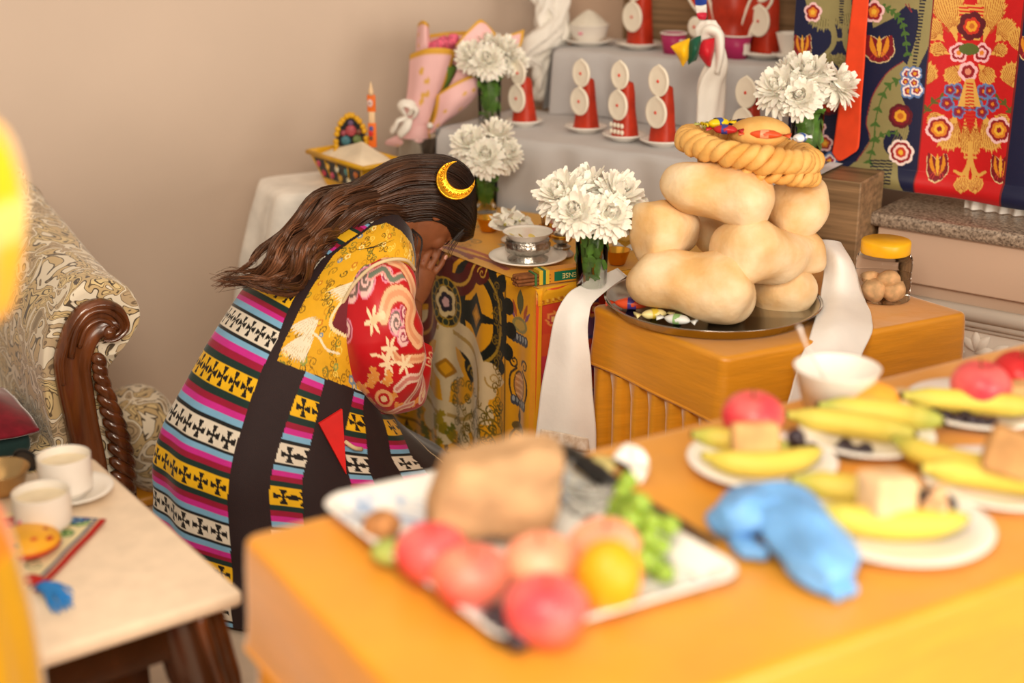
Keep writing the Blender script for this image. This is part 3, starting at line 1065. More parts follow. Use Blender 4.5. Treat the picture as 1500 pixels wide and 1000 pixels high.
# nails, lashes and brows
m_nail = M('nail', 'd9a08c', rough=.25)
for k, sg in ((0, -1), (1, 1)):
    out = RD * sg
    for j, (o_, L_, r_) in enumerate(((-.027, .066, .0082), (-.009, .076, .0086), (.010, .071, .0084), (.028, .056, .0072))):
        p_ = WR[k] + hdv * (.08 + L_ * .9) + hac * (o_ * 1.31) - out * .0075
        s_ = sphere(.006, 12, 8)
        obj('fingernail', (W2L(s_[0] @ np.stack([hac * .75, out * .25, hdv * 1.1]) + p_), s_[1]), m_nail, person)
m_lash = M('dark_lash', '140c09', rough=.6)
for sg in (-1, 1):
    obj('eyelash', (lambda t_: (W2L(t_[0]), t_[1]))(tube(smooth_path([hd(.082, .016 * sg, .006), hd(.086, .030 * sg, .003), hd(.076, .046 * sg, .008)], 12), .0014, 6)), m_lash, person)
    obj('eyebrow', (lambda t_: (W2L(t_[0]), t_[1]))(tube(smooth_path([hd(.090, .012 * sg, .034), hd(.087, .03 * sg, .043), hd(.073, .052 * sg, .036)], 12), rounded_rad(12, .003), 6)), m_lash, person)
obj('lips', (lambda s_: (W2L((s_[0] * [.3, 1.1, .26]) @ HM.T + hd(.0985, 0, -.058)), s_[1]))(sphere(.021, 16, 10)), M('lip', '7a2f2b', rough=.4), person)

# hair ----------------------------------------------------------------
Tp = smooth_path([(699, 318), (692, 258), (660, 231), (612, 228), (560, 243), (510, 266), (465, 288), (425, 318), (390, 350), (360, 384), (328, 402)], 60)
Bp = smooth_path([(694, 346), (672, 352), (634, 334), (592, 338), (560, 338), (520, 352), (488, 366), (462, 392), (448, 424), (412, 432), (340, 414)], 60)
Ym = smooth_path(np.array([3.20, 3.19, 3.17, 3.15, 3.10, 3.05, 2.99, 2.935, 2.895, 2.865, 2.845])[:, None], 60)[:, 0]
Bu = smooth_path(np.array([.05, .085, .105, .105, .09, .075, .062, .055, .05, .04, .012])[:, None], 60)[:, 0]
Bk = smooth_path(np.array([.05, .085, .10, .095, .06, .035, .02, .015, .012, .01, .006])[:, None], 60)[:, 0]


def hair_pt(t, v, lift=0.0, back=False):
    i = min(max(t, 0), 1) * 59
    k = min(int(i), 58); u_ = i - k
    g_ = lambda A: A[k] * (1 - u_) + A[k + 1] * u_
    px = g_(Tp) * (1 - v) / 2 + g_(Bp) * (1 + v) / 2
    bulge = math.sqrt(max(0, 1 - v * v))
    y = g_(Ym) + (g_(Bk) * bulge if back else -(g_(Bu) * bulge + lift))
    return aty(px[0], px[1], y)


rows, hc = [], []
NV = 40
dk, br, ti = lin('1d110c'), lin('3a2216'), lin('7a4f33')
for i in range(60):
    t = i / 59
    sh_ = np.interp(t, [0, .3, .6, .85, 1], [.98, .96, .86, .62, .25])
    for j in range(NV):
        a = 2 * PI * j / NV
        rows.append(hair_pt(t, -math.cos(a) * sh_, -.006 * (t > .3), math.sin(a) < 0))
        hc.append(dk * (1 - t) + br * .7 * t)
hv = np.array(rows)
hf = [list(map(int, q_)) for q_ in grid_faces(NV, 60, True)] + [list(range(NV)), [59 * NV + j for j in range(NV)]]
hair = obj('hair', (W2L(hv), hf), VC('dark_hair', rough=.36, var=.25, vscale=120, spec=.5), person, cols=np.array(hc))
G, gc = Geo(), []
rr = random.Random(12)
NCL = 30                                    # wavy clumps, each of many strands
for c_i in range(NCL):
    vc_ = -1 + 2 * (c_i + .5) / NCL + rr.uniform(-.03, .03)
    phc = vc_ * 2.6 + rr.uniform(-.7, .7)
    ampc = rr.uniform(.08, .22)
    frq = rr.uniform(23, 28)
    liftc = rr.uniform(-.004, .020)
    endc = rr.uniform(.84, 1.0)
    tonec = rr.uniform(.6, 1.4)
    fan = rr.uniform(-.25, .25)
    for k in range(27):
        v0 = vc_ + rr.gauss(0, .05)
        t0 = rr.choice([rr.uniform(0, .05), rr.uniform(0, .12), rr.uniform(.1, .5)])
        t1 = min(1.03, endc + rr.gauss(0, .03)) if rr.random() < .86 else rr.uniform(t0 + .25, .9)
        n = 36
        ph = phc + rr.uniform(-.18, .18)
        lf = liftc * .3 + rr.uniform(.001, .006)
        P_, c_ = [], []
        tone = tonec * rr.uniform(.75, 1.3)
        tipc = ti * rr.uniform(.5, 1.3)
        stray = rr.uniform(-1, 1) * (rr.random() < .3)
        for i in range(n):
            t = t0 + (t1 - t0) * i / (n - 1)
            wv = float(np.clip((t - .26) / .25, 0, 1))
            tail = max(0, (t - .72) / .28)
            v = v0 * (1 - .25 * tail) + wv * ampc * 1.5 * math.sin(t * frq + ph) + tail * fan + .03 * math.sin(t * 9 + ph * 3) + .35 * stray * tail ** 2
            p = hair_pt(min(t, 1), max(-1.0, min(1.0, v)), lf + wv * (liftc + .018 * math.cos(t * frq + ph)))
            over = max(0, abs(v) - 1)
            p = p + UD * (wv * .012 * math.sin(t * frq + ph + .9) - math.copysign(over, v) * .05) + (UD * stray * .02 - FD * .02 * rr.random()) * tail ** 2
            if t > 1:
                p = p - FD * (t - 1) * .6
            P_.append(p)
            w_ = float(np.clip((t - .12) / .62, 0, 1))
            c_.append((dk * (1 - w_) + (br * .8 + tipc * .45) * w_) * tone)
        r0 = rr.uniform(.0011, .0028)
        G.add(tube(P_, np.interp(np.linspace(0, 1, n), [0, .1, .75, 1], [.6, 1, .9, .12]) * r0, 4)); gc += [c for c in c_ for _ in range(4)]
# loose strands over cheek and shoulder
for pts, cnt in (([(598, 332, 3.085), (612, 346, 3.075), (608, 366, 3.06), (602, 390, 3.04), (601, 410, 3.02)], 10), ([(556, 334, 3.0), (578, 352, 2.965), (594, 378, 2.945), (602, 408, 2.94)], 9),
            ([(500, 366, 2.925), (520, 371, 2.915), (548, 368, 2.91), (570, 360, 2.93)], 6), ([(676, 338, 3.10), (664, 352, 3.095), (654, 364, 3.09), (650, 376, 3.09)], 10)):
    for r_ in range(cnt):
        jit = np.array([rr.uniform(-7, 7), rr.uniform(-6, 6), rr.uniform(-.006, .006)])
        P_ = smooth_path([aty(*(np.array(p) + jit * (.6 + .35 * i))) for i, p in enumerate(pts)], 22)
        G.add(tube(P_, np.interp(np.linspace(0, 1, 22), [0, .2, 1], [1, 1, .2]) * rr.uniform(.0006, .0013), 4)); gc += [dk * 1.3] * 88
lk = obj('locks', (W2L(G.get()[0]), G.get()[1]), VC('dark_hair', rough=.36), hair, cols=np.array(gc))

# gold crescent ornament ------------------------------------------------
m_goldm = M('stamped_gold', 'e0a326', rough=.28, metal=.85, var=.12, vscale=60, bump=.3, bscale=120)
oc = aty(667, 265, 3.055)
nrm = np.array([0, 0, CAMH]) - oc; nrm = nrm / np.linalg.norm(nrm) + np.array([.12, 0, .25]); nrm /= np.linalg.norm(nrm)
ox = np.cross(UD, nrm); ox /= np.linalg.norm(ox); oy = np.cross(nrm, ox)
opn = np.array([math.cos(R(42)), math.sin(R(42))])       # the opening looks up and forward
a = np.linspace(R(42 + 40), R(42 + 320), 40)
outer = np.stack([.0425 * np.cos(a), .0425 * np.sin(a)], 1)
h0, h1 = outer[0], outer[-1]
ic = opn * .017
a1, a2 = math.atan2(*(h0 - ic)[::-1]), math.atan2(*(h1 - ic)[::-1])
if a2 < a1: a2 += 2 * PI
ai = np.linspace(a1, a2, 40)
ri = np.linalg.norm(h0 - ic)
inner = ic + np.stack([ri * np.cos(ai), ri * np.sin(ai)], 1)
V_ = []
for i in range(40):
    for t, h in ((0, 0), (0, .004), (.12, .0055), (.2, .003), (.5, .0045), (.8, .003), (.88, .0055), (1, .004), (1, 0)):
        q_ = outer[i] * (1 - t) + inner[i] * t
        V_.append(oc + ox * q_[0] + oy * q_[1] + nrm * h)
orn = obj('hair_ornament', (W2L(V_), grid_faces(9, 40)), m_goldm, person, label='gold crescent hair ornament')
for i in range(4, 37, 2):
    q_ = outer[i] * .5 + inner[i] * .5
    s_ = sphere(.0034, 8, 6)
    obj('bead', (W2L(s_[0] + oc + ox * q_[0] + oy * q_[1] + nrm * .0045), s_[1]), m_goldm, orn)

# ================================================================== altar table and its brocade
AT = .66
aC = at(790, 425, AT)
fA, sA = dirv(126.5), dirv(36)
aFL, aBR = aC + fA * .62, aC + sA * .60
aBL = np.array([-.10, 3.70, AT])
alt = thing('altar_table', 'wooden altar table hidden under the golden vajra brocade', 'table', (*(aC + aBL)[:2] / 2, 0))
actr = (aC + aBL) / 2
tv = [aC + (actr - aC) * .05, aBR + (actr - aBR) * .05, aBL + (actr - aBL) * .05, aFL + (actr - aFL) * .05]
tv = np.array([[p[0] - actr[0], p[1] - actr[1], z] for z in (AT - .03, AT - .006) for p in tv])
obj('tabletop', (tv, [[3, 2, 1, 0], [4, 5, 6, 7]] + [[i, (i + 1) % 4, 4 + (i + 1) % 4, 4 + i] for i in range(4)]), m_dark, alt, smooth=False)
for p in (aC, aBR, aBL, aFL):
    q_ = (p + (actr - p) * .13) - actr
    obj('leg', rbox(.04, .04, AT - .03, .004, c=(q_[0], q_[1], (AT - .03) / 2)), m_dark, alt)

m_altar = VC('altar_brocade', rough=.42, sheen=.3, var=.07, vscale=50, bump=.12, bscale=400)


def altar_front(W, Hh, nu, nv):
    """front drop of the brocade: u from the near corner leftwards (m), v down from the top (m)"""
    uu, vv = np.meshgrid(np.linspace(-.016, W, nu), np.linspace(0, Hh, nv))
    return uu.ravel(), vv.ravel()


AW, AH = .60, .635
un, vn = altar_front(AW, AH, 380, 330)
p = Paint(un, vn, 'e0a01a')
rs = random.Random(21)
# right border column with auspicious emblems, fine line, then field
p.rect(0, 0, .012, AH, 'e39a2a')
p.line([(.118, .012), (.118, .47)], .006, '8a6212'); p.line([(.118, .47), (AW, .47)], .006, '8a6212')
p.line([(.131, .02), (.131, .46)], .002, 'b4851f')


def emblem(cu, cv, s_, kind):
    c1, c2, c3 = '3b3326', 'e7b64e', 'c98a5f'
    # lotus base
    for k in range(-2, 3):
        p.ell(cu + k * .011 * s_, cv + .040 * s_, .009 * s_, .011 * s_, '3f4652' if kind != 2 else '3b3326'); p.ell(cu + k * .011 * s_, cv + .038 * s_, .004 * s_, .006 * s_, '9aa0a2' if kind != 2 else 'd9a94a')
    if kind == 0:      # jewel bowl
        p.leaf((cu, cv - .06 * s_), (cu, cv - .01 * s_), .022 * s_, '5b5a34')
        for sg in (-1, 1):
            p.leaf((cu + sg * .024 * s_, cv - .035 * s_), (cu + sg * .012 * s_, cv), .010 * s_, 'a6522f'); p.leaf((cu + sg * .033 * s_, cv - .02 * s_), (cu + sg * .016 * s_, cv + .004), .008 * s_, '7d4f74')
        p.ell(cu, cv + .012 * s_, .026 * s_, .016 * s_, '8d8550'); p.ell(cu, cv + .012 * s_, .018 * s_, .01 * s_, 'b99b4a')
    elif kind == 1:    # vase
        p.ell(cu, cv + .006 * s_, .022 * s_, .032 * s_, 'c58a52', 0); p.ell(cu, cv + .006 * s_, .022 * s_, .032 * s_, '54442c', 0, .86)
        for k in range(4):
            p.ell(cu, cv - .012 * s_ + .012 * k * s_, .016 * s_, .003 * s_, 'e3b27c')
        for sg in (-1, 1):
            p.line([(cu + sg * .012 * s_, cv - .028 * s_), (cu + sg * .03 * s_, cv - .012 * s_), (cu + sg * .033 * s_, cv + .012 * s_), (cu + sg * .028 * s_, cv + .03 * s_)], .005 * s_, '3b3326', 14)
            p.scroll(cu + sg * .02 * s_, cv - .04 * s_, .013 * s_, .005 * s_, '3b3326', 1.3, 0, 1, sg)
    else:              # banner
        p.leaf((cu, cv - .07 * s_), (cu, cv - .035 * s_), .012 * s_, '4a3b24')
        p.ell(cu, cv - .028 * s_, .026 * s_, .012 * s_, '6d5a2c'); p.rect(cu - .016 * s_, cv - .02 * s_, cu + .016 * s_, cv + .03 * s_, 'd7ae66')
        for k in range(3):
            p.rect(cu - .018 * s_, cv - .012 * s_ + k * .015 * s_, cu + .018 * s_, cv - .007 * s_ + k * .015 * s_, '7b4f3a')
        for sg in (-1, 1):
            p.line([(cu + sg * .018 * s_, cv - .02 * s_), (cu + sg * .03 * s_, cv), (cu + sg * .024 * s_, cv + .03 * s_)], .006 * s_, '4d4630', 12)


for cv, kd in ((.085, 0), (.235, 1), (.375, 2), (.50, 0), (.59, 1)):
    emblem(.062, cv, 1.15, kd)
for cu in (.17, .26, .35, .44, .53):
    emblem(cu, .535, .9, rs.choice((1, 2))); p.scroll(cu + .045, .55, .02, .005, '6b5a1e', 1.5, 1)
# crossed vajra: dark prong loop on the right, pale prong below, flower in the centre
VC_ = (.352, .118)


def prong(ang, c_line, c_fill, s_=1.0):
    ca, sa = math.cos(ang), math.sin(ang)
    T_ = lambda x, y: (VC_[0] + (x * ca - y * sa) * s_, VC_[1] + (x * sa + y * ca) * s_)
    def pl(pts, w_, c, w1=None):
        p.line([T_(*q_) for q_ in pts], w_ * s_, c, 50, w1)
    # outer loop
    out = [(.05, .0), (.06, .07), (.10, .105), (.16, .105), (.205, .06), (.215, 0), (.205, -.06), (.16, -.105), (.10, -.105), (.06, -.07), (.05, 0)]
    pl(out, .052, c_line)
    for k in range(9):
        a = -1.7 + k * .42
        q_ = T_(.135 + .12 * math.cos(a), .132 * math.sin(a))
        p.ell(q_[0], q_[1], .02 * s_, .02 * s_, c_line)
    for sg in (-1, 1):
        p.leaf(T_(.12, sg * .10), T_(.10, sg * .175), .05 * s_, c_line, .15 * sg)
        p.scroll(*T_(.105, sg * .145), .018 * s_, .005, c_fill, 1.4, 0, 1, sg)
    pl(out, .008, c_fill)
    # central prong: lozenge
    p.poly([T_(.03, .012), T_(.10, .03), T_(.125, .055), T_(.15, .012), T_(.23, 0), T_(.15, -.012), T_(.125, -.055), T_(.10, -.03), T_(.03, -.012)], c_line)
    p.poly([T_(.105, 0), T_(.125, .03), T_(.145, 0), T_(.125, -.03)], 'a8741c')
    p.poly([T_(.112, 0), T_(.125, .016), T_(.138, 0), T_(.125, -.016)], 'd99b1c')


prong(PI, '1c211c', 'a5852b')
prong(PI / 2, 'd9c49a', 'b3924f', 1.32)
prong(0, '6b1f16', 'b5813a')
prong(-PI / 2, '5a1612', 'c79a3a')
for r_, c_ in ((.062, 'b98f22'), (.057, '20261d'), (.043, 'b98f22'), (.040, '3a2a1c')):
    p.ell(*VC_, r_, r_, c_)
for k in range(8):
    a = k * PI / 4
    p.ell(VC_[0] +   .049 * math.cos(a), VC_[1] +   .049 * math.sin(a), .011, .011, '2f3b2a'); p.ell(VC_[0] +   .049 * math.cos(a), VC_[1] +   .049 * math.sin(a), .011, .011, 'b0923a', 0, .78)
p.flower(*VC_, .037, ['d8c08c', '2a2431', 'c9a0a0'], 5)
# vines and interlaced rings in the field corner
for cu, cv, r_ in ((.165, .40, .045), (.195, .43, .045), (.20, .375, .04), (.24, .41, .045), (.155, .36, .03), (.27, .44, .03)):
    p.ell(cu, cv, r_, r_, '7f6a22', 0, .90)
for _ in range(70):
    a, b_ = rs.uniform(.135, .33), rs.uniform(.30, .46)
    p.scroll(a, b_, rs.uniform(.008, .015), .0035, rs.choice(['6f5c1c', '8a6d20', '5e5420']), 1.4, rs.uniform(0, 6), 1, rs.choice((-1, 1)))
for k in range(22):
    v_ = .03 + .012 * k
    p.scroll(.148 + .009 * math.sin(k * 1.3), v_, .010, .0034, '7d641c', 1.2, k, 1, 1 if k % 2 else -1)
for _ in range(40):
    a, b_ = rs.uniform(.33, .60), rs.uniform(.40, .63)
    p.plume((a, b_), (a + rs.uniform(-.03, .03), b_ - rs.uniform(.02, .05)), .025, rs.choice(['8d7a1c', 'a58d22', '6b6a22']), None, 3)
p.poly([(.118, .47), (.118, .43), (.135, .45), (.155, .47)], '8a6d20')
P0 = aC - fA * 0
drop = P0 + np.outer(un, fA) - np.outer(vn, UD)
outn = dirv(126.5 + 90)
fold = (.006 * np.sin(un * 34 + 1) + .004 * np.sin(un * 71)) * np.clip(vn / .3, 0, 1) + .008 * np.clip(vn / .5, 0, 1)
ed = np.clip(1 - vn / .02, 0, 1)
drop = drop + np.outer(fold + .004 - .014 * (1 - np.sqrt(np.clip(1 - ed ** 2, 0, 1))), outn)
drop[:, 2] += .004
# top of the brocade
nt, nd = 200, 160
ut, wt = np.meshgrid(np.linspace(0, 1, nt), np.linspace(0, 1, nd))
ut, wt = ut.ravel(), wt.ravel()
b00, b10, b01, b11 = aC, aFL - fA * .02, aBR, aBL
topP = (b00 * ((1 - ut) * (1 - wt))[:, None] + b10 * (ut * (1 - wt))[:, None] + b01 * ((1 - ut) * wt)[:, None] + b11 * (ut * wt)[:, None])
topP[:, 2] = AT + .004 + .0015 * vnoise(topP, 20, 3)
p2 = Paint(ut * .6, wt * .5, 'e2a41e')
for a, b_, c_ in ((.30, .03, 'a03818'), (.36, .055, 'b34a1a'), (.42, .02, '8c2f1a')):
    p2.line([(a - .14, b_), (a - .05, b_ + .012), (a + .08, b_ - .004), (a + .16, b_ + .01)], .016, c_, 30)
for a, b_ in ((.40, .13), (.28, .15), (.5, .10), (.2, .10), (.35, .25), (.5, .25), (.15, .28)):
    p2.plume((a, b_), (a + .05, b_ + .02), .03, rs.choice(['8e8a7c', '77786c', 'b08a30']), None, 3); p2.scroll(a - .02, b_, .02, .005, '8a6a2a', 1.4)
for _ in range(60):
    p2.scroll(rs.uniform(0, .6), rs.uniform(0, .5), rs.uniform(.008, .018), .0035, rs.choice(['b07c16', 'c58d1c', 'eebd48']), 1.3, rs.uniform(0, 6))
uo, vo = np.meshgrid(np.linspace(-.012, .60, 120), np.linspace(0, .035, 12))
uo, vo = uo.ravel(), vo.ravel()
hang = aC + np.outer(uo, sA) - np.outer(vo, UD) + np.outer(.010 * np.sqrt(np.clip(vo / .01, 0, 1)) + .002, dirv(36 - 90))
hang[:, 2] += .004
p4 = Paint(uo, vo, 'e2a41e')
for k in range(40):
    p4.ell(.015 * k, .028, .006, .005, 'b5651c'); p4.ell(.015 * k, .028, .003, .003, 'f0c050')
cv_ = np.vstack([drop, topP, hang])
cf_ = np.vstack([grid_faces(380, 330)[:, ::-1], grid_faces(nt, nd) + len(drop), grid_faces(120, 12) + len(drop) + len(topP)])
ac = obj('altar_cloth', (cv_, cf_), m_altar, cols=np.vstack([p.C, p2.C, p4.C]))
tag(ac, 'golden brocade altar cloth with crossed vajra and lucky emblems', 'tablecloth')

# patchwork under-cloth on the side towards the bread table
ns, ms = 120, 150
us, vs_ = np.meshgrid(np.linspace(-.012, .60, ns), np.linspace(0, .62, ms))
us, vs_ = us.ravel(), vs_.ravel()
p3 = Paint(us, vs_, 'd9542a')
for k in range(5):
    p3.rect(0, .02 + k * .13, .5, .10 + k * .13, ['d2452c', 'c93a4a', 'd9662a', 'b8324a', 'd9542a'][k])
p3.rect(.055, .02, .16, .14, '4a4a86'); p3.rect(.065, .03, .15, .13, '7d5a8c')
p3.rect(.055, .30, .16, .42, '8c3a5c')
for _ in range(90):
    a, b_ = rs.uniform(0, .44), rs.uniform(0, .6)
    p3.flower(a, b_, rs.uniform(.010, .024), rs.choice([['e8804a', 'f0c060', 'a82040'], ['5a2f6a', 'd8607a', 'f0d0a0'], ['3a3a7a', 'e0a0a0', '8a2040'], ['f0a050', 'c03040', 'f5d080']]), 6)
for cu, cv in ((.03, .20), (.028, .27), (.03, .44), (.11, .08), (.11, .22)):
    p3.ell(cu, cv, .022, .022, '3a2a6a'); p3.ell(cu, cv, .016, .016, 'e8c0b0'); p3.ell(cu, cv, .010, .010, '8a2a5a'); p3.ell(cu, cv, .005, .005, 'f0d080')
sd = aC + np.outer(us, sA) - np.outer(vs_, UD) + np.outer(.006 + .004 * np.sin(us * 40), dirv(36 - 90))
sd[:, 2] += .002
tag(obj('patchwork_cloth', (sd, grid_faces(ns, ms)), VC('patchwork_print', rough=.6, var=.06, vscale=60), cols=p3.C), 'orange and violet floral patchwork cloth hanging at the altar side', 'cloth')

# ================================================================== stepped shrine
TD = -33.0
tu, tb = dirv(TD), dirv(TD + 90)
m_cab = M('grey_brown_laminate', '8a6e50', rough=.45, var=.24, vscale=9, stretch=(.35, 5, 9))
m_cloth = M('grey_white_cloth', 'c4c2c3', rough=.8, var=.03, vscale=8, bump=.12, bscale=300, sheen=.2)
Z2, Z3 = .84, 1.02
t2L = at(652, 190, Z2)
t3L = at(822, 72, Z3)
sh = thing('shrine_cabinet', 'stepped wood grain shrine cabinet behind the altar', 'cabinet', (t2L[0], t2L[1], 0), R(TD))
toL = lambda P: np.array([(np.asarray(P) - np.array([t2L[0], t2L[1], 0])) @ tu, (np.asarray(P) - np.array([t2L[0], t2L[1], 0])) @ tb, np.asarray(P)[2]])
L3 = toL(t3L)
LEN2 = 1.165
D2 = L3[1]
XS = .87
lg_ = Geo()
lg_.add(rbox(XS, D2 + .28, Z2 - .004, .003, 1, c=(XS / 2, (D2 + .28) / 2, (Z2 - .004) / 2)))
lg_.add(rbox(LEN2 - XS, .160, Z2 - .004, .003, 1, c=((LEN2 + XS) / 2, .08, (Z2 - .004) / 2)))
obj('lower_step', lg_.get(), m_cab, sh, smooth=False)
obj('upper_step', rbox(XS - L3[0], .28, Z3 - Z2 - .004, .003, 1, c=((L3[0] + XS) / 2, D2 + .14, Z2 + (Z3 - Z2 - .004) / 2)), m_cab, sh, smooth=False)
obj('headboard', rbox(1.2, .03, .62, .004, 2, c=(L3[0] + .04 + .60, D2 + .30, Z2 + .31)), m_cab, sh, smooth=False)


def step_cloth(name, label, x0, x1, y0, y1, ztop, zlow, seed):
    """cloth over a step: flat top then a drop in front and at the left end"""
    nx, rows = 150, []
    X = np.linspace(0, 1, nx)
    prof = [(y1, ztop)] + [(y1 + (y0 - y1) * t, ztop) for t in (.2, .4, .6, .8, .96)] + [(y0 - .004, ztop - .001), (y0 - .009, ztop - .006), (y0 - .011, ztop - .02)] + [(y0 - .012, ztop - .02 + (zlow - ztop + .02) * t) for t in np.linspace(0, 1, 14)[1:]]
    for k, (y, z) in enumerate(prof):
        dropk = max(0, (ztop - z) / max(ztop - zlow, .01))
        xs = x0 + (x1 - x0) * X
        y = np.minimum(y, np.where(xs > XS - .01, .150, 9)) if y0 < .1 else y
        yy = y - (.006 + .010 * dropk) * (dropk > .02) * (1 + .9 * np.sin(xs * 26 + seed) + .5 * np.sin(xs * 57 + 2 * seed))
        zz = z + .0015 * np.sin(xs * 30 + 2.0)
        rows.append(np.column_stack([xs, yy, zz + (.002 if dropk < .02 else 0)]))
    V_ = np.vstack(rows)
    W_ = np.array([t2L[0], t2L[1], 0]) + np.outer(V_[:, 0], tu) + np.outer(V_[:, 1], tb) + np.outer(V_[:, 2], UD)
    # left end drop
    ny = 30
    e = []
    for z in np.linspace(ztop + .002, zlow, 14):
        for t in np.linspace(0, 1, ny):
            dk_ = (ztop - z) / (ztop - zlow)
            e.append((x0 - .012 - .03 * dk_ - .006 * math.sin(t * 14), y0 - .012 + (y1 - y0) * t, z))
    e = np.array(e)
    E_ = np.array([t2L[0], t2L[1], 0]) + np.outer(e[:, 0], tu) + np.outer(e[:, 1], tb) + np.outer(e[:, 2], UD)
    F_ = np.vstack([grid_faces(nx, len(rows)), grid_faces(ny, 14) + len(W_)])
    return tag(obj(name, (np.vstack([W_, E_]), F_), m_cloth), label, 'cloth')


step_cloth('step_cloth', 'pale grey cloth draped over the lower shrine step', -.01, LEN2 - .10, 0, D2 - .012, Z2, .30, 1)
step_cloth('step_cloth', 'pale grey cloth draped over the upper shrine step', L3[0] - .01, XS + .005, D2 - .003, D2 + .27, Z3, Z2 + .004, 4)
sw = lambda x, y, z: np.array([t2L[0], t2L[1], 0]) + tu * x + tb * y + UD * z

# side stand under a white cloth, left of the shrine
WT = .70
wc = at(520, 268, WT)
wcx = np.array([wc[0] - .03, wc[1] + .06])
wr = 26
w1, w2 = dirv(wr)[:2], dirv(wr + 90)[:2]
sth = [wcx - w1 * .22 - w2 * .13, wcx + w1 * .22 - w2 * .13, wcx + w1 * .22 + w2 * .13, wcx - w1 * .22 + w2 * .13]
st = thing('offering_stand', 'small stand under a flared white cloth beside the wall', 'stand', (*wcx, 0))
P_, N_ = perimeter([s_ - wcx for s_ in sth], .05, .012)
rows = [np.column_stack([P_ * sc, np.full(len(P_), WT)]) for sc in (1e-4, .5, .9)]
for z, o_ in ((WT - .004, .0), (WT - .02, .012), (WT - .08, .028), (WT - .2, .05), (WT - .4, .075), (.02, .09)):
    a_ = np.arange(len(P_))
    flr = .25 + .75 * np.clip(N_ @ np.array([-.87, -.5]), 0, 1)
    rows.append(np.column_stack([P_ + N_ * (flr * o_ * (1 + .5 * np.sin(a_ * .35) + .2 * np.sin(a_ * .83)))[:, None], np.full(len(P_), z)]))
obj('white_cloth', (np.vstack(rows), grid_faces(len(P_), len(rows), True)), M('white_cotton', 'efeae2', rough=.8, sheen=.2), st)

# ================================================================== small ware used in many places
m_china = M('white_china', 'f1ece4', rough=.18, var=.02, spec=.6)
m_glass = M('clear_glass', 'fafcf8', rough=.02, trans=1.0, var=0, ior=1.18)
m_silver = M('chased_silver', 'b9b4ac', rough=.28, metal=.95, var=.15, vscale=70, bump=.5, bscale=140)
m_steel = M('polished_steel', 'b5b0a8', rough=.16, metal=1.0, var=.04)
m_brass = M('brass', 'd39a35', rough=.25, metal=.9, var=.08)
m_green = M('leaf_green', '5d8a35', rough=.5, var=.3, vscale=30)
m_stem = M('stem_green', '5f8034', rough=.5, var=.2)
m_petal = M('white_petal', 'f7f3e8', rough=.55, var=.03, sss=.1)
m_cream = M('butter_cream', 'f2ead9', rough=.5, var=.03)
m_torma = M('red_butter_dough', 'b5321b', rough=.42, var=.16, vscale=18, bump=.25, bscale=40)
m_dot = M('red_dot', 'e0402a', rough=.5)


def saucer_geo(r, h=.016):
    return lathe([(.0005, 0), (r * .52, 0), (r * .55, .002), (r * .8, h * .6), (r, h), (r * 1.005, h + .0015), (r * .985, h + .003), (r * .78, h * .6 + .004), (r * .55, .0065), (.0005, .0055)], 56)


def saucer(p, r, label, cat='saucer', group=None, mat=None, name='saucer'):
    return tag(obj(name, saucer_geo(r), mat or m_china, loc=p), label, cat, group)


# ------------------------------------------------------------------ tormas
def torma(base, hgt, wid, discs, label, face=-141, pearls=0, top=.45, lean=0.0):
    t = thing('torma', label, 'ritual cake', base, R(face + 90), 'red ritual cakes on the shrine')
    # local: front looks along -y
    K, n = 22, 40
    a = np.linspace(0, 2 * PI, n, endpoint=False)
    rows = []
    for i in range(K + 1):
        z = i / K
        w_ = wid / 2 * (1 - (1 - top) * z ** .8) * (1 if z < .93 else math.sqrt(max(.0004, 1 - ((z - .93) / .07) ** 2)))
        d_ = w_ * .82
        sx = np.sign(np.cos(a)) * np.abs(np.cos(a)) ** .6 * w_
        sy = np.sign(np.sin(a)) * np.abs(np.sin(a)) ** .6 * d_
        rows.append(np.column_stack([sx, sy + d_ * .1 + lean * z, np.full(n, z * hgt)]))
    V_ = np.vstack(rows)
    V_ = V_ + np.stack([vnoise(V_ + base, 60, k) for k in range(3)], 1) * .0016
    V_[:, 2] = np.maximum(0, V_[:, 2])
    f_ = [list(map(int, q_)) for q_ in grid_faces(n, K + 1, True)] + [list(range(n - 1, -1, -1)), [K * n + j for j in range(n)]]
    obj('body', (V_, f_), m_torma, t)
    for z, rw, rh in discs:
        zz = z / hgt
        yf = -wid / 2 * .82 * (1 - (1 - top) * min(1, max(0, zz)) ** .8) * .9 + lean * zz - .003
        nn = 36
        an = np.linspace(0, 2 * PI, nn, endpoint=False)
        tip = 1 + .10 * np.exp(-((an - PI / 2) / .16) ** 2)
        rows = []
        for s_, dy in ((.001, -.006), (.5, -.0062), (.82, -.0058), (.9, -.0072), (.985, -.006), (1.0, -.003), (.97, 0), (.001, 0)):
            rows.append(np.column_stack([rw * s_ * np.cos(an) * tip, np.full(nn, yf + dy), z + rh * s_ * np.sin(an) * tip]))
        d = obj('butter_disc', (np.vstack(rows), grid_faces(nn, len(rows), True)), m_cream, t)
        s_ = sphere(.0042, 10, 8)
        obj('red_dot', (s_[0] * [1, .5, 1] + np.array([0, yf - .007, z]), s_[1]), m_dot, d)
    if pearls == 1:
        for r_ in range(2):
            for k in range(4):
                s_ = sphere(.0058, 10, 8)
                obj('butter_pearl', (s_[0] * [1, .6, 1.15] + np.array([(k - 1.5) * .0135, -wid / 2 * .80 + .002 - .001 * r_, .018 + .017 * r_]), s_[1]), m_cream, t)
    if pearls == 2:
        for k in range(6):
            s_ = sphere(.006, 10, 8)
            obj('butter_pearl', (s_[0] * [1.1, .9, .8] + np.array([(k - 2.5) * .013, -wid / 2 * .80 - .007, .005]), s_[1]), m_cream, t)
    return t


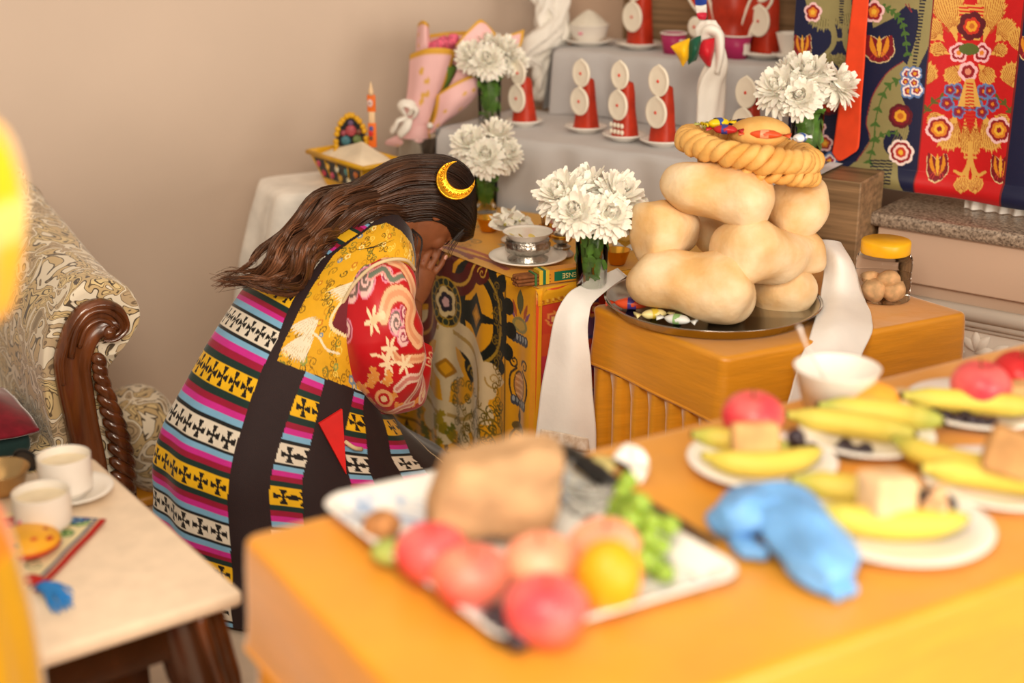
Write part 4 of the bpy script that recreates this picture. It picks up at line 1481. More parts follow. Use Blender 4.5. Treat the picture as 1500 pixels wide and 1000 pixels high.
def tpos(px, py, z):
    return at(px, py, z + .007)


Q = Z2 + .003
tdat = [(767, 184, .040, 'red ritual cake with two white discs beside the leftmost flower vase', .128, .070, [(.070, .034, .038), (.138, .030, .034)], 0),
        (858, 193, .043, 'red ritual cake with two discs and a sloping foot', .140, .070, [(.077, .035, .037), (.150, .033, .036)], 0),
        (914, 205, .043, 'red ritual cake with two discs and rows of white pearls', .150, .072, [(.086, .035, .039), (.162, .032, .036)], 1),
        (970, 213, .044, 'red ritual cake with two large discs beside the woven fried ring', .150, .074, [(.080, .037, .040), (.158, .035, .039)], 0)]
ws = mpp(at(900, 200, Q))
for px, py, r_, lab, hh, ww, ds, pr in tdat:
    b_ = at(px, py, Q)
    saucer(b_, r_ * 1.32, 'white china saucer under the ' + lab.replace('red ritual cake', 'red cake'), group='saucers on the lower shrine step')
    torma(b_ + np.array([0, 0, .0065]), hh, ww, ds, lab, pearls=pr, top=.5)
b_ = at(1096, 222, Q)
saucer(b_, .056, 'white china saucer behind the woven fried ring', group='saucers on the lower shrine step')
torma(b_ + np.array([0, 0, .0065]), .135, .07, [(.066, .035, .039), (.142, .034, .039)], 'red ritual cake half hidden behind the woven fried ring', top=.5)
# tea light beside it
tl = thing('tea_light', 'small brass tea light with a bright flame', 'candle', at(1116, 198, Q))
obj('cup', lathe([(.0005, 0), (.022, 0), (.026, .022), (.0275, .023), (.0245, .022), (.021, .016), (.0005, .016)], 32), m_brass, tl)
mf = bpy.data.materials.new('flame'); mf.use_nodes = True
nb = mf.node_tree.nodes['Principled BSDF']; nb.inputs['Emission Color'].default_value = (1, .8, .5, 1); nb.inputs['Emission Strength'].default_value = 9
obj('flame', (lathe([(.0005, 0), (.005, .004), (.0065, .010), (.005, .019), (.002, .028), (.0004, .034)], 16)[0] + np.array([.006, 0, .017]), lathe([(.0005, 0), (.005, .004), (.0065, .010), (.005, .019), (.002, .028), (.0004, .034)], 16)[1]), mf, tl)

# upper step
Q3 = Z3 + .003
b_ = at(862, 66, Q3)
saucer(b_, .074, 'white saucer under the bowl heaped with rice', group='saucers on the upper shrine step')
bw = [(.0005, 0), (.030, 0), (.032, .004), (.050, .02), (.060, .052), (.0615, .053), (.059, .052), (.048, .022), (.0005, .008)]
tag(obj('rice_bowl', lathe(bw, 48), m_china, loc=b_ + np.array([0, 0, .0065])), 'white china bowl heaped with rice on the upper step', 'bowl')
rb = noisy(lathe([(.0575, .050), (.056, .054), (.035, .073), (.016, .087), (.004, .093), (.0005, .0935)], 48), .0009, 260)
o_ = tag(obj('rice', rb, M('rice', 'f3ecdd', rough=.7, bump=.9, bscale=500, var=.06, vscale=300), loc=b_ + np.array([0, 0, .0065])), 'heap of white rice in the bowl', 'rice')
o_['kind'] = 'stuff'
obj('painted_flower', rbox(.012, .001, .008, .0004, c=(-.026, -.0515, .032)), M('pink_glaze', 'd98a9a', rough=.2), parent=[x for x in COL.objects if x.name.startswith('rice_bowl')][0])
for px, py, lab, hh in ((936, 71, 'tall red ritual cake beside the rice bowl', .26), (1119, 84, 'tall red ritual cake beside the white tea cup', .27)):
    b_ = at(px, py, Q3)
    saucer(b_, .066 if px < 1000 else .078, 'white saucer with butter pearls under the ' + lab.replace('red ritual', 'red'), group='saucers on the upper shrine step')
    torma(b_ + np.array([0, 0, .0065]), hh, .074, [(.083 if px < 1000 else .092, .038, .042), (.168 if px < 1000 else .182, .038, .042)], lab, pearls=2, top=.62)
m_pink = M('magenta_paper', 'b02a63', rough=.4, var=.05)


def paper_cup(p, lab, s_=1.0):
    t = thing('paper_cup', lab, 'cup', p, 0, 'magenta paper cups on the upper shrine step')
    obj('wall', lathe([(.0005, 0), (.028 * s_, 0), (.038 * s_, .058 * s_), (.036 * s_, .058 * s_), (.027 * s_, .004), (.0005, .004)], 40), m_pink, t)
    obj('rim', (lambda a: tube(np.stack([.0382 * s_ * np.cos(a), .0382 * s_ * np.sin(a), np.full(41, .058 * s_)], 1), .0022, 8, cap=False))(np.linspace(0, 2 * PI, 41)), m_china, t)
    pg = Geo()
    for k in range(5):
        a = R(-62 + k * 9)
        pg.add(rbox(.0012, .0055 - .0008 * k, .030 - .004 * (k % 3), .0003, c=(0, 0, 0)), ((.0335 * s_ + .0012) * math.cos(a), (.0335 * s_ + .0012) * math.sin(a), .026 + .004 * (k % 2)), rotm('Z', a))
    obj('printed_flowers', pg.get(), m_china, t)
    return t


paper_cup(at(986, 78, Q3), 'magenta paper cup with white rim beside the tall red cake', .95)
paper_cup(at(1078, 85, Q3), 'magenta paper cup with printed white flowers', 1.05)
b_ = at(1157, 88, Q3)
saucer(b_, .05, 'white saucer under the scalloped tea cup', group='saucers on the upper shrine step')
tag(obj('tea_cup', lathe([(.0005, 0), (.020, 0), (.021, .004), (.031, .03), (.039, .063), (.0405, .066), (.038, .064), (.029, .03), (.0005, .008)], 48, wob=lambda a, z: .06 * (z / .066) ** 3 * np.cos(6 * a)), m_china, loc=b_ + np.array([0, 0, .0065])), 'white scalloped tea cup on the upper step', 'cup')
# the great winged torma in the middle
gt = thing('winged_torma', 'large red ritual cake with white edged wings on the upper step', 'ritual cake', sw(L3[0] + .46, D2 + .14, Z3 + .002), R(-125 + 90))
gp = [(.0005, 0), (.065, 0), (.062, .03), (.05, .08), (.058, .13), (.05, .19), (.03, .25), (.012, .30), (.0005, .31)]
obj('body', noisy(lathe(smooth_path(gp, 30), 40), .0015, 50), m_torma, gt)
for sg in (-1, 1):
    prf = smooth_path([(sg * .03, .02), (sg * .055, .03), (sg * .075, .09), (sg * .115, .135), (sg * .125, .16), (sg * .10, .178), (sg * .07, .165), (sg * .05, .12), (sg * .035, .07)], 40)
    c0 = prf.mean(0)
    rows = [np.column_stack([c0[0] + (prf[:, 0] - c0[0]) * s_, np.full(40, y), c0[1] + (prf[:, 1] - c0[1]) * s_]) for s_, y in ((.01, -.028), (.7, -.028), (1, -.024), (1, -.010), (.01, -.010))]
    wg = obj('wing', (np.vstack(rows), grid_faces(40, 5, True)), m_torma, gt)
    obj('white_edge', tube(np.column_stack([prf[:, 0], np.full(40, -.026), prf[:, 1]]), .0042, 8), m_cream, wg)
for z, rr_ in ((.075, .022), (.20, .034)):
    x_ = -.085 if z < .1 else -.02
    s_ = sphere(rr_, 24, 14)
    d = obj('butter_disc', (s_[0] * [1, .16, 1.25] + np.array([x_, -.055, z]), s_[1]), m_cream, gt)
    s_ = sphere(.004, 10, 8)
    obj('red_dot', (s_[0] + np.array([x_, -.0605, z]), s_[1]), m_dot, d)

# ceremonial arrow with scarf and five coloured silks
AY = at(1043, 214, Q)
ar = thing('ceremonial_arrow', 'ceremonial arrow wrapped in a white scarf with coloured silk ribbons', 'ritual arrow', AY)
apx = lambda px, py, dy=0.0: aty(px, py, AY[1] + dy) - AY
obj('shaft', tube([(0, 0, 0), apx(1030, -60, .05)], .005, 10), m_wood, ar)
m_wsilk = M('white_silk', 'f2eee6', rough=.5, sheen=.4, var=.03, bump=.15, bscale=50)


def sheet(name, pts, mat, parent, n=16, m=16, puff=.0, thick=.002, fold=.002, seed=0):
    A = np.array(pts, float)
    r1 = np.stack([smooth_path(A[i], n) for i in range(len(A))])
    r2 = np.stack([smooth_path(r1[:, j], m) for j in range(n)], 1)
    V_ = r2.reshape(-1, 3)
    if puff:
        iu, jv = np.meshgrid(np.linspace(0, 1, n), np.linspace(0, 1, m))
        V_ = V_ + np.outer((np.sin(iu * PI) * np.sin(jv * PI)).ravel() * puff, [0, -1, .2])
    V_ = V_ + np.stack([vnoise(V_, 60, seed + k) for k in range(3)], 1) * fold
    o = obj(name, (V_, grid_faces(n, m)), mat, parent)
    md_ = o.modifiers.new('thickness', 'SOLIDIFY'); md_.thickness = thick; md_.offset = 0
    return o


obj('scarf', noisy(tube(smooth_path([apx(1036, 30), apx(1038, 55, -.01), apx(1050, 90, -.02), apx(1042, 120, -.015), apx(1040, 160, -.01), apx(1041, 205, 0)], 50), np.interp(np.linspace(0, 1, 50), [0, .1, .2, .45, .7, 1], [.018, .030, .026, .030, .036, .030]), 26, sx=1.0, sy=.6, wob=lambda a, t: .16 * np.sin(5 * a + t * 9)), .003, 40), m_wsilk, ar)
obj('scarf_loop', noisy(tube(smooth_path([apx(1030, 62, -.025), apx(1040, 45, -.045), apx(1054, 52, -.05), apx(1056, 75, -.05), apx(1050, 108, -.045)], 30), np.interp(np.linspace(0, 1, 30), [0, .3, .7, 1], [.014, .022, .018, .012]), 16, sy=.6), .003, 50), m_wsilk, ar)
for nm, col, pts in (('yellow_ribbon', 'f2b90f', [[(1010, 56), (1000, 60), (982, 68)], [(1010, 68), (1000, 76), (992, 80)], [(1010, 84), (1004, 92), (1000, 98)]]),
                     ('green_ribbon', '12503a', [[(1027, 52), (1016, 56), (1008, 62)], [(1026, 72), (1016, 74), (1006, 76)], [(1020, 88), (1012, 92), (1008, 95)]]),
                     ('red_ribbon', 'c81a2a', [[(1046, 56), (1036, 58), (1030, 60)], [(1046, 76), (1034, 78), (1023, 76)], [(1040, 98), (1036, 97), (1032, 92)]]),
                     ('blue_ribbon', '1f3f9c', [[(1036, -14), (1026, -14), (1016, -14)], [(1035, -4), (1026, -5), (1017, -6)], [(1034, 6), (1026, 8), (1018, 7)]]),
                     ('white_ribbon', 'f0ece6', [[(1034, 6), (1026, 8), (1018, 7)], [(1034, 12), (1027, 13), (1019, 13)], [(1034, 18), (1027, 18), (1020, 19)]]),
                     ('crimson_ribbon', 'c01c3a', [[(1034, 18), (1027, 18), (1020, 19)], [(1034, 23), (1028, 24), (1021, 24)], [(1032, 28), (1028, 28), (1024, 28)]])):
    dy = -.05 if pts[0][0][1] > 30 else -.022
    sheet(nm, [[apx(x, y, dy) for x, y in r_] for r_ in pts], M('silk_' + nm, col, rough=.45, sheen=.4, var=.1, vscale=30), ar, puff=.02 if dy < -.04 else .006, fold=.0015)

# white scarf bundle hanging at the left end of the upper step
kb = thing('scarf_bundle', 'crumpled sheer white scarves bunched at the left end of upper step', 'scarf', sw(L3[0] - .12, D2 + .02, Z2 + .003))
kb0 = np.array(kb.location)
kY = kb0[1] + .02
kp = lambda px, py, dy=0.0: aty(px, py, kY + dy) - kb0
for k, (pts, rad) in enumerate(([[(785, -30, .05), (806, 0, .0), (800, 30, -.02), (812, 55, -.03), (790, 75, -.04), (765, 90, -.05)], .034], [[(825, -30, .04), (822, 5, 0), (815, 35, -.04), (796, 60, -.05), (778, 72, -.05), (762, 70, -.04)], .026],
                                [[(770, -20, .05), (790, -2, .02), (812, 15, -.01), (826, 40, -.02), (812, 72, -.03), (795, 92, -.04), (782, 118, -.05)], .026], [[(818, 20, -.02), (800, 45, -.05), (780, 60, -.06), (770, 80, -.05), (790, 100, -.04), (788, 135, -.03)], .024],
                                [[(812, 50, -.03), (806, 80, -.02), (800, 110, -.02), (792, 150, .0)], .03])):
    pth = smooth_path([kp(*q_) for q_ in pts], 46)
    obj('scarf_fold', noisy(tube(pth, rounded_rad(46, rad, e=.15), 22, sx=1.1, sy=.65, wob=lambda a, t: .22 * np.sin(4 * a + t * 13 + k) + .12 * np.sin(9 * a - t * 21)), .005, 45, k), m_wsilk, kb)


# ------------------------------------------------------------------ chrysanthemums
def bloom_geo(r, seed):
    rr_ = random.Random(seed)
    G_ = Geo()
    for layer, (n, el, L_, w_, curl) in enumerate(((8, 84, .5, .26, -.5), (12, 70, .68, .27, -.4), (18, 56, .84, .27, -.3), (24, 40, .95, .27, -.15), (28, 24, 1.0, .27, .05), (30, 8, 1.03, .27, .25), (28, -8, 1.03, .26, .45), (24, -26, 1.0, .25, .6), (16, -46, .95, .24, .7))):
        for k in range(n):
            a = (k + rr_.uniform(-.3, .3)) / n * 2 * PI + layer * .4
            e = R(el + rr_.uniform(-9, 9))
            l = L_ * r * rr_.uniform(.85, 1.1)
            V_ = []
            for i in range(6):
                t = i / 5
                ee = e - curl * t * 1.2
                rad = l * (t * .9 + .08)
                x = rad * math.cos(ee); z = rad * math.sin(ee) + .08 * r
                wd = w_ * r * (math.sin(PI * min(1, t * .80 + .14)) ** .7) * .55
                for s_ in (-1, 0, 1):
                    up_ = .22 * wd * abs(s_)
                    V_.append((x * math.cos(a) - s_ * wd * math.sin(a), x * math.sin(a) + s_ * wd * math.cos(a), z + up_))
            F_ = []
            for i in range(5):
                for s_ in range(2):
                    F_.append([i * 3 + s_, i * 3 + s_ + 1, (i + 1) * 3 + s_ + 1, (i + 1) * 3 + s_])
            G_.add((V_, F_))
    G_.add(sphere(.36 * r, 14, 10, 1, 1, .8), (0, 0, .22 * r))
    return G_.get()


BL = [obj('tmp', bloom_geo(1.0, s_), m_petal).data for s_ in (1, 2, 3)]
for o in [x for x in COL.objects if x.name.startswith('tmp')]:
    bpy.data.objects.remove(o)


def leafblade(a, b, wid):
    a, b = np.array(a, float), np.array(b, float)
    d = b - a
    s_ = np.cross(d, [0.3, .7, .4]); s_ /= np.linalg.norm(s_)
    n_ = np.cross(s_, d); n_ /= np.linalg.norm(n_)
    V_, F_ = [], []
    for i in range(6):
        t = i / 5
        w_ = wid * math.sin(PI * min(1, .1 + .85 * t)) * .5
        for k in (-1, 0, 1):
            V_.append(a + d * t + s_ * w_ * k + n_ * (.15 * w_ * abs(k)))
    for i in range(5):
        for k in range(2):
            F_.append([i * 3 + k, i * 3 + k + 1, (i + 1) * 3 + k + 1, (i + 1) * 3 + k])
    return V_, F_


def vase_of_flowers(base, r, h, blooms, vlabel, flabel, grp, seed=0, depth=0.0, leafy=44):
    """blooms: (px, py, dy, radius m)"""
    base = np.asarray(base)
    v = tag(obj('glass_vase', lathe([(.0005, 0), (r * .92, 0), (r * .95, .002), (r * 1.06, h), (r * 1.03, h + .0012), (r * 1.0, h), (r * .88, .008), (.0005, .007)], 48), m_glass, loc=base), vlabel, 'vase')
    rr_ = random.Random(seed)
    for k, (px, py, dy, br_) in enumerate(blooms):
        top = aty(px, py, base[1] + dy)
        a = k * 2.4 + seed
        foot = base + np.array([.35 * r * math.cos(a), .35 * r * math.sin(a), .012])
        t = thing('chrysanthemum', flabel, 'flower', foot, 0, grp)
        mid = base + np.array([.5 * r * math.cos(a + .3), .5 * r * math.sin(a + .3), h])
        b = obj('bloom', BL[(k + seed) % 3], None, t, loc=top - foot)
        ax = (top - mid) / np.linalg.norm(top - mid) + np.array([0, -.65, .35])
        b.rotation_euler = Vector(ax).to_track_quat('Z', 'Y').to_euler()
        b.scale = (br_ * 1.14,) * 3
        obj('stem', tube(smooth_path([np.zeros(3), (mid - foot) * [1, 1, .9], top - foot + np.array([0, 0, -br_ * .1])], 14), .0028, 7), m_stem, t)
        lv = Geo()
        for j in range(leafy // len(blooms) + 2):
            z0 = rr_.uniform(.02, h * .8)
            c = np.array([rr_.uniform(-.6, .6) * r, rr_.uniform(-.6, .6) * r, z0]) + base - foot
            an = rr_.uniform(0, 6.28)
            e = c + np.array([.42 * r * math.cos(an), .42 * r * math.sin(an), rr_.uniform(.012, .03)])
            lv.add(leafblade(c, e, rr_.uniform(.018, .03)))
        for j in range(3):
            an = rr_.uniform(0, 6.28)
            c = np.array([.3 * r * math.cos(an), .3 * r * math.sin(an), h * .9]) + base - foot
            lv.add(leafblade(c, c + np.array([.03 * math.cos(an), .03 * math.sin(an), .02]), .018))
        obj('foliage', lv.get(), m_green, t)
    return v


vA = at(717, 181, Q)
vase_of_flowers(vA, .031, .125, [(692, 84, -.02, .044), (735, 78, .0, .046), (715, 92, -.05, .046), (752, 92, -.01, .038), (716, 72, .03, .042)],
                'glass vase of white chrysanthemums on the left end of the lower step', 'white chrysanthemum in the vase on the left end of the step', 'chrysanthemums in the step end vase', 1)
vB = at(712, 310, AT + .006)
vase_of_flowers(vB, .030, .105, [(690, 214, -.02, .050), (725, 205, .01, .050), (712, 232, -.05, .050), (738, 228, -.02, .044)],
                'glass vase of white chrysanthemums behind the bowed head', 'white chrysanthemum in the vase behind the bowed head', 'chrysanthemums in the vase behind the head', 2)
vC = at(866, 424, AT + .006)
vase_of_flowers(vC, .034, .150, [(826, 290, -.02, .056), (862, 284, .02, .056), (900, 290, .0, .055), (845, 312, -.06, .050), (890, 316, -.04, .050), (918, 308, .03, .045)],
                'glass vase of white chrysanthemums beside the incense box', 'white chrysanthemum in the vase beside the incense box', 'chrysanthemums in the incense box vase', 3)
vD = at(1178, 247, Q)
vase_of_flowers(vD, .036, .135, [(1145, 135, -.03, .056), (1185, 118, .0, .058), (1222, 128, .0, .050), (1165, 112, .03, .050), (1172, 145, -.06, .046)],
                'glass vase of white chrysanthemums below the orange sash', 'white chrysanthemum in the vase below the orange sash', 'chrysanthemums in the sash vase', 4)

# ------------------------------------------------------------------ things on the altar cloth
QA = AT + .0065
bbl = lathe([(.0005, 0), (.018, 0), (.020, .003), (.026, .022), (.031, .034), (.0318, .035), (.030, .034), (.024, .018), (.0005, .012)], 40)
for px, py, lab, s_ in ((716, 338, 'small brass offering bowl behind the heap of white blossoms', 1.0), (904, 386, 'small brass offering bowl behind the glass vase', .95)):
    o_ = obj('offering_bowl', bbl, m_brass, loc=at(px, py, QA)); o_.scale = (s_,) * 3
    tag(o_, lab, 'bowl')
# silver footed bowl holding loose white blossoms
fb = at(748, 352, QA)
tag(obj('footed_bowl', lathe([(.0005, 0), (.024, 0), (.022, .006), (.012, .014), (.03, .028), (.046, .034), (.047, .036), (.03, .032), (.0005, .03)], 44), m_china, loc=fb), 'white footed dish under the heap of white blossoms', 'dish')
rs = random.Random(31)
for k in range(12):
    ang, rad = k * 2.4, .011 * math.sqrt(k)
    t = thing('white_blossom', 'loose white five petalled blossom heaped on the footed dish', 'flower', fb + np.array([rad * math.cos(ang), rad * math.sin(ang) * .8, .034 + .026 * (1 - k / 12)]), 0, 'loose blossoms on the dish')
    t.rotation_euler = (rs.uniform(-.7, .9), rs.uniform(-.6, .6), rs.uniform(0, 6))
    for j in range(5):
        a = j * 2 * PI / 5
        obj('petal', leafblade((0, 0, 0), (.027 * math.cos(a), .027 * math.sin(a), .008), .022), m_petal, t)
    obj('heart', sphere(.004, 10, 8), M('yellow_green_heart', 'b9b43a', rough=.6), t)
# saucer with silver cup and dish of milk
sb = at(773, 384, QA)
saucer(sb, .089, 'large white saucer under the silver cup on the altar')
obj_c = thing('silver_cup', 'chased silver cup on the large saucer', 'cup', sb + np.array([0, 0, .0068]))
obj('stand', lathe([(.0005, 0), (.046, 0), (.047, .004), (.034, .012), (.038, .018), (.050, .022), (.051, .040), (.047, .044), (.050, .048), (.0005, .048)], 56, wob=lambda a, z: .02 * np.cos(16 * a) * (.02 < z < .045)), m_silver, obj_c)
dsh = obj('milk_dish', lathe([(.0005, .049), (.040, .049), (.045, .053), (.056, .066), (.0572, .067), (.055, .066), (.044, .058), (.0005, .057)], 56), m_china, obj_c)
obj('milk', lathe([(.052, .063), (.0005, .0632)], 40, cap=False), M('milk', 'f7f1e3', rough=.15), obj_c)
for k in range(3):
    a = R(215 + 28 * k)
    obj('yellow_petal', leafblade((.044 * math.cos(a), .044 * math.sin(a), .066), (.058 * math.cos(a + .25), .058 * math.sin(a + .25), .069), .014), M('pale_yellow_petal', 'f2dc84', rough=.5), obj_c)
# silver butter lamp
bl_ = thing('butter_lamp', 'ornate lidded silver butter lamp beside the silver cup', 'lamp', at(823, 374, QA))
obj('base', lathe(smooth_path([(.0005, 0), (.026, 0), (.024, .008), (.017, .016), (.020, .022), (.010, .028)], 24), 36, wob=lambda a, z: .05 * np.cos(12 * a)), m_silver, bl_)
obj('bowl', lathe(smooth_path([(.010, .028), (.022, .036), (.0245, .046), (.018, .050)], 18), 36), m_silver, bl_)
obj('lid', lathe(smooth_path([(.020, .050), (.018, .057), (.010, .063), (.012, .068), (.004, .074), (.0005, .078)], 24), 36), m_silver, bl_)
obj('gilt_band', lathe([(.0255, .043), (.0262, .045), (.0262, .048), (.0255, .050)], 36), m_brass, bl_)
# incense sticks standing in a cup
m_inc = M('incense_brown', '7d4a24', rough=.8, var=.2, vscale=60)
ic_ = at(800, 346, QA)
tag(obj('incense_cup', lathe([(.0005, 0), (.014, 0), (.017, .028), (.018, .029), (.016, .028), (.0005, .010)], 28), m_brass, loc=ic_), 'small brass cup holding upright incense sticks', 'cup')
for k in range(6):
    a = k * 1.05
    f0_ = ic_ + np.array([.007 * math.cos(a), .007 * math.sin(a), .012])
    tag(obj('incense_stick', tube([(0, 0, 0), (.004 * math.cos(a) - .006, .004 * math.sin(a), .088 + .010 * (k % 3))], .0017, 6), m_inc, loc=f0_), 'brown incense stick standing upright in the brass cup', 'incense', 'upright incense sticks')
# colourful small box behind the lamp
cb = at(806, 342, QA) + np.array([.02, .04, 0])
tag(obj('painted_box', noisy(rbox(.05, .03, .05, .004, 2, c=(0, 0, .025)), .0004, 80), M('painted_box', 'c2456a', rough=.5, var=.9, vscale=60, col2='e8d8c8'), loc=cb, rz=R(30)), 'small pink and white painted box behind the silver lamp', 'box')
tag(obj('glass_dish', lathe([(.0005, 0), (.03, 0), (.036, .03), (.045, .07), (.043, .07), (.034, .03), (.0005, .006)], 40), m_glass, loc=at(916, 362, QA)), 'clear glass dish behind the flower vase', 'dish')
# bundle of incense and its box
ibd = R(24)
i0 = at(776, 420, QA)
bd = thing('incense_bundle', 'bundle of brown incense sticks lying beside the green box', 'incense', i0 + np.array([0, .014, 0]), ibd)
for r_ in range(3):
    for k in range(5):
        obj('stick', tube([(-.030 - .004 * ((r_ + k) % 2), .006 * k - .006, .0042 + .0078 * r_), (.046, .006 * k - .006, .0042 + .0078 * r_)], .0039, 7), m_inc, bd)
obj('band', rbox(.005, .036, .0265, .001, c=(.010, .006, .0128)), M('green_band', '3c6b3a', rough=.5), bd)
bx = thing('incense_box', 'green and yellow incense box lying beside the glass vase', 'box', i0 + dirv(24) * .088 + np.array([.0, .020, 0]), ibd)
obj('carton', rbox(.14, .030, .030, .0008, 1, c=(0, 0, .015)), M('ochre_card', 'd38c26', rough=.45), bx, smooth=False)
obj('green_panel', rbox(.100, .0012, .021, .0002, 1, c=(.014, -.0152, .015)), M('green_card', '14694a', rough=.45), bx, smooth=False)
obj('yellow_end', rbox(.024, .0312, .0312, .0004, 1, c=(-.060, 0, .0155)), M('yellow_card', 'd9b32c', rough=.45), bx, smooth=False)
obj('green_stripe', rbox(.007, .0316, .0316, .0002, 1, c=(-.060, 0, .0157)), M('green_card', '14694a'), bx, smooth=False)


def text(name, s_, size, mat, parent, loc, rot, ext=.0003):
    c = bpy.data.curves.new(name, 'FONT')
    c.body = s_; c.size = size; c.extrude = ext; c.align_x = 'CENTER'; c.align_y = 'CENTER'
    t_ = bpy.data.objects.new('tmp_text', c); COL.objects.link(t_)
    dg = bpy.context.evaluated_depsgraph_get()
    me = bpy.data.meshes.new_from_object(t_.evaluated_get(dg))
    bpy.data.objects.remove(t_)
    me.materials.clear(); me.materials.append(mat)
    o = bpy.data.objects.new(name, me); COL.objects.link(o)
    o.parent = parent; o.location = loc; o.rotation_euler = rot
    return o


text('lettering', 'INCENSE', .016, M('gilt_ink', 'e6d48a', rough=.4), bx, (.014, -.0161, .015), (R(90), R(180), 0))

# ------------------------------------------------------------------ offering box, bucket, bouquet
QW = WT + .001
rim = .085
bF, bLft, bRt = at(532, 247, QW + rim), at(450, 222, QW + rim), at(592, 236, QW + rim)
bBk = bLft + bRt - bF
bctr = (bLft + bRt) / 2
cbx = thing('offering_box', 'flared yellow painted box heaped with barley flour', 'box', (bctr[0], bctr[1], QW))
tops = [x[:2] - bctr[:2] for x in (bF, bRt, bBk, bLft)]
nrm4 = []
vv_ = []
for z, s_ in ((0, .62), (.006, .64), (rim, .97)):
    vv_ += [(p_[0] * s_, p_[1] * s_, z) for p_ in tops]
for z, s_ in ((rim, .90), (.01, .60)):
    vv_ += [(p_[0] * s_, p_[1] * s_, z) for p_ in tops]
ff_ = [[3, 2, 1, 0]]
for lv_ in range(4):
    ff_ += [[lv_ * 4 + i, lv_ * 4 + (i + 1) % 4, lv_ * 4 + 4 + (i + 1) % 4, lv_ * 4 + 4 + i] for i in range(4)]
ff_.append([16, 17, 18, 19])
m_ylac = M('yellow_lacquer', 'd9a41c', rough=.35, var=.08)
obj('box_body', (vv_, ff_), m_ylac, cbx, smooth=False)
rg = Geo()
for i in range(4):
    a_, b_2 = np.array([*tops[i], rim]), np.array([*tops[(i + 1) % 4], rim])
    rg.add(tube([a_, b_2], .0065, 8))
obj('rim', rg.get(), m_ylac, cbx)
# painted panels
m_blk = M('black_lacquer', '1d1a1c', rough=.35)
fcol = ['c9506a', 'e8b04a', 'e6ddc0', '4f8a8a', 'd97a3a', 'b83a4a']
for (i0_, i1_, n_) in ((3, 0, 1), (0, 1, 1)):
    A0, A1 = np.array([*tops[i0_], 0]), np.array([*tops[i1_], 0])
    dv_ = A1 - A0; L_ = np.linalg.norm(dv_); dv_ /= L_
    on = np.array([dv_[1], -dv_[0], 0])

    def fp(u_, z_, o_=0.0):
        s_ = .64 + (.97 - .64) * z_ / rim
        return A0 * s_ + (A1 - A0) * s_ * u_ + np.array([0, 0, z_]) + on * o_
    if i0_ == 3:
        pn = obj('painted_panel', ([fp(.07, .022, .0012), fp(.95, .022, .0012), fp(.95, .074, .0012), fp(.07, .074, .0012), fp(.07, .022, -.004), fp(.95, .022, -.004), fp(.95, .074, -.004), fp(.07, .074, -.004)],
                 [[0, 1, 2, 3], [4, 7, 6, 5], [0, 4, 5, 1], [1, 5, 6, 2], [2, 6, 7, 3], [3, 7, 4, 0]]), m_blk, cbx, smooth=False)
        for k in range(10):
            u_ = .12 + .19 * (k % 5); z_ = .060 if k < 5 else .036
            s_ = sphere(.010, 14, 8)
            bmx = np.stack([dv_, on * .25, UD], 0)
            obj('painted_flower', (s_[0] @ bmx + fp(u_ + (.03 if k > 4 else 0), z_, .002), s_[1]), M('lacquer_' + fcol[k % 6], fcol[k % 6], rough=.4, var=.2, vscale=90), pn)
        for k in (1, 2, 3):
            obj('divider', tube([fp(.07 + .22 * k, .022, .002), fp(.07 + .22 * k, .074, .002)], .002, 6), m_ylac, pn)
    else:
        pn = obj('painted_panel', ([fp(.3, .03, .0012), fp(.72, .03, .0012), fp(.72, .064, .0012), fp(.3, .064, .0012), fp(.3, .03, -.004), fp(.72, .03, -.004), fp(.72, .064, -.004), fp(.3, .064, -.004)],
                 [[0, 1, 2, 3], [4, 7, 6, 5], [0, 4, 5, 1], [1, 5, 6, 2], [2, 6, 7, 3], [3, 7, 4, 0]]), m_blk, cbx, smooth=False)
# heaps inside
mv = []
K = 14
for i in range(K + 1):
    s_ = .88 * (1 - i / K)
    zz = rim - .012 + .055 * (i / K) ** .9 * (1.0)
    for p_ in range(40):
        a = p_ / 40 * 4
        e, fr = int(a), a - int(a)
        q_ = tops[e] * (1 - fr) + tops[(e + 1) % 4] * fr
        mv.append((q_[0] * s_ + .02 * (i / K), q_[1] * s_ - .005 * (i / K), zz))
fl = tag(obj('barley_flour', noisy((mv, [list(map(int, q_)) for q_ in grid_faces(40, K + 1, True)]), .0015, 60), M('barley_flour', 'efe0c6', rough=.85, bump=.3, bscale=200), loc=(bctr[0], bctr[1], QW)), 'pale barley flour heaped in the yellow box', 'flour')
fl['kind'] = 'stuff'
# butter-work fan panel
FY = aty(515, 222, bctr[1] + .03)
fan = thing('arched_ornament', 'arched black ornament with yellow scalloped edge in the flour', 'ornament', (FY[0], FY[1], QW + rim + .012), R(8))
aw, ahh = .042, .095
arc = np.array([(-aw, 0), (-aw * .98, .03), (-aw * .8, .062), (-aw * .45, .084), (0, ahh), (aw * .45, .084), (aw * .8, .062), (aw * .98, .03), (aw, 0)])
ap2 = smooth_path(arc, 40)
vv_ = [(x, -.004, z) for x, z in ap2] + [(x, .004, z) for x, z in ap2]
obj('board', (vv_, [list(range(40)), list(range(79, 39, -1))] + [[i, i + 1, 41 + i, 40 + i] for i in range(39)] + [[39, 0, 40, 79]]), m_blk, fan, smooth=False)
for k in range(17):
    i = int(k / 16 * 39)
    s_ = sphere(.008, 12, 8)
    obj('scallop', (s_[0] * [1, .7, 1] + np.array([ap2[i][0] * .97, -.004, ap2[i][1] * .98]), s_[1]), m_ylac, fan)
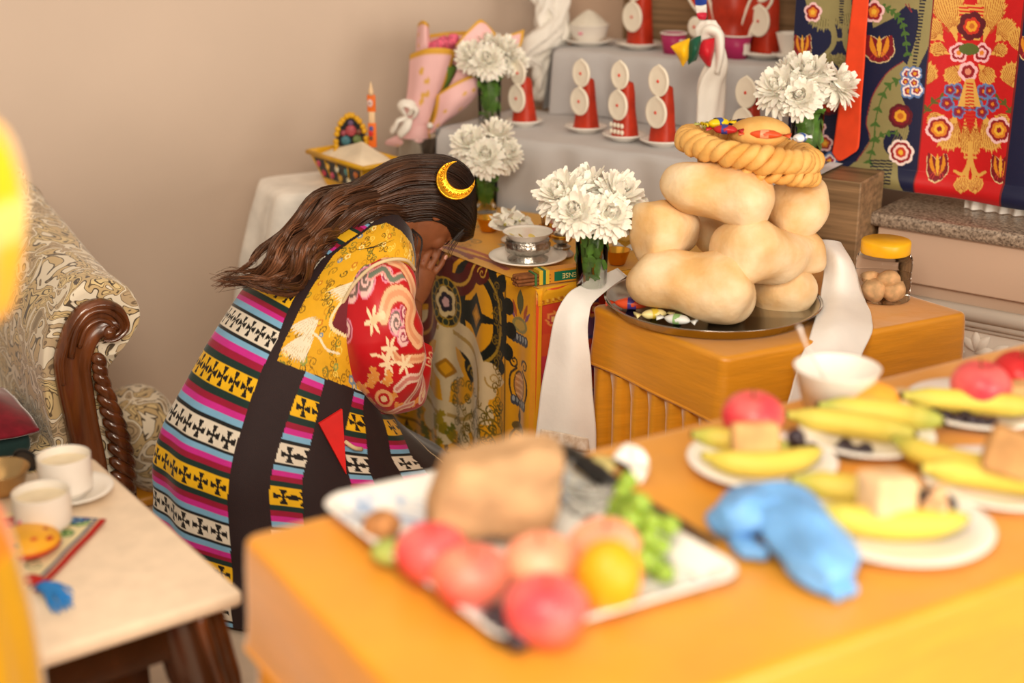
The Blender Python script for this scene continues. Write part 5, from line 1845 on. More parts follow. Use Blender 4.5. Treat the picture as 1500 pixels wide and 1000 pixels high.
for x, z, c_, r_ in ((0, .052, 'a84a52', .015), (-.014, .026, '3f6f7a', .013), (.016, .028, '6f7f4a', .012), (0, .072, '5f4a6a', .008), (-.02, .046, '8a3f4a', .008), (.02, .048, '7a4a3a', .008)):
    s_ = sphere(r_, 14, 10)
    obj('butter_flower', (s_[0] * [1, .5, 1] + np.array([x, -.006, z]), s_[1]), M('butter_' + c_, c_, rough=.5, var=.25, vscale=80), fan)
# orange painted stick
OY = bctr[1] + .02
ob = aty(546, 212, OY)
stk = thing('painted_stick', 'tall orange painted offering stick standing in the flour', 'ornament', (ob[0], ob[1], QW + rim + .02), R(-10))
osc = mpp(ob)
for nm, w_, z0, z1, c_ in (('lower_blade', .022, 0, .066, 'f0762a'), ('middle_blade', .017, .064, .096, 'eac9a0'), ('upper_blade', .023, .094, .140, 'f0762a')):
    obj(nm, rbox(w_, .006, z1 - z0, .003, 2, c=(0, 0, (z0 + z1) / 2)), M('paint_' + c_, c_, rough=.5), stk)
obj('tip', lathe([(.006, .138), (.007, .148), (.003, .165), (.0005, .175)], 14), M('paint_eac9a0', 'eac9a0'), stk)
for x, z, c_, r_ in ((-.003, .118, 'e9c7c0', .008), (-.003, .118, '5a3a4a', .004), (-.002, .05, '4a5a9a', .006), (-.003, .038, 'd0322a', .007), (-.003, .025, '6a4a3a', .005)):
    s_ = sphere(r_, 12, 8)
    obj('painted_flower', (s_[0] * [1, .3, 1.3] + np.array([x, -.0035 - (.0012 if r_ < .005 else 0), z]), s_[1]), M('paint_' + c_, c_, rough=.5), stk)
# silver bucket and pink bouquet
bk = at(612, 262, QW)
bk = np.array([wcx[0] + .19, wcx[1] + .085, QW])
buc = tag(obj('metal_bucket', lathe([(.0005, 0), (.05, 0), (.06, .10), (.0615, .102), (.0585, .10), (.049, .004), (.0005, .004)], 44), m_steel, loc=bk), 'shiny metal bucket holding the pink bouquet', 'bucket')
bq = thing('bouquet', 'bouquet in pink paper with gold edges leaning in the bucket', 'bouquet', bk + np.array([0, 0, .012]))
b0q = np.array(bq.location)
bp_ = lambda px, py, dy=0.0: aty(px, py, bk[1] + dy) - b0q
m_paper = VC('pink_paper', rough=.55, var=.04, vscale=20)


def paper(name, rows_, seed, edges='t', n=40, m=40):
    A = np.array([[bp_(*q_) for q_ in r_] for r_ in rows_])
    r1 = np.stack([smooth_path(A[i], n) for i in range(len(A))])
    r2 = np.stack([smooth_path(r1[:, j], m) for j in range(n)], 1)
    V_ = r2.reshape(-1, 3)
    U_, W_ = np.meshgrid(np.linspace(0, 1, n), np.linspace(0, 1, m))
    pp_ = Paint(U_.ravel(), W_.ravel(), 'eebfc0')
    if 't' in edges: pp_.rect(0, 0, 1, .07, 'd9a437')
    if 'b' in edges: pp_.rect(0, .93, 1, 1, 'd9a437')
    if 'r' in edges: pp_.rect(.9, 0, 1, 1, 'd9a437')
    if 'l' in edges: pp_.rect(0, 0, .08, 1, 'd9a437')
    for k in range(5):
        pp_.ell(random.Random(seed * 9 + k).uniform(.15, .85), random.Random(seed * 7 + k + 3).uniform(.15, .9), .05, .04, 'dfae55')
    V_ = V_ + np.stack([vnoise(V_, 30, seed + k) for k in range(3)], 1) * .0022
    o = obj(name, (V_, grid_faces(n, m)), m_paper, bq, cols=pp_.C)
    md_ = o.modifiers.new('thickness', 'SOLIDIFY'); md_.thickness = .0015; md_.offset = 0


paper('paper_wrap', [[(601, 80, -.02), (622, 72, -.07), (650, 70, -.07), (668, 74, -.03)], [(598, 120, -.02), (615, 118, -.06), (640, 118, -.06), (655, 112, -.03)], [(594, 160, -.02), (606, 160, -.05), (625, 160, -.05), (640, 152, -.03)], [(586, 196, -.02), (600, 196, -.045), (616, 194, -.045), (628, 186, -.03)]], 1, 'tr')
paper('paper_wrap', [[(640, 140, -.05), (662, 124, -.06), (684, 112, -.05), (703, 104, -.03)], [(638, 158, -.05), (660, 150, -.07), (684, 140, -.06), (704, 132, -.02)], [(634, 175, -.04), (652, 172, -.06), (668, 164, -.05), (686, 154, -.02)], [(624, 196, -.03), (634, 194, -.04), (644, 186, -.03), (656, 176, -.02)]], 2, 'tl')
paper('paper_wrap', [[(612, 34, .03), (618, 30, .0), (624, 32, -.01), (628, 36, .01)], [(610, 60, .03), (616, 58, .0), (624, 60, -.01), (630, 62, .01)], [(608, 90, .02), (615, 90, -.0), (625, 90, .0), (635, 90, .01)], [(604, 130, .02), (612, 130, .0), (622, 130, .0), (634, 130, .01)]], 3, 't')
paper('paper_wrap', [[(624, 50, .05), (645, 48, .07), (668, 46, .07), (690, 44, .05)], [(622, 80, .04), (645, 78, .06), (668, 76, .06), (692, 74, .04)], [(615, 120, .03), (640, 120, .04), (665, 120, .04), (690, 110, .03)], [(606, 165, .01), (620, 165, .02), (640, 165, .02), (660, 155, .02)]], 4, 'tlr')
paper('paper_wrap', [[(668, 66, -.02), (688, 42, -.01), (702, 28, .0), (712, 34, .01)], [(672, 80, -.03), (690, 70, -.02), (708, 55, -.01), (730, 58, .01)], [(668, 105, -.03), (688, 98, -.03), (706, 92, -.02), (726, 88, .01)], [(650, 140, -.02), (668, 136, -.03), (684, 130, -.02), (702, 122, .0)]], 5, 'tr')
paper('paper_wrap', [[(712, 40, .02), (732, 52, .02), (750, 50, .03), (768, 44, .04)], [(712, 60, .02), (732, 66, .02), (748, 66, .03), (764, 64, .04)], [(704, 90, .02), (722, 92, .02), (736, 90, .03), (750, 88, .04)], [(690, 125, .01), (702, 122, .02), (716, 118, .02), (728, 114, .03)]], 6, 'tr')
paper('paper_foot', [[(592, 186, -.03), (604, 184, -.05), (618, 184, -.05), (630, 182, -.03)], [(580, 198, -.03), (600, 198, -.055), (618, 200, -.055), (630, 198, -.03)], [(566, 206, -.02), (596, 210, -.05), (618, 211, -.05), (632, 208, -.02)], [(564, 212, -.01), (596, 217, -.04), (618, 217, -.04), (634, 213, -.01)]], 7, 'r')
for k, (px, py) in enumerate(((640, 66), (650, 62), (658, 64), (630, 70), (664, 58), (646, 72))):
    s_ = noisy(sphere(.017, 16, 12), .003, 130, k)
    obj('pink_flower', (s_[0] + bp_(px, py, .01), s_[1]), M('rose_pink', 'e0607c', rough=.6, var=.3, vscale=120), bq)
for k, pts in enumerate(([(596, 172, -.06), (586, 158, -.07), (592, 150, -.075), (604, 154, -.075), (604, 166, -.065)], [(598, 172, -.06), (584, 176, -.07), (578, 186, -.07), (572, 192, -.06)], [(598, 172, -.06), (596, 184, -.07), (590, 192, -.07), (584, 200, -.065)], [(598, 170, -.06), (606, 158, -.07), (610, 164, -.07), (604, 174, -.06)])):
    obj('bow', noisy(tube(smooth_path([bp_(*q_) for q_ in pts], 24), rounded_rad(24, .012, e=.2), 12, sx=1.2, sy=.5), .002, 90, k), m_wsilk, bq)
obj('jewel', (sphere(.009, 14, 10)[0] + bp_(630, 184, -.06), sphere(.009, 14, 10)[1]), m_china, bq)
obj('stems', tube([(0, 0, 0), bp_(612, 190, -.0), bp_(645, 90, .0)], [.02, .024, .05], 14), m_stem, bq)

# ================================================================== hanging brocade on the right
BP = at(1340, 274, .80)
BA = -36.0
hp = lambda px, py: on_plane(px, py, BP, BA)
hc_ = lambda x, y: hp(1160 + x / 3.333, y / 3.333)          # from the 300 pixel detail view
u0 = hp(1164, 60)[0]
u1 = hp(1500, 60)[0] + .35
zb = BP[2] - .012
zt = 1.55
nu, nv = 560, 400
uu, zz = np.meshgrid(np.linspace(u0, u1, nu), np.linspace(zt, zb, nv))
uu, zz = uu.ravel(), zz.ravel()
p = Paint(uu, zz, '161b3d')
sc = abs(hc_(500, 400)[0] - hc_(400, 400)[0]) / 100        # metres per detail pixel
uR0, uR1 = hp(1355, 130)[0], hp(1487, 130)[0]
H = hc_
OL, OL2, GR, GO, GO2, RD_ = '8f8659', 'a39a6b', '46692f', 'd8a852', 'e6c070', 'c2161b'


def fl(x, y, r, cols, n=5, rot=.3):
    p.flower(*H(x, y), r * sc, cols, n, 1.0, rot)


def pm(x0, y0, x1, y1, wd, c, rim=None, n=4, bend=.1):
    """a fan of separate lobes with dark veins"""
    a, b_ = np.array([x0, y0], float), np.array([x1, y1], float)
    d = b_ - a
    L_ = np.linalg.norm(d)
    vein = 'a5561f' if rim == GO2 or c == GO else '5f5a34'
    wd *= 1.3
    K_ = max(5, int(wd / 16))
    for k in list(range(-K_, K_ + 1)):
        f_ = k / K_
        ang_ = f_ * math.atan2(wd * .9, L_)
        ca, sa = math.cos(ang_), math.sin(ang_)
        e = np.array([d[0] * ca - d[1] * sa, d[0] * sa + d[1] * ca]) * (1 - .28 * f_ * f_ + .05 * (k % 2))
        st_ = a + d * .12 * abs(f_)
        p.leaf(H(*st_), H(*(a + e)), (wd / K_ * 2.0) * sc, c, .10 * f_)
    for k in range(-K_, K_):
        f_ = (k + .5) / K_
        ang_ = f_ * math.atan2(wd * .9, L_)
        ca, sa = math.cos(ang_), math.sin(ang_)
        e = np.array([d[0] * ca - d[1] * sa, d[0] * sa + d[1] * ca]) * (.90 - .28 * f_ * f_)
        p.line([H(*(a + e * .35)), H(*(a + e * .7 + .06 * f_ * np.array([-d[1], d[0]]))), H(*(a + e))], 2.6 * sc, vein, 8)


def ln(pts, wd, c, w1=None):
    p.line([H(*q_) for q_ in pts], wd * sc, c, 30, None if w1 is None else w1 * sc)


def el(x, y, rx, ry, c, rot=0):
    p.ell(*H(x, y), rx * sc, ry * sc, c, rot)


def po(pts, c):
    p.poly([H(*q_) for q_ in pts], c)


def lily(x, y, rx, ry, f=1):
    for g_, c_ in ((1.14, 'dcc896'), (1.0, '7a1422')):
        for k in range(-2, 3):
            a_ = k * .62
            el(x + math.sin(a_) * rx * .62, y + math.cos(a_) * ry * .50 - .05 * ry, rx * .46 * g_, ry * .46 * g_, c_)
        p.leaf(H(x - rx * .9, y - ry * .9), H(x, y + ry * .6), rx * 1.0 * g_ * sc, c_); p.leaf(H(x + rx * .9, y - ry * .9), H(x, y + ry * .6), rx * 1.0 * g_ * sc, c_)
    for k in (-1, 0, 1):
        p.leaf(H(x + k * rx * .6, y - ry * .85), H(x + k * rx * .1, y + ry * .6), rx * .36 * sc, 'd98a22' if k else 'e3a93a', .1 * k)
    for k in (-2, -1, 1, 2):
        p.line([H(x + k * rx * .12, y + ry * .2), H(x + k * rx * .36, y + ry * .72)], 3 * sc, 'c43a3a')


def bars(x0, y0, x1, y1, n, wd0, wd1, c, horizontal=True):
    for k in range(n):
        t = (k + .5) / n
        x, y = x0 + (x1 - x0) * t, y0 + (y1 - y0) * t
        w_ = wd0 + (wd1 - wd0) * t
        hgt = math.hypot(x1 - x0, y1 - y0) / n * .5
        po([(x - w_ / 2, y - hgt / 2), (x + w_ / 2, y - hgt / 2), (x + w_ / 2, y + hgt / 2), (x - w_ / 2, y + hgt / 2)], c)


def vine(pts, c=GR, n=9, L=36):
    P_ = smooth_path(pts, 3 * n)
    ln(pts, 7, c)
    for k in range(1, 3 * n - 1, 3):
        d = P_[k + 1] - P_[k]; d /= np.linalg.norm(d)
        for sg in (-1, 1):
            e = P_[k] + d * L * .6 + np.array([-d[1], d[0]]) * sg * L * .6
            p.leaf(H(*P_[k]), H(*e), 15 * sc, c, .12 * sg)


FLR = ['ecc3c6', '8e1622', 'd8802a', 'e8b53a']
FLD = ['5a1220', '7a1422', 'e0a02c', 'c06a20']
FLB = ['5f7fb5', 'efe2e4', '98203a', 'e0a030']


def navy(dx, top=True):
    # one repeat of the dark panel, shifted by dx
    S_ = lambda pts: [(a + dx, b_) for a, b_ in pts]
    pm(180 + dx, -40, 150 + dx, 150, 110, OL, '7b2f34'); pm(255 + dx, -40, 272 + dx, 150, 90, OL, '7b2f34'); po(S_([(60, -60), (300, -60), (290, 60), (200, 100), (90, 60)]), OL)
    ln(S_([(200, 110), (215, 190), (190, 250), (125, 300)]), 30, OL, 18); ln(S_([(265, 140), (268, 220), (300, 300)]), 30, OL, 18); ln(S_([(215, 195), (265, 195)]), 14, OL)
    pm(190 + dx, 340, 188 + dx, 262, 44, OL); pm(238 + dx, 340, 240 + dx, 262, 44, OL)
    fl(112 + dx, 60, 46, FLR); lily(60 + dx, 225, 44, 66)
    bars(250 + dx, 0, 246 + dx, 120, 9, 24, 18, '12162e')
    po(S_([(380, -60), (660, -60), (650, 60), (560, 30), (500, 90), (400, 140)]), OL)
    ln(S_([(620, -60), (660, 60), (640, 200), (590, 330)]), 90, OL, 50); bars(645 + dx, -20, 600 + dx, 330, 22, 30, 18, '12162e')
    ln(S_([(560, 20), (590, 60), (575, 20)]), 4, '8c3038')
    vine(S_([(430, 30), (500, 60), (550, 130), (570, 270)]))
    fl(405 + dx, 60, 52, FLR); lily(432 + dx, 240, 70, 74)
    po(S_([(550, 300), (470, 360), (400, 470), (368, 600), (385, 690), (320, 790), (240, 860), (280, 960), (560, 960), (520, 820), (575, 640), (560, 520), (540, 470), (610, 360)]), OL)
    ln(S_([(550, 300), (470, 360), (400, 470), (368, 600), (385, 690), (320, 790)]), 5, '8c3038')
    el(500 + dx, 700, 48, 60, '161b3d'); el(590 + dx, 480, 18, 60, '161b3d')
    vine(S_([(540, 385), (470, 430), (420, 560), (405, 700), (380, 800)]), GR, 8, 44); vine(S_([(405, 700), (450, 660), (520, 650)]), GR, 4, 30)
    for k in range(5):
        ln(S_([(545 - 12 * k, 520), (565 - 10 * k, 620), (550 - 14 * k, 700)]), 3, '7d744a')
    for x, y, r in ((570, 362, 34), (604, 360, 34), (560, 400, 28), (572, 445, 36), (612, 440, 36), (600, 405, 28)):
        fl(x + dx, y, r, FLB, 5, x)
    fl(535 + dx, 568, 56, FLD, 8); fl(536 + dx, 745, 60, ['f0dcd6', '8e1622', 'f0d0c8', 'c23a28', 'e8b53a'], 7)
    bars(440 + dx, 780, 450 + dx, 900, 8, 110, 100, '12162e')
    bars(190 + dx, 470, 185 + dx, 700, 15, 110, 90, '12162e')
    fl(192 + dx, 515, 50, ['5a1220', 'b3321f', 'e0902c'], 6); fl(140 + dx, 625, 36, FLR); fl(168 + dx, 702, 40, FLR); fl(190 + dx, 790, 44, FLB); fl(130 + dx, 860, 36, FLD); vine(S_([(100, 850), (200, 830), (280, 860)]), GR, 4, 30)


navy(0)
# red panel
p.C[(uu >= uR0) & (uu <= uR1)] = lin(RD_)
keepN = p.C.copy()
cxm = 862
navy_mask = ~((uu >= uR0) & (uu <= uR1))
for sg in (-1, 1):
    m = lambda x: cxm + sg * (x - cxm)
    pm(m(925), 215, m(985), -60, 105, GO, GO2, 6, -.1 * sg); pm(m(985), 205, m(1085), 100, 80, GO, GO2, 4); pm(m(960), 265, m(1050), 225, 46, GO, GO2, 4); pm(m(900), 310, m(975), 405, 60, GO, GO2, 4)
    pm(m(930), 545, m(985), 735, 90, GO, GO2, 4); pm(m(890), 570, m(880), 760, 46, GO, None, 4); pm(m(985), 560, m(1060), 610, 60, GO, None, 4)
    ln([(m(860), 700), (m(868), 790), (m(900), 850), (m(940), 835)], 26, GO, 12); ln([(m(868), 790), (m(880), 860), (m(860), 910)], 22, GO, 12); ln([(m(866), 768), (m(835), 768)], 12, GO)
    pm(m(900), 940, m(892), 860, 60, GO, GO2, 4)
    pm(m(1100), 440, m(1060), 300, 90, GO, GO2, 4); pm(m(1120), 260, m(1095), 130, 70, GO, GO2, 4)
    vine([(m(1085), 555), (m(1010), 480), (m(905), 490)], '5c5a26', 5, 40)
    for x, y, r in ((930, 445, 36), (975, 505, 34), (885, 510, 36), (920, 545, 32), (960, 440, 28)):
        fl(m(x), y, r, ['5f7fb5', '7a2a5a', '8e1622', 'd8802a'], 5, x)
    fl(m(1010), 630, 60, FLR + ['8e1622'], 6); fl(m(918), 258, 44, ['ecb8c0', '8e1622', 'ecb8c0', 'd8802a'], 5); lily(m(1020), 815, 46, 76)
po([(805, 30), (930, 30), (915, 190), (820, 190)], RD_); bars(865, 20, 865, 200, 10, 130, 90, GO)
fl(868, 128, 62, ['5a1220', '5a1220', 'c3301f', 'e0a02c', 'c06a20'], 6)
el(855, 240, 46, 26, '55632c'); fl(850, 350, 44, ['ecb8c0', '8e1622', 'd98a70'], 6)
po([(838, 385), (880, 385), (915, 520), (800, 520)], GO); bars(858, 400, 858, 620, 13, 34, 60, 'c2341f')
keepR = p.C.copy()
p.C[navy_mask] = keepN[navy_mask]
# next dark panel repeats
keep2 = p.C.copy()
navy((uR1 - u0) / sc + 20)
far = uu > uR1
p.C[~far] = keep2[~far]
p.C[(np.abs(uu - uR1) < .002) | (np.abs(uu - uR0) < .0015)] = lin('7a2020')
bu_, bn_ = dirv(BA), dirv(BA - 90)
wave = .010 * np.sin((uu - u0) * 11) + .006 * np.sin((uu - u0) * 23 + 1)
lowr = np.clip((zb + .05 - zz) / .05, 0, 1)
Vh = BP + np.outer(uu, bu_) + np.outer(wave + .016 * np.sin(lowr * PI * .9), bn_)
Vh[:, 2] = zz + .004 * np.sin((uu - u0) * 9) * np.clip((zz - zt) / (zb - zt), 0, 1)
left_low = np.clip((hp(1340, 274)[0] - uu) / .3, 0, 1)
Vh[:, 2] = np.maximum(Vh[:, 2], Z2 + .012) * (uu < hp(1325, 274)[0]) + Vh[:, 2] * (uu >= hp(1325, 274)[0]) if False else Vh[:, 2]
hb_ = obj('brocade_hanging', (Vh, grid_faces(nu, nv)), VC('hanging_brocade', rough=.5, sheen=.25, var=.07, vscale=60, bump=.12, bscale=400), cols=p.C)
md = hb_.modifiers.new('thickness', 'SOLIDIFY'); md.thickness = .003; md.offset = 0
tag(hb_, 'hanging brocade of navy and red panels with gold leaves and flowers', 'hanging')
# rod it hangs from
tag(obj('curtain_rod', tube([BP + bu_ * (u0 - .1) - bn_ * .035 + UD * (zt - BP[2]), BP + bu_ * (u1 + .1) - bn_ * .035 + UD * (zt - BP[2])], .012, 14), m_brass), 'brass curtain rod above the hanging brocade', 'rod')
# orange sash in front
sx0 = aty(1256, -60, 1)[0]
fo = BP + bn_ * .035
sp_ = lambda px, py: (lambda q_: fo + bu_ * q_[0] + UD * (q_[1] - BP[2]) + UD * 0)(on_plane(px, py, fo, BA))
spw = lambda px, py: (lambda q_: np.array([*(fo + bu_ * q_[0])[:2], q_[1]]))(on_plane(px, py, fo, BA))
rows_ = [[spw(1252, -80), spw(1264, -80), spw(1278, -80)], [spw(1249, 0), spw(1261, 0), spw(1273, 0)], [spw(1240, 80), spw(1252, 80), spw(1268, 80)], [spw(1230, 150), spw(1244, 150), spw(1262, 152)], [spw(1222, 205), spw(1238, 206), spw(1258, 210)], [spw(1219, 224), spw(1230, 236), spw(1254, 222)]]
o_ = drape('orange_banner', rows_, 14, M('orange_cotton', 'e2451c', rough=.7, var=.06, vscale=20), fold=.0012, thick=.003, smoothn=40)
tag(o_, 'pointed orange cloth banner hanging in front of the brocade', 'banner')
# pleated white valance below the brocade
pu, pz = np.meshgrid(np.linspace(hp(1400, 300)[0], u1, 200), np.linspace(BP[2] + .05, .752, 6))
pu, pz = pu.ravel(), pz.ravel()
pv_ = BP + np.outer(pu, bu_) - np.outer(.06 + .008 * np.sin(pu * 190), bn_)
pv_[:, 2] = pz
tag(obj('pleated_valance', (pv_, grid_faces(200, 6)), M('white_cotton', 'efeae2')), 'white pleated valance below the hanging brocade', 'curtain')

# ================================================================== the bread
QG = GT + .0015
tc_ = at(1043, 452, QG)
tr = mpp(tc_)
TR = 158 * tr
tray = tag(obj('steel_tray', lathe([(.0005, 0), (TR * .88, 0), (TR * .92, .004), (TR * .97, .020), (TR * 1.0, .024), (TR * 1.003, .026), (TR * .96, .023), (TR * .905, .006), (.0005, .004)], 90), m_steel, loc=tc_), 'round polished steel tray under the stacked fried bread', 'tray')
m_bread = M('fried_bread', 'dcb072', rough=.66, var=.13, vscale=11, bump=.5, bscale=60, sss=.05, col2='efd9b4')
zt0 = QG + .006


def bread(pts, rads, label, seed, n=44, flat=.96):
    """pts: list of (px, py, y)"""
    P_ = np.array([aty(*q_) for q_ in pts])
    k = 60
    t = softt(k)
    path = smooth_path(P_, 200)[np.clip((t * 199).astype(int), 0, 199)]
    path = np.stack([np.interp(t, np.linspace(0, 1, 200), smooth_path(P_, 200)[:, i]) for i in range(3)], 1)
    L_ = np.linalg.norm(np.diff(P_, axis=0), axis=1).sum()
    rr_ = np.interp(t, np.linspace(0, 1, len(rads)), rads)
    e = min(.48, np.mean(rads) * 1.15 / L_)
    m_ = np.minimum(t, 1 - t)
    capf = np.sqrt(np.clip(1 - (1 - np.clip(m_ / e, 0, 1)) ** 2.0, .0009, 1))
    v_, f_ = tube(path, rr_ * capf, n, wob=lambda a, s_: .07 * np.sin(2 * a + seed + 5 * s_) + .03 * np.sin(3 * a - 7 * s_ + seed), sy=flat)
    v_ = v_ + np.stack([vnoise(v_, 26, seed + q_) for q_ in range(3)], 1) * .007 + np.stack([vnoise(v_, 52, seed + q_ + 9) for q_ in range(3)], 1) * .0030
    c = v_.mean(0).copy(); c[2] = v_[:, 2].min()
    return tag(obj('fried_bread', (v_ - c, f_), m_bread, loc=c), label, 'bread', 'stacked fried breads')


yb = tc_[1]
bread([(920, 402, yb - .03), (985, 408, yb - .07), (1055, 424, yb - .10), (1112, 432, yb - .12)], [.058, .062, .067, .072], 'long fried bread lying lowest along the tray front', 1)
bread([(1110, 414, yb + .10), (1145, 422, yb + .02), (1168, 428, yb - .05)], [.062, .070, .070], 'fried bread end on at the scarf side of the lowest layer', 2)
bread([(950, 400, yb + .10), (1040, 405, yb + .12), (1120, 405, yb + .14)], [.05, .056, .05], 'fried bread lowest at the back of the tray', 12)
bread([(932, 345, yb - .03), (962, 343, yb + .0), (1005, 328, yb + .10)], [.066, .070, .058], 'fried bread of the second layer jutting towards the altar', 3)
bread([(1058, 370, yb - .11), (1098, 372, yb - .06), (1160, 370, yb + .02), (1200, 366, yb + .08)], [.080, .074, .055, .054], 'bone shaped fried bread in the middle of the second layer', 4)
bread([(1010, 330, yb + .12), (1080, 335, yb + .13), (1150, 335, yb + .14)], [.055, .058, .055], 'fried bread at the back of the second layer', 13)
bread([(968, 266, yb + .02), (1020, 275, yb - .01), (1082, 288, yb - .03), (1135, 304, yb - .04)], [.058, .064, .070, .078], 'long fried bread lying uppermost beneath the woven rings', 5)
bread([(1130, 294, yb + .09), (1172, 305, yb + .05), (1212, 320, yb + .04)], [.06, .070, .064], 'fried bread of the top layer beside the wood cabinet', 6)
# woven fried rings
m_fry = M('golden_fried_dough', 'd9a04e', rough=.6, var=.2, vscale=16, bump=.5, bscale=60, col2='eebf74')


def ring(px, py, y, Rw, Rd, rr_, tw, strands, label, seed, tilt=.0):
    c = aty(px, py, y)
    t = thing('woven_fried_ring', label, 'fried pastry', c, 0, 'woven fried rings on the bread')
    for s_ in range(strands):
        a = np.linspace(0, 2 * PI, 140)
        ph = 2 * PI * s_ / strands
        rad = rr_ * .62
        x = (Rw + rad * np.cos(a * tw + ph)) * np.cos(a); y_ = (Rd + rad * np.cos(a * tw + ph)) * np.sin(a)
        z = rad * np.sin(a * tw + ph) + tilt * x
        obj('dough_strand', noisy(tube(np.stack([x, y_, z], 1), rr_ * .55, 9, cap=False), .0038, 48, seed + s_), m_fry, t)
    return t


ring(1096, 219, yb + .03, .126, .09, .024, 11, 3, 'large woven fried ring crowned with sweets', 1, -.16)
ring(1112, 244, yb + .03, .108, .08, .017, 13, 2, 'smaller braided fried ring beneath the large woven ring', 5, -.14)
# pastry and wrapped sweets on the ring
s_ = sphere(1, 30, 18)
bun = aty(1112, 194, yb + .02)
tag(obj('fried_bun', noisy((s_[0] * [.062, .05, .030], s_[1]), .003, 40), m_fry, loc=bun), 'golden fried bun lying in the large woven ring', 'bun')


def sweet(p_, L_, r_, rz, cols, label, grp, tilt=0.0):
    t = thing('wrapped_sweet', label, 'sweet', p_, rz, grp)
    t.rotation_euler = (0, tilt, rz)
    c0, c1 = cols
    g_ = sphere(1, 20, 12)
    obj('wrapper', noisy((g_[0] * [L_ * .5, r_, r_ * .7] + np.array([0, 0, r_ * .7]), g_[1]), r_ * .08, 160), M('foil_' + c0, c0, rough=.3, var=.05), t)
    obj('printed_band', (lambda q_: (q_[0], q_[1]))(tube([(-L_ * .12, 0, r_ * .7), (L_ * .12, 0, r_ * .7)], r_ * 1.02, 14, sy=.75, cap=False)), M('foil_' + c1, c1, rough=.3, var=.05), t)
    for sg in (-1, 1):
        V_ = [(sg * L_ * .46, 0, r_ * .7)]
        for k in range(7):
            V_.append((sg * (L_ * .72 + (.002 if k % 2 else 0)), (k - 3) * r_ * .33, r_ * .7 + (.25 * r_ if k % 2 else -.25 * r_)))
        e = obj('twist', (V_, [[0, k, k + 1] for k in range(1, 7)]), M('foil_' + c0, c0), t)
        md_ = e.modifiers.new('thickness', 'SOLIDIFY'); md_.thickness = .0008


for px, py, dy, L_, r_, rz, cl, lab in ((1052, 187, -.01, .05, .014, .5, ('e9c816', '2f4fa0'), 'yellow wrapped sweet on the woven ring'), (1034, 190, .02, .04, .012, 2.0, ('c9d27a', 'efe9d8'), 'pale green wrapped sweet on the woven ring'),
                                        (1062, 196, -.04, .05, .013, -.3, ('b8282a', '3a3f8a'), 'dark red wrapped sweet on the woven ring'), (1086, 186, .06, .06, .012, .2, ('22264a', '22264a'), 'navy wrapped sweet on the woven ring'),
                                        (1120, 203, -.055, .07, .013, -.25, ('d9542a', 'e9a07a'), 'orange red wrapped sweet against the fried bun'), (1172, 208, -.03, .035, .013, .8, ('e9edf2', '2f5fb0'), 'blue and white wrapped sweet on the woven ring')):
    sweet(aty(px, py, yb + .03 + dy), L_, r_, rz, cl, lab, None)
for px, py, dy, L_, r_, rz, cl, lab in ((926, 452, .0, .075, .017, -.15, ('e0522a', '4a3a8a'), 'orange and violet wrapped sweet at the tray rim'), (958, 466, .0, .055, .014, .2, ('efe0a0', 'd9c040'), 'cream wrapped sweet at the tray rim'), (992, 474, -.0, .055, .014, -.4, ('e8ecec', '8fb87a'), 'silver wrapped sweet at the tray rim')):
    sweet(at(px, py, QG + .006), L_, r_, rz, cl, lab, None)

# scarves over the bread table
m_scarf = M('white_scarf', 'efece8', rough=.55, sheen=.4, var=.03, bump=.2, bscale=60)
# left scarf: from the tray over the table edge and down
lsc = [[(906, 392, 2.96), (912, 398, 2.95), (918, 404, 2.94)], [(858, 416, 2.90), (866, 428, 2.87), (874, 438, 2.85)], [(830, 432, 2.86), (848, 446, 2.83), (866, 462, 2.81)], [(812, 470, 2.83), (838, 480, 2.805), (864, 494, 2.81)],
       [(800, 530, 2.83), (834, 538, 2.80), (868, 548, 2.81)], [(790, 600, 2.83), (828, 606, 2.80), (870, 614, 2.81)], [(780, 680, 2.83), (825, 690, 2.80), (872, 700, 2.81)], [(776, 740, 2.83), (824, 750, 2.80), (872, 760, 2.81)]]
o_ = drape('ceremonial_scarf', [[aty(*q_) for q_ in r_] for r_ in lsc], 30, m_scarf, fold=.003, thick=.002, smoothn=70)
tag(o_, 'long white scarf trailing from the bread tray beside the altar', 'scarf')
ob_ = drape('woven_motif', [[aty(792, 628, 2.80), aty(826, 634, 2.785), aty(862, 642, 2.79)], [aty(789, 650, 2.80), aty(826, 656, 2.785), aty(864, 662, 2.79)]], 14, M('pale_gilt_thread', 'cbb49a', rough=.6, var=.5, vscale=70, col2='efe6da'), o_, fold=.0, thick=.001, smoothn=8)
rsc = [[(1190, 352, 3.00), (1210, 352, 2.98), (1232, 356, 3.00)], [(1206, 380, 2.93), (1228, 378, 2.90), (1248, 384, 2.93)], [(1205, 430, 2.88), (1236, 428, 2.86), (1266, 440, 2.89)], [(1190, 480, 2.70), (1232, 478, 2.685), (1279, 480, 2.72)],
       [(1172, 530, 2.605), (1216, 530, 2.615), (1262, 520, 2.645)], [(1158, 570, 2.590), (1204, 575, 2.605), (1240, 570, 2.62)], [(1146, 604, 2.580), (1196, 612, 2.595), (1226, 612, 2.61)]]
o_ = drape('ceremonial_scarf', [[aty(*q_) for q_ in r_] for r_ in rsc], 34, m_scarf, fold=.004, thick=.002, smoothn=60)
tag(o_, 'white scarf falling over the bread table front beside the jar', 'scarf')
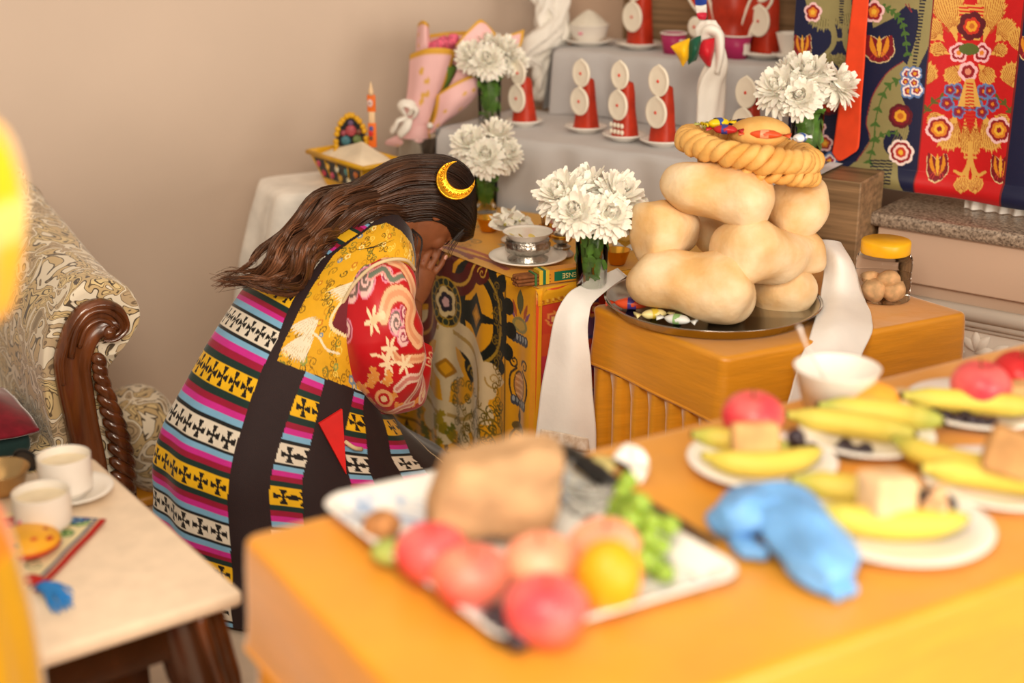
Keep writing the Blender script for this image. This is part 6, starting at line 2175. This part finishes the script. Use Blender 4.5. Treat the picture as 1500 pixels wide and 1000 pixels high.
# plastic jar
jp = at(1291, 436, QG)
jar = thing('plastic_jar', 'clear plastic jar with yellow screw lid', 'jar', jp)
js = mpp(jp)
jr, jh = 40 * js, .105
obj('jar_body', lathe(smooth_path([(.001, 0), (jr * .92, 0), (jr, .012), (jr, jh * .45), (jr * .985, jh * .5), (jr, jh * .55), (jr * .99, jh * .86), (jr * .82, jh * .97), (jr * .8, jh)], 40), 56), M('clear_plastic', 'f6f1ea', rough=.06, trans=1.0, var=0, ior=1.15), jar)
obj('lid', lathe([(jr * .86, jh - .004), (jr * .88, jh - .002), (jr * .88, jh + .020), (jr * .84, jh + .024), (.0005, jh + .024)], 56, wob=lambda a, z: .008 * np.cos(60 * a)), M('yellow_plastic', 'f2b51c', rough=.35), jar)
for k, (x, y, z, r_) in enumerate(((-.018, -.01, .022, .024), (.02, -.012, .022, .024), (.0, .02, .022, .024), (.008, -.01, .048, .022), (-.02, .012, .045, .018))):
    tag(obj('snack', noisy(sphere(r_, 20, 14), .004, 60, k), M('pale_snack', 'dcb78a', rough=.7, var=.2, vscale=40), loc=jp + np.array([x, y, z])), 'pale fried snack lying inside the plastic jar', 'snack', 'snacks in the plastic jar')

# ================================================================== serving table: tray, fruit, plates
QF = FT + .0015
m_enam = VC('blue_white_tray', rough=.25, var=.03, vscale=20, spec=.5)
# rectangular tray with rounded corners and a raised rim, from its corners on the table
tL, tF, tR_ = at(462, 752, QF)[:2], at(742, 968, QF)[:2], at(1098, 862, QF)[:2]
tB = tL + tR_ - tF
tctr = (tL + tR_) / 2
tray2 = thing('fruit_tray', 'large rectangular white tray with blue pattern full of fruit', 'tray', (*tctr, QF))
P_, N_ = perimeter([c - tctr for c in (tL, tF, tR_, tB)], .035, .008)
rows, uv = [], []
for sc_, off, z in ((1e-3, 0, .004), (.3, 0, .004), (.55, 0, .004), (.75, 0, .004), (1, -.040, .004), (1, -.032, .006), (1, -.018, .017), (1, -.006, .022), (1, 0, .0235), (1, .002, .022), (1, -.003, .019), (1, -.02, .010), (1, -.036, .0), (1e-3, 0, .0)):
    rows.append(np.column_stack([P_ * sc_ + N_ * off, np.full(len(P_), z)]))
V = np.vstack(rows)
pt = Paint(V[:, 0], V[:, 1], 'eeece8')
rs = random.Random(3)
for _ in range(70):
    q_ = P_[rs.randrange(len(P_))] * rs.uniform(.55, .93)
    if rs.random() < .5:
        pt.scroll(q_[0], q_[1], rs.uniform(.012, .024), .005, rs.choice(['8ea6c8', 'a9bcd6', '7690bb']), 1.4, rs.uniform(0, 6))
    else:
        pt.flower(q_[0], q_[1], rs.uniform(.012, .02), ['9db3d3', 'd9e0ea', '7c96c0'], 5)
obj('enamel_body', (V, grid_faces(len(P_), len(rows), True)), m_enam, tray2, cols=pt.C)
QT = QF + .0045


def fruit_mat(name, c1, c2, scale=9, sharp=.25):
    if name in MATS:
        return MATS[name]
    m = M(name, c1, rough=.35, var=0, vscale=scale, spec=.45, sss=.06, col2=c2)
    return m


def apple(p_, r_, label, mat, rz=0.0, tilt=0.0, grp=None, name='apple', pear=0.0):
    t = thing(name, label, name, np.array(p_), rz, grp)
    a = np.linspace(0, 1, 26)
    th_ = a * PI
    prof = np.stack([np.sin(th_) * (1 + .06 * np.sin(th_)) , -np.cos(th_)], 1)
    prof[:, 1] *= .9
    dip = np.exp(-(th_ - PI) ** 2 / .10) * .20; prof[:, 1] -= dip
    dipb = np.exp(-th_ ** 2 / .08) * .10; prof[:, 1] += dipb
    prof[:, 0] *= 1 + .10 * np.cos(th_ - PI) * .8
    prof[0, 0] = prof[-1, 0] = .002
    zmin = prof[:, 1].min()
    prof = np.column_stack([prof[:, 0] * r_, (prof[:, 1] - zmin) * r_])
    v_, f_ = lathe(prof, 40, wob=lambda a_, z: .02 * np.cos(5 * a_))
    o = obj('skin', noisy((v_, f_), .0008, 40), mat, t)
    obj('stalk', tube([(0, 0, prof[-1, 1] - .004), (.003, .002, prof[-1, 1] + .012)], .0016, 7), m_inc, t)
    t.rotation_euler = (0, 0, rz)
    return t


m_ap1 = fruit_mat('red_apple_skin', 'd4263f', 'ee7f78', 11)
m_ap2 = fruit_mat('peach_apple_skin', 'f0a080', 'd93a4a', 9)
m_ap3 = fruit_mat('pale_apple_skin', 'f3b98e', 'ee7f72', 8)
m_org = M('orange_peel', 'f0a01c', rough=.4, var=.06, vscale=20, bump=.3, bscale=220)


def fpos(px, py, r_, z=None):
    """place a ball seen centred at px,py whose foot stands at height z"""
    z = QT if z is None else z
    p_ = at(px, py, z + r_ * .9)
    return np.array([p_[0], p_[1], z])


for px, py, r_, mt, lab, z in ((633, 808, .040, m_ap1, 'deep pink apple beside the brown sugar block in the tray', 0), (690, 842, .041, m_ap2, 'peach coloured apple between the two pink apples in the tray', 0), (792, 823, .040, m_ap3, 'pale apricot apple touching the brown sugar block', 0),
                               (799, 889, .042, m_ap1, 'deep pink apple at the front rim of the tray', 0), (886, 800, .040, m_ap3, 'rosy apple behind the orange in the tray', 0)):
    apple(fpos(px, py, r_), r_, lab, mt, rz=px * .7)
t = thing('orange', 'bright oval orange lying among the apples', 'orange', fpos(891, 852, .040), .4)
s_ = sphere(1, 40, 26)
obj('peel', (s_[0] * [.037, .036, .043] + np.array([0, 0, .043]), s_[1]), m_org, t)
obj('navel', lathe([(.004, .0855), (.003, .087), (.0005, .0865)], 12), m_stem, t)
# block of brown sugar
sb_ = at(726, 792, QT)
bv, bf = rbox(.155, .10, .105, .024, 4, c=(0, 0, .0525))
bv = bv.copy(); tz = np.clip(bv[:, 2] / .12, 0, 1); bv[:, 0] *= 1 - .12 * tz; bv[:, 1] *= 1 - .2 * tz; bv[:, 0] += .006 * tz
bm = bmesh.new(); me_ = bpy.data.meshes.new('sugar'); me_.from_pydata(bv.tolist(), [], [list(q_) for q_ in bf]); bm.from_mesh(me_); bmesh.ops.subdivide_edges(bm, edges=bm.edges[:], cuts=7, use_grid_fill=True); bm.verts.index_update()
bv, bf = np.array([v.co[:] for v in bm.verts]), [[v.index for v in q_.verts] for q_ in bm.faces]; bm.free()
tag(obj('brown_sugar_block', noisy(noisy((np.maximum(bv, [-9, -9, 0]), bf), .013, 20), .004, 75, 4), M('brown_sugar', 'b48f68', rough=.8, var=.12, vscale=20, bump=.5, bscale=90), loc=sb_ + np.array([0, .015, .012]), rz=R(8)), 'large rough block of brown sugar in the fruit tray', 'brown sugar')
tag(obj('walnut', noisy(sphere(.022, 24, 16), .003, 110), M('walnut_shell', 'b07a4a', rough=.7, var=.25, vscale=60), loc=fpos(558, 772, .022) + np.array([0, 0, .02])), 'small brown walnut at the tray corner', 'walnut')
tag(obj('fig', noisy((sphere(.018, 20, 14)[0] * [1.3, 1, .8], sphere(.018, 20, 14)[1]), .002, 90), M('green_fig', '9fae5a', rough=.6, var=.2), loc=fpos(572, 805, .018) + np.array([0, 0, .014])), 'small green fig between the walnut and the pink apple', 'fig')
# green grapes
m_gr = M('green_grape_skin', '8aa838', rough=.25, var=.12, vscale=30, sss=.2, spec=.5)
m_dk = M('dark_grape_skin', '2a1c28', rough=.3, var=.25, vscale=30, spec=.5)
grp_mesh = obj('tmpg', (sphere(1, 16, 12)[0] * [1, 1, 1.12], sphere(1, 16, 12)[1]), m_gr)
gm = grp_mesh.data
bpy.data.objects.remove(grp_mesh)


def bunch(name, label, spots, r_, mat, cat='grapes'):
    """a bunch is one thing; each berry is a part"""
    base = np.array(spots[0]); base[2] -= r_
    t = thing(name, label, cat, base)
    me = gm.copy(); me.materials.clear(); me.materials.append(mat)
    for k, s_ in enumerate(spots):
        o = obj('berry', me, None, t, loc=np.array(s_) - base)
        o.scale = (r_ * (1 + .08 * math.sin(k * 2.3)),) * 3
        o.rotation_euler = (k * .7, k * 1.1, k)
    P2 = [np.array(s_) - base for s_ in spots]
    obj('stalk', tube(smooth_path([P2[0], np.mean(P2, 0), P2[-1]], 10), .0016, 6), m_stem, t)
    return t


rs = random.Random(5)
gs = []
for px, py, z in ((962, 832, .013), (940, 806, .013), (968, 800, .030), (950, 788, .036), (930, 772, .03), (955, 764, .050), (980, 770, .046), (922, 748, .046), (905, 738, .04), (938, 738, .060), (912, 720, .062), (925, 762, .05), (900, 755, .02), (975, 840, .013), (945, 820, .03), (915, 790, .013), (920, 704, .066)):
    p_ = at(px, py, QT + z); gs.append(p_)
bunch('grape_bunch', 'bunch of green grapes lying on the tray corner by the knife', gs, .0122, m_gr)
bunch('grape_bunch', 'dark grapes tucked under the apples at the tray rim', [at(px, py, QT + .013) for px, py in ((722, 912), (742, 926), (758, 938), (736, 908), (752, 918))], .013, m_dk)
# glass tumbler lying behind the sugar block
tag(obj('glass_bowl', lathe([(.0005, 0), (.03, 0), (.045, .03), (.05, .05), (.048, .05), (.042, .03), (.0005, .005)], 40), m_glass, loc=at(868, 752, QT) + np.array([0, .02, 0])), 'clear glass bowl between the sugar block and the grapes', 'bowl')
# knife
k0, k1, k2 = at(820, 656, QF + .044), at(903, 715, QF + .036), at(1052, 798, QF + .008)
k0[2] = k1[2] = k2[2] = QF
kn = thing('kitchen_knife', 'kitchen knife with black handle lying across the tray corner', 'knife', (k1[0], k1[1], QF))
ka = np.array([0, 0, .034])
dk_ = (k2 - k0)[:2] / np.linalg.norm((k2 - k0)[:2])
rad_k = np.array([.006, .0085, .009, .0085, .010, .009, .008])
obj('handle', tube(smooth_path([k0 - k1 + UD * .044, (k0 - k1) * .5 + UD * .042, (k1 - k1) + UD * .036], 7), rad_k * 1.45, 14, sy=.85), M('black_plastic', '1c1a19', rough=.4), kn)
dl = k2 - k1
sd_ = np.array([-dl[1], dl[0], 0]); sd_ /= np.linalg.norm(sd_)
bl_v = []
for t_, w0, w1 in ((0, -.010, .012), (.3, -.010, .013), (.6, -.009, .011), (.85, -.006, .006), (1, -.0005, .0005)):
    c = dl * t_ + UD * (.036 - .028 * t_)
    for w_, h_ in ((w0, .0012), (w1, .0003), (w1, -.0003), (w0, -.0012)):
        bl_v.append(c + sd_ * w_ * -1.5 + UD * (h_ + .35 * w_))
obj('blade', (bl_v, [list(map(int, q_)) for q_ in grid_faces(4, 5, True)] + [[3, 2, 1, 0], [16, 17, 18, 19]]), M('blade_steel', '40352d', rough=.45, metal=.3), kn, smooth=False)
# pale root slice and crumpled tissue
tag(obj('banana_piece', noisy((sphere(.02, 22, 14)[0] * [1.6, .8, .7], sphere(.02, 22, 14)[1]), .0015, 60), M('pale_yellow_fruit', 'e6d38c', rough=.6), loc=at(866, 706, QF) + np.array([0, 0, .016]), rz=R(-35)), 'pale yellow fruit piece under the knife handle', 'fruit piece')
tis = noisy(sphere(.03, 40, 28), .011, 55, 3); tis = noisy(tis, .004, 150, 5)
tv_ = tis[0] * [.85, .7, 1.1]; tv_[:, 2] -= tv_[:, 2].min()
tag(obj('tissue', (tv_, tis[1]), M('white_tissue', 'f2efec', rough=.9), loc=at(922, 706, QF)), 'crumpled white tissue beside the knife', 'tissue')
# blue rubber glove: crumpled cuff and flat hand
gl = thing('rubber_glove', 'crumpled light blue rubber glove lying on the golden table', 'glove', at(1150, 780, QF))
g0 = np.array(gl.location)
gpx = lambda px, py, z: at(px, py, QF + z) - g0
m_blue = M('blue_rubber', '6fa8e4', rough=.4, var=.14, vscale=16, sss=.05, bump=.3, bscale=40)
hand = tube(smooth_path([gpx(1078, 782, .022), gpx(1088, 760, .030), gpx(1118, 744, .034), gpx(1152, 752, .032), gpx(1180, 790, .026), gpx(1210, 830, .022), gpx(1238, 852, .016)], 60), np.interp(np.linspace(0, 1, 60), [0, .05, .14, .3, .45, .6, .8, .95, 1], [.003, .026, .036, .034, .036, .038, .036, .028, .003]), 30, sy=.72, sx=1.15, wob=lambda a, t_: .10 * np.sin(4 * a + 11 * t_) + .06 * np.sin(7 * a - 17 * t_))
hv_ = noisy(hand, .004, 38, 2)
hz = hv_[0].copy(); hz[:, 2] = np.maximum(hz[:, 2], .001)
obj('glove_hand', (hz, hv_[1]), m_blue, gl)
for k, pts in enumerate(([(1090, 790, .012), (1104, 806, .012), (1128, 812, .010)], [(1072, 770, .012), (1082, 796, .012), (1104, 816, .009)], [(1225, 838, .012), (1240, 860, .010), (1246, 872, .006)], [(1205, 848, .012), (1224, 866, .010), (1236, 874, .006)])):
    obj('glove_finger', tube(smooth_path([gpx(*q_) for q_ in pts], 16), rounded_rad(16, .0115, e=.3), 14, sy=.8), m_blue, gl)

# ------------------------------------------------------------------ plates of fruit
m_ban = VC('banana_peel', rough=.5, var=.05, vscale=30)


def banana(p_, L_, r_, rz, label, grp='bananas on the plates', bend=.28, green=.5, flip=1, roll=0.0):
    t = thing('banana', label, 'banana', p_, rz, grp)
    k, n = 44, 20
    u_ = np.linspace(-1, 1, k)
    x = u_ * L_ / 2
    y = flip * bend * L_ * (u_ ** 2 - .5) * .55
    z = np.full(k, r_ * .93) + .006 * u_ ** 2
    rad = r_ * np.interp(u_, [-1, -.97, -.88, -.8, -.6, 0, .6, .85, .95, 1], [.30, .34, .36, .6, .9, 1, .92, .62, .34, .22])
    v_, f_ = tube(np.stack([x, y, z], 1), rad, n, wob=lambda a, s_: .05 * np.cos(5 * a))
    cu = np.repeat(u_, n)
    c = np.outer(np.ones(len(cu)), lin('dcc252')) * 1.0
    gmask = np.clip((np.abs(cu) - .35) / .5, 0, 1)[:, None] * green
    c = c * (1 - gmask) + lin('a2ad4c') * gmask
    tipm = (cu > .965) | (cu < -.985)
    c[tipm] = lin('4a3a22')
    obj('peel', (v_, f_), m_ban, t, cols=c)
    return t


m_rock = M('pressed_brown_sugar', 'd0a36c', rough=.8, var=.12, vscale=30, bump=.5, bscale=120)


def chunk(p_, sx, sy, sz, rz, label, seed, mat=None, tilt=(0, 0)):
    bv, bf = rbox(sx, sy, sz, .007, 3, c=(0, 0, sz / 2))
    bm = bmesh.new(); me_ = bpy.data.meshes.new('c'); me_.from_pydata(bv.tolist(), [], [list(q_) for q_ in bf]); bm.from_mesh(me_); bmesh.ops.subdivide_edges(bm, edges=bm.edges[:], cuts=2, use_grid_fill=True); bm.verts.index_update()
    bv, bf = np.array([v.co[:] for v in bm.verts]), [[v.index for v in q_.verts] for q_ in bm.faces]; bm.free()
    o = obj('sugar_cake', noisy((bv, bf), .0022, 60, seed), mat or m_rock, loc=p_, rz=rz)
    o.rotation_euler = (tilt[0], tilt[1], rz)
    return tag(o, label, 'sugar cake', 'sugar cakes on the fruit plates')


PLR = {}


def plate(px, py, wpx, label):
    c = at(px, py, QF)
    r_ = wpx / 2 * mpp(c)
    tag(obj('plate', saucer_geo(r_, .017), m_china, loc=c), label, 'plate', 'fruit plates on the serving table')
    return np.array([c[0], c[1], QF + .007]), r_


# plate with apple and sugar slab
c, r_ = plate(1115, 688, 218, 'white plate of bananas with a pink apple and pale slab')
ap = lambda px, py, z: at(px, py, QF + z)
banana(ap(1118, 690, .008), .165, .0175, R(6), 'yellow banana in front of the pale slab and pink apple', bend=.30, green=.35)
banana(ap(1085, 664, .010), .14, .0165, R(-22), 'greenish banana behind the pale slab', bend=.2, green=.8, flip=-1)
pA = ap(1106, 655, .012)
apple(np.array([pA[0], pA[1] + .035, QF + .010]), .041, 'pink apple behind the pale slab on the banana plate', m_ap1, 1.0)
chunk(ap(1106, 664, .030), .062, .028, .042, R(6), 'pale oval slab leaning on the pink apple', 2, tilt=(R(-14), 0))
bunch('grape_bunch', 'dark grapes beside the pink apple and pale slab', [ap(1168, 660, .018), ap(1180, 664, .016), ap(1155, 666, .016), ap(1168, 650, .034), ap(1166, 640, .050), ap(1190, 660, .018)], .012, m_dk)
# plate with two green bananas
c, r_ = plate(1268, 648, 196, 'white plate of two green tipped bananas and dark grapes')
banana(ap(1245, 640, .012), .185, .018, R(-24), 'green tipped banana at the front of the two banana plate', bend=.16, green=.55, flip=-1)
banana(ap(1288, 624, .014), .18, .019, R(-20), 'green banana at the back of the two banana plate', bend=.22, green=.9, flip=-1)
bunch('grape_bunch', 'dark grapes under the two green tipped bananas', [ap(x, y, .010) for x, y in ((1232, 658), (1244, 660), (1258, 661), (1238, 652), (1268, 658))], .010, m_dk)
# plate with dates
c, r_ = plate(1428, 606, 204, 'white plate with banana, red apples and a row of dark dates')
banana(ap(1420, 606, .014), .20, .018, R(-14), 'banana with green tips behind the row of dark dates', bend=.12, green=.6, flip=-1)
bunch('date_row', 'row of dark dates along the plate rim', [ap(x, y, .011) for x, y in ((1368, 608), (1384, 612), (1402, 616), (1414, 612), (1424, 617), (1438, 620), (1452, 622), (1376, 600))], .011, m_dk, 'dates')
apple(fpos(1436, 562, .042, QF + .012), .042, 'red apple behind the banana and dark dates', m_ap1, 2.0)
apple(fpos(1494, 545, .040, QF + .012), .040, 'deep red apple standing with its stalk up at the back', M('deep_red_skin', 'c8282c', rough=.35, var=.12, vscale=12, spec=.45), 0.5)
chunk(ap(1484, 596, .014), .05, .035, .04, R(10), 'pale sugar piece in front of the deep red apple', 7)
# big near plate
c, r_ = plate(1312, 782, 276, 'large white plate of bananas with a beige cube and nuts')
banana(ap(1300, 782, .010), .19, .020, R(-8), 'banana in front of the beige cube on the large plate', bend=.18, green=.5)
banana(ap(1262, 744, .014), .185, .020, R(-26), 'greenish banana behind the beige cube on the large plate', bend=.18, green=.7, flip=-1)
chunk(ap(1297, 752, .036), .058, .050, .052, R(22), 'beige sugar cube resting on the bananas', 3, M('beige_sugar', 'e3bf92', rough=.8, var=.10, vscale=30, bump=.4, bscale=120), (R(-10), R(6)))
bunch('grape_bunch', 'dark grapes beside the beige cube on the large plate', [ap(x, y, z) for x, y, z in ((1330, 750, .026), (1345, 752, .026), (1360, 754, .024), (1352, 738, .042), (1375, 742, .03), (1388, 738, .028), (1362, 728, .046))], .0125, m_dk)
for k, (x, y) in enumerate(((1372, 728), (1380, 740), (1366, 742), (1376, 716), (1360, 716))):
    tag(obj('cashew', noisy((sphere(.010, 16, 12)[0] * [1.4, .8, .8], sphere(.010, 16, 12)[1]), .001, 90, k), M('cashew', 'e0b487', rough=.5, var=.15), loc=ap(x, y, .05 + .004 * (k % 2)), rz=k * 1.3), 'pale cashew lying among the dark grapes on the large plate', 'nut', 'cashews on the large plate')
# right edge plate
c, r_ = plate(1462, 716, 226, 'white plate of bananas with a tan wedge of sugar')
banana(ap(1462, 722, .012), .20, .020, R(-22), 'yellow banana in front of the tan wedge', bend=.22, green=.25, flip=-1)
banana(ap(1392, 690, .014), .17, .019, R(-36), 'green banana with dark stalk beside the tan wedge', bend=.2, green=.8)
chunk(ap(1470, 692, .040), .062, .05, .058, R(-20), 'tan wedge of pressed sugar above the bananas', 5, M('tan_sugar', 'b98b58', rough=.8, var=.12, vscale=30, bump=.4, bscale=120), (R(-12), R(14)))
# white bowl with spoon, orange slice
cp = at(1222, 594, QF)
cpr = 63 * mpp(cp)
tag(obj('white_tub', lathe([(.0005, 0), (cpr * .72, 0), (cpr * .98, .062), (cpr, .064), (cpr * .96, .063), (cpr * .70, .004), (.0005, .004)], 56), m_china, loc=cp), 'white tub with a spoon handle standing in it', 'tub')
sp0 = cp + np.array([-.005, 0, .008])
tag(obj('spoon', (lambda g_: (g_[0] - sp0, g_[1]))(tube(smooth_path([sp0, aty(1205, 548, cp[1] - .004), aty(1182, 508, cp[1] - .006), aty(1170, 478, cp[1] - .008)], 30), np.interp(np.linspace(0, 1, 30), [0, .2, .7, 1], [.010, .004, .0035, .006]), 10, sy=.5)), M('pale_plastic', 'eee3dc', rough=.4), loc=sp0), 'pale plastic spoon standing in the white tub', 'spoon')
og = at(1272, 606, QF)
tag(obj('orange_half', (sphere(1, 28, 16)[0] * [.045, .035, .026] + np.array([0, 0, .025]), sphere(1, 28, 16)[1]), M('orange_flesh', 'f3a53a', rough=.45, var=.15, vscale=30), loc=og, rz=R(-12)), 'orange half lying behind the two banana plate', 'orange')
tag(obj('bread_piece', noisy((sphere(1, 24, 14)[0] * [.026, .022, .020] + np.array([0, 0, .02]), sphere(1, 24, 14)[1]), .002, 70), M('pale_crust', 'dcb98c', rough=.7, var=.2, vscale=40), loc=at(1316, 604, QF)), 'small pale bread piece beside the orange half', 'bread')

# ================================================================== marble table: cups, mat, bowls
QC = CT + .0012
m_tea = M('milk_tea', 'e9d9b8', rough=.2)


def cup(p_, r_, h_, label):
    t = thing('tea_cup', label, 'cup', p_)
    obj('cup_body', lathe(smooth_path([(.001, 0), (r_ * .62, 0), (r_ * .66, .004), (r_ * .93, .012), (r_ * .99, .024), (r_ * 1.0, h_), (r_ * .985, h_ + .001), (r_ * .955, h_), (r_ * .94, .026), (r_ * .8, .012), (.001, .008)], 60), 56), m_china, t)
    obj('tea', lathe([(r_ * .945, h_ * .84), (.0005, h_ * .84)], 40, cap=False), m_tea, t)
    return t


sc0 = at(108, 727, QC)
saucer(sc0, 58 * mpp(sc0), 'white saucer under the tall white cup on the marble')
cup(at(99, 724, QC + .0068), 38 * mpp(sc0), .070, 'tall white tea cup standing on a saucer')
c2 = at(66, 776, QC + .004)
cup2 = cup(c2, 41 * mpp(c2), .066, 'white tea cup with pink flower standing on the embroidered mat')
s_ = sphere(.01, 14, 10)
obj('pink_flower', (s_[0] * [.8, .12, .7] + np.array([-.022, -41 * mpp(c2) * .86, .030]), s_[1]), M('pink_glaze', 'd98a9a'), cup2)
# embroidered mat with fringe
m0, m1 = at(156, 764, QC)[:2], at(58, 868, QC)[:2]
md_ = (m0 - m1); Lm = np.linalg.norm(md_); md_ /= Lm
mn = np.array([-md_[1], md_[0]])
nu, nv = 150, 150
uu, vv = np.meshgrid(np.linspace(0, Lm, nu), np.linspace(0, .34, nv))
uu, vv = uu.ravel(), vv.ravel()
p = Paint(uu, vv, 'e9dcb0')
p.rect(0, 0, Lm, .011, 'b3261f')
rs = random.Random(17)
for k in range(26):
    p.ell(.006 + k * Lm / 25, .016, .005, .004, '1f2f6a')
for _ in range(16):
    a, b_ = rs.uniform(.02, Lm), rs.uniform(.03, .32)
    cl_ = rs.choice([['2a3f8a', '6f9ac0', '22306a'], ['3f7f4a', 'b8cf8a', '2f6f3a'], ['b3283a', 'e08a7a', 'c23a4a']])
    p.plume((a, b_), (a + rs.uniform(-.04, .04), b_ + rs.uniform(-.04, .04)), .03, cl_[0], cl_[1], 4); p.flower(a, b_, .014, cl_, 6)
for _ in range(22):
    p.scroll(rs.uniform(0, Lm), rs.uniform(.02, .33), rs.uniform(.008, .016), .004, rs.choice(['1f2f6a', '3f7f4a', 'b3283a']), 1.4, rs.uniform(0, 6))
zz_ = .0022 + .0006 * np.sin(uu * 60)
V = np.column_stack([m1[0] + uu * md_[0] + vv * mn[0], m1[1] + uu * md_[1] + vv * mn[1], QC + zz_])
o_ = obj('embroidered_mat', (V, grid_faces(nu, nv)), VC('embroidery', rough=.85, var=.1, vscale=80, bump=.4, bscale=300), cols=p.C)
x_ = o_.modifiers.new('thickness', 'SOLIDIFY'); x_.thickness = .0025; x_.offset = 1
tag(o_, 'cream embroidered mat with red border under the white cup', 'mat')
tv = Geo()
rs = random.Random(6)
ts0 = at(60, 862, QC)
for k in range(60):
    e = at(rs.uniform(72, 108), rs.uniform(860, 900), QC)
    s0_ = ts0 + np.array([rs.uniform(-.008, .008), rs.uniform(-.012, .012), .006])
    tv.add(tube(smooth_path([s0_, (s0_ + e) / 2 + np.array([0, 0, .008]), e + np.array([0, 0, .002])], 8), .0013, 5))
obj('tassel', tv.get(), M('blue_yarn', '2f86d0', rough=.8, var=.15), o_)
obj('tassel_knot', noisy((sphere(.013, 16, 12)[0] * [1.4, 1, .6] + at(48, 856, QC) + np.array([0, 0, .008]), sphere(.013, 16, 12)[1]), .001, 120), M('red_yarn', 'b3261f', rough=.8), o_)
# painted bowl cover, lens shaped
lp = at(42, 806, QC + .005)
lt = thing('painted_box', 'round yellow painted wooden box with red rim on the embroidered mat', 'box', lp)
lr = 47 * mpp(lp)
obj('lower_rim', lathe([(.0005, 0), (lr * .7, 0), (lr, .012), (lr * 1.0, .016), (.0005, .016)], 48), M('red_lacquer', 'cf3a1c', rough=.35), lt)
tp_ = obj('domed_top', lathe(smooth_path([(lr * .995, .016), (lr * .93, .024), (lr * .6, .033), (lr * .2, .036), (.0005, .0365)], 24), 48), M('yellow_paint', 'efae2c', rough=.4, var=.1, vscale=20), lt)
for k, (a, rr_, c_) in enumerate(((.3, .55, 'd9622a'), (1.6, .5, 'b8452a'), (-1.4, .5, 'e0743a'), (3.0, .6, '8a6a2a'), (-.5, .75, '5a7a3a'), (.9, .78, 'c2451f'))):
    s_ = sphere(.008, 12, 8)
    obj('painted_dot', (s_[0] * [1, 1, .3] + np.array([lr * rr_ * math.cos(a - 1.2), lr * rr_ * math.sin(a - 1.2), .0335 - .012 * rr_ ** 3]), s_[1]), M('paint_' + c_, c_, rough=.5), tp_)
# metal bowl and dark glasses-like dish behind
mb_ = at(2, 722, QC)
tag(obj('metal_bowl', lathe([(.0005, 0), (.024, 0), (.026, .004), (.042, .020), (.050, .045), (.0515, .046), (.049, .044), (.039, .018), (.0005, .008)], 48), M('warm_brass', 'c9a570', rough=.25, metal=.9), loc=mb_), 'small metal bowl beside the tall white cup', 'bowl')
dd = thing('folded_sunglasses', 'folded dark sunglasses lying behind the metal bowl', 'sunglasses', at(60, 694, QC), R(-20))
m_bk = M('black_acetate', '1b1817', rough=.25, var=.1)
for sg in (-1, 1):
    a = np.linspace(0, 2 * PI, 29)
    fr = obj('lens_rim', tube(np.stack([sg * .030 + .025 * np.cos(a), np.full(29, 0.0), .022 + .019 * np.sin(a)], 1), .0032, 8, cap=False), m_bk, dd)
    s_ = sphere(1, 20, 12)
    obj('lens', (s_[0] * [.024, .0014, .018] + np.array([sg * .030, 0, .022]), s_[1]), M('smoked_lens', '3a322c', rough=.08), dd)
    obj('temple', tube([(sg * .054, 0, .026), (sg * .052, .004, .026), (sg * -.050, .008 + .004 * sg, .018)], .0026, 8), m_bk, dd)
obj('bridge', tube([(-.007, 0, .028), (0, -.001, .031), (.007, 0, .028)], .0028, 8), m_bk, dd)
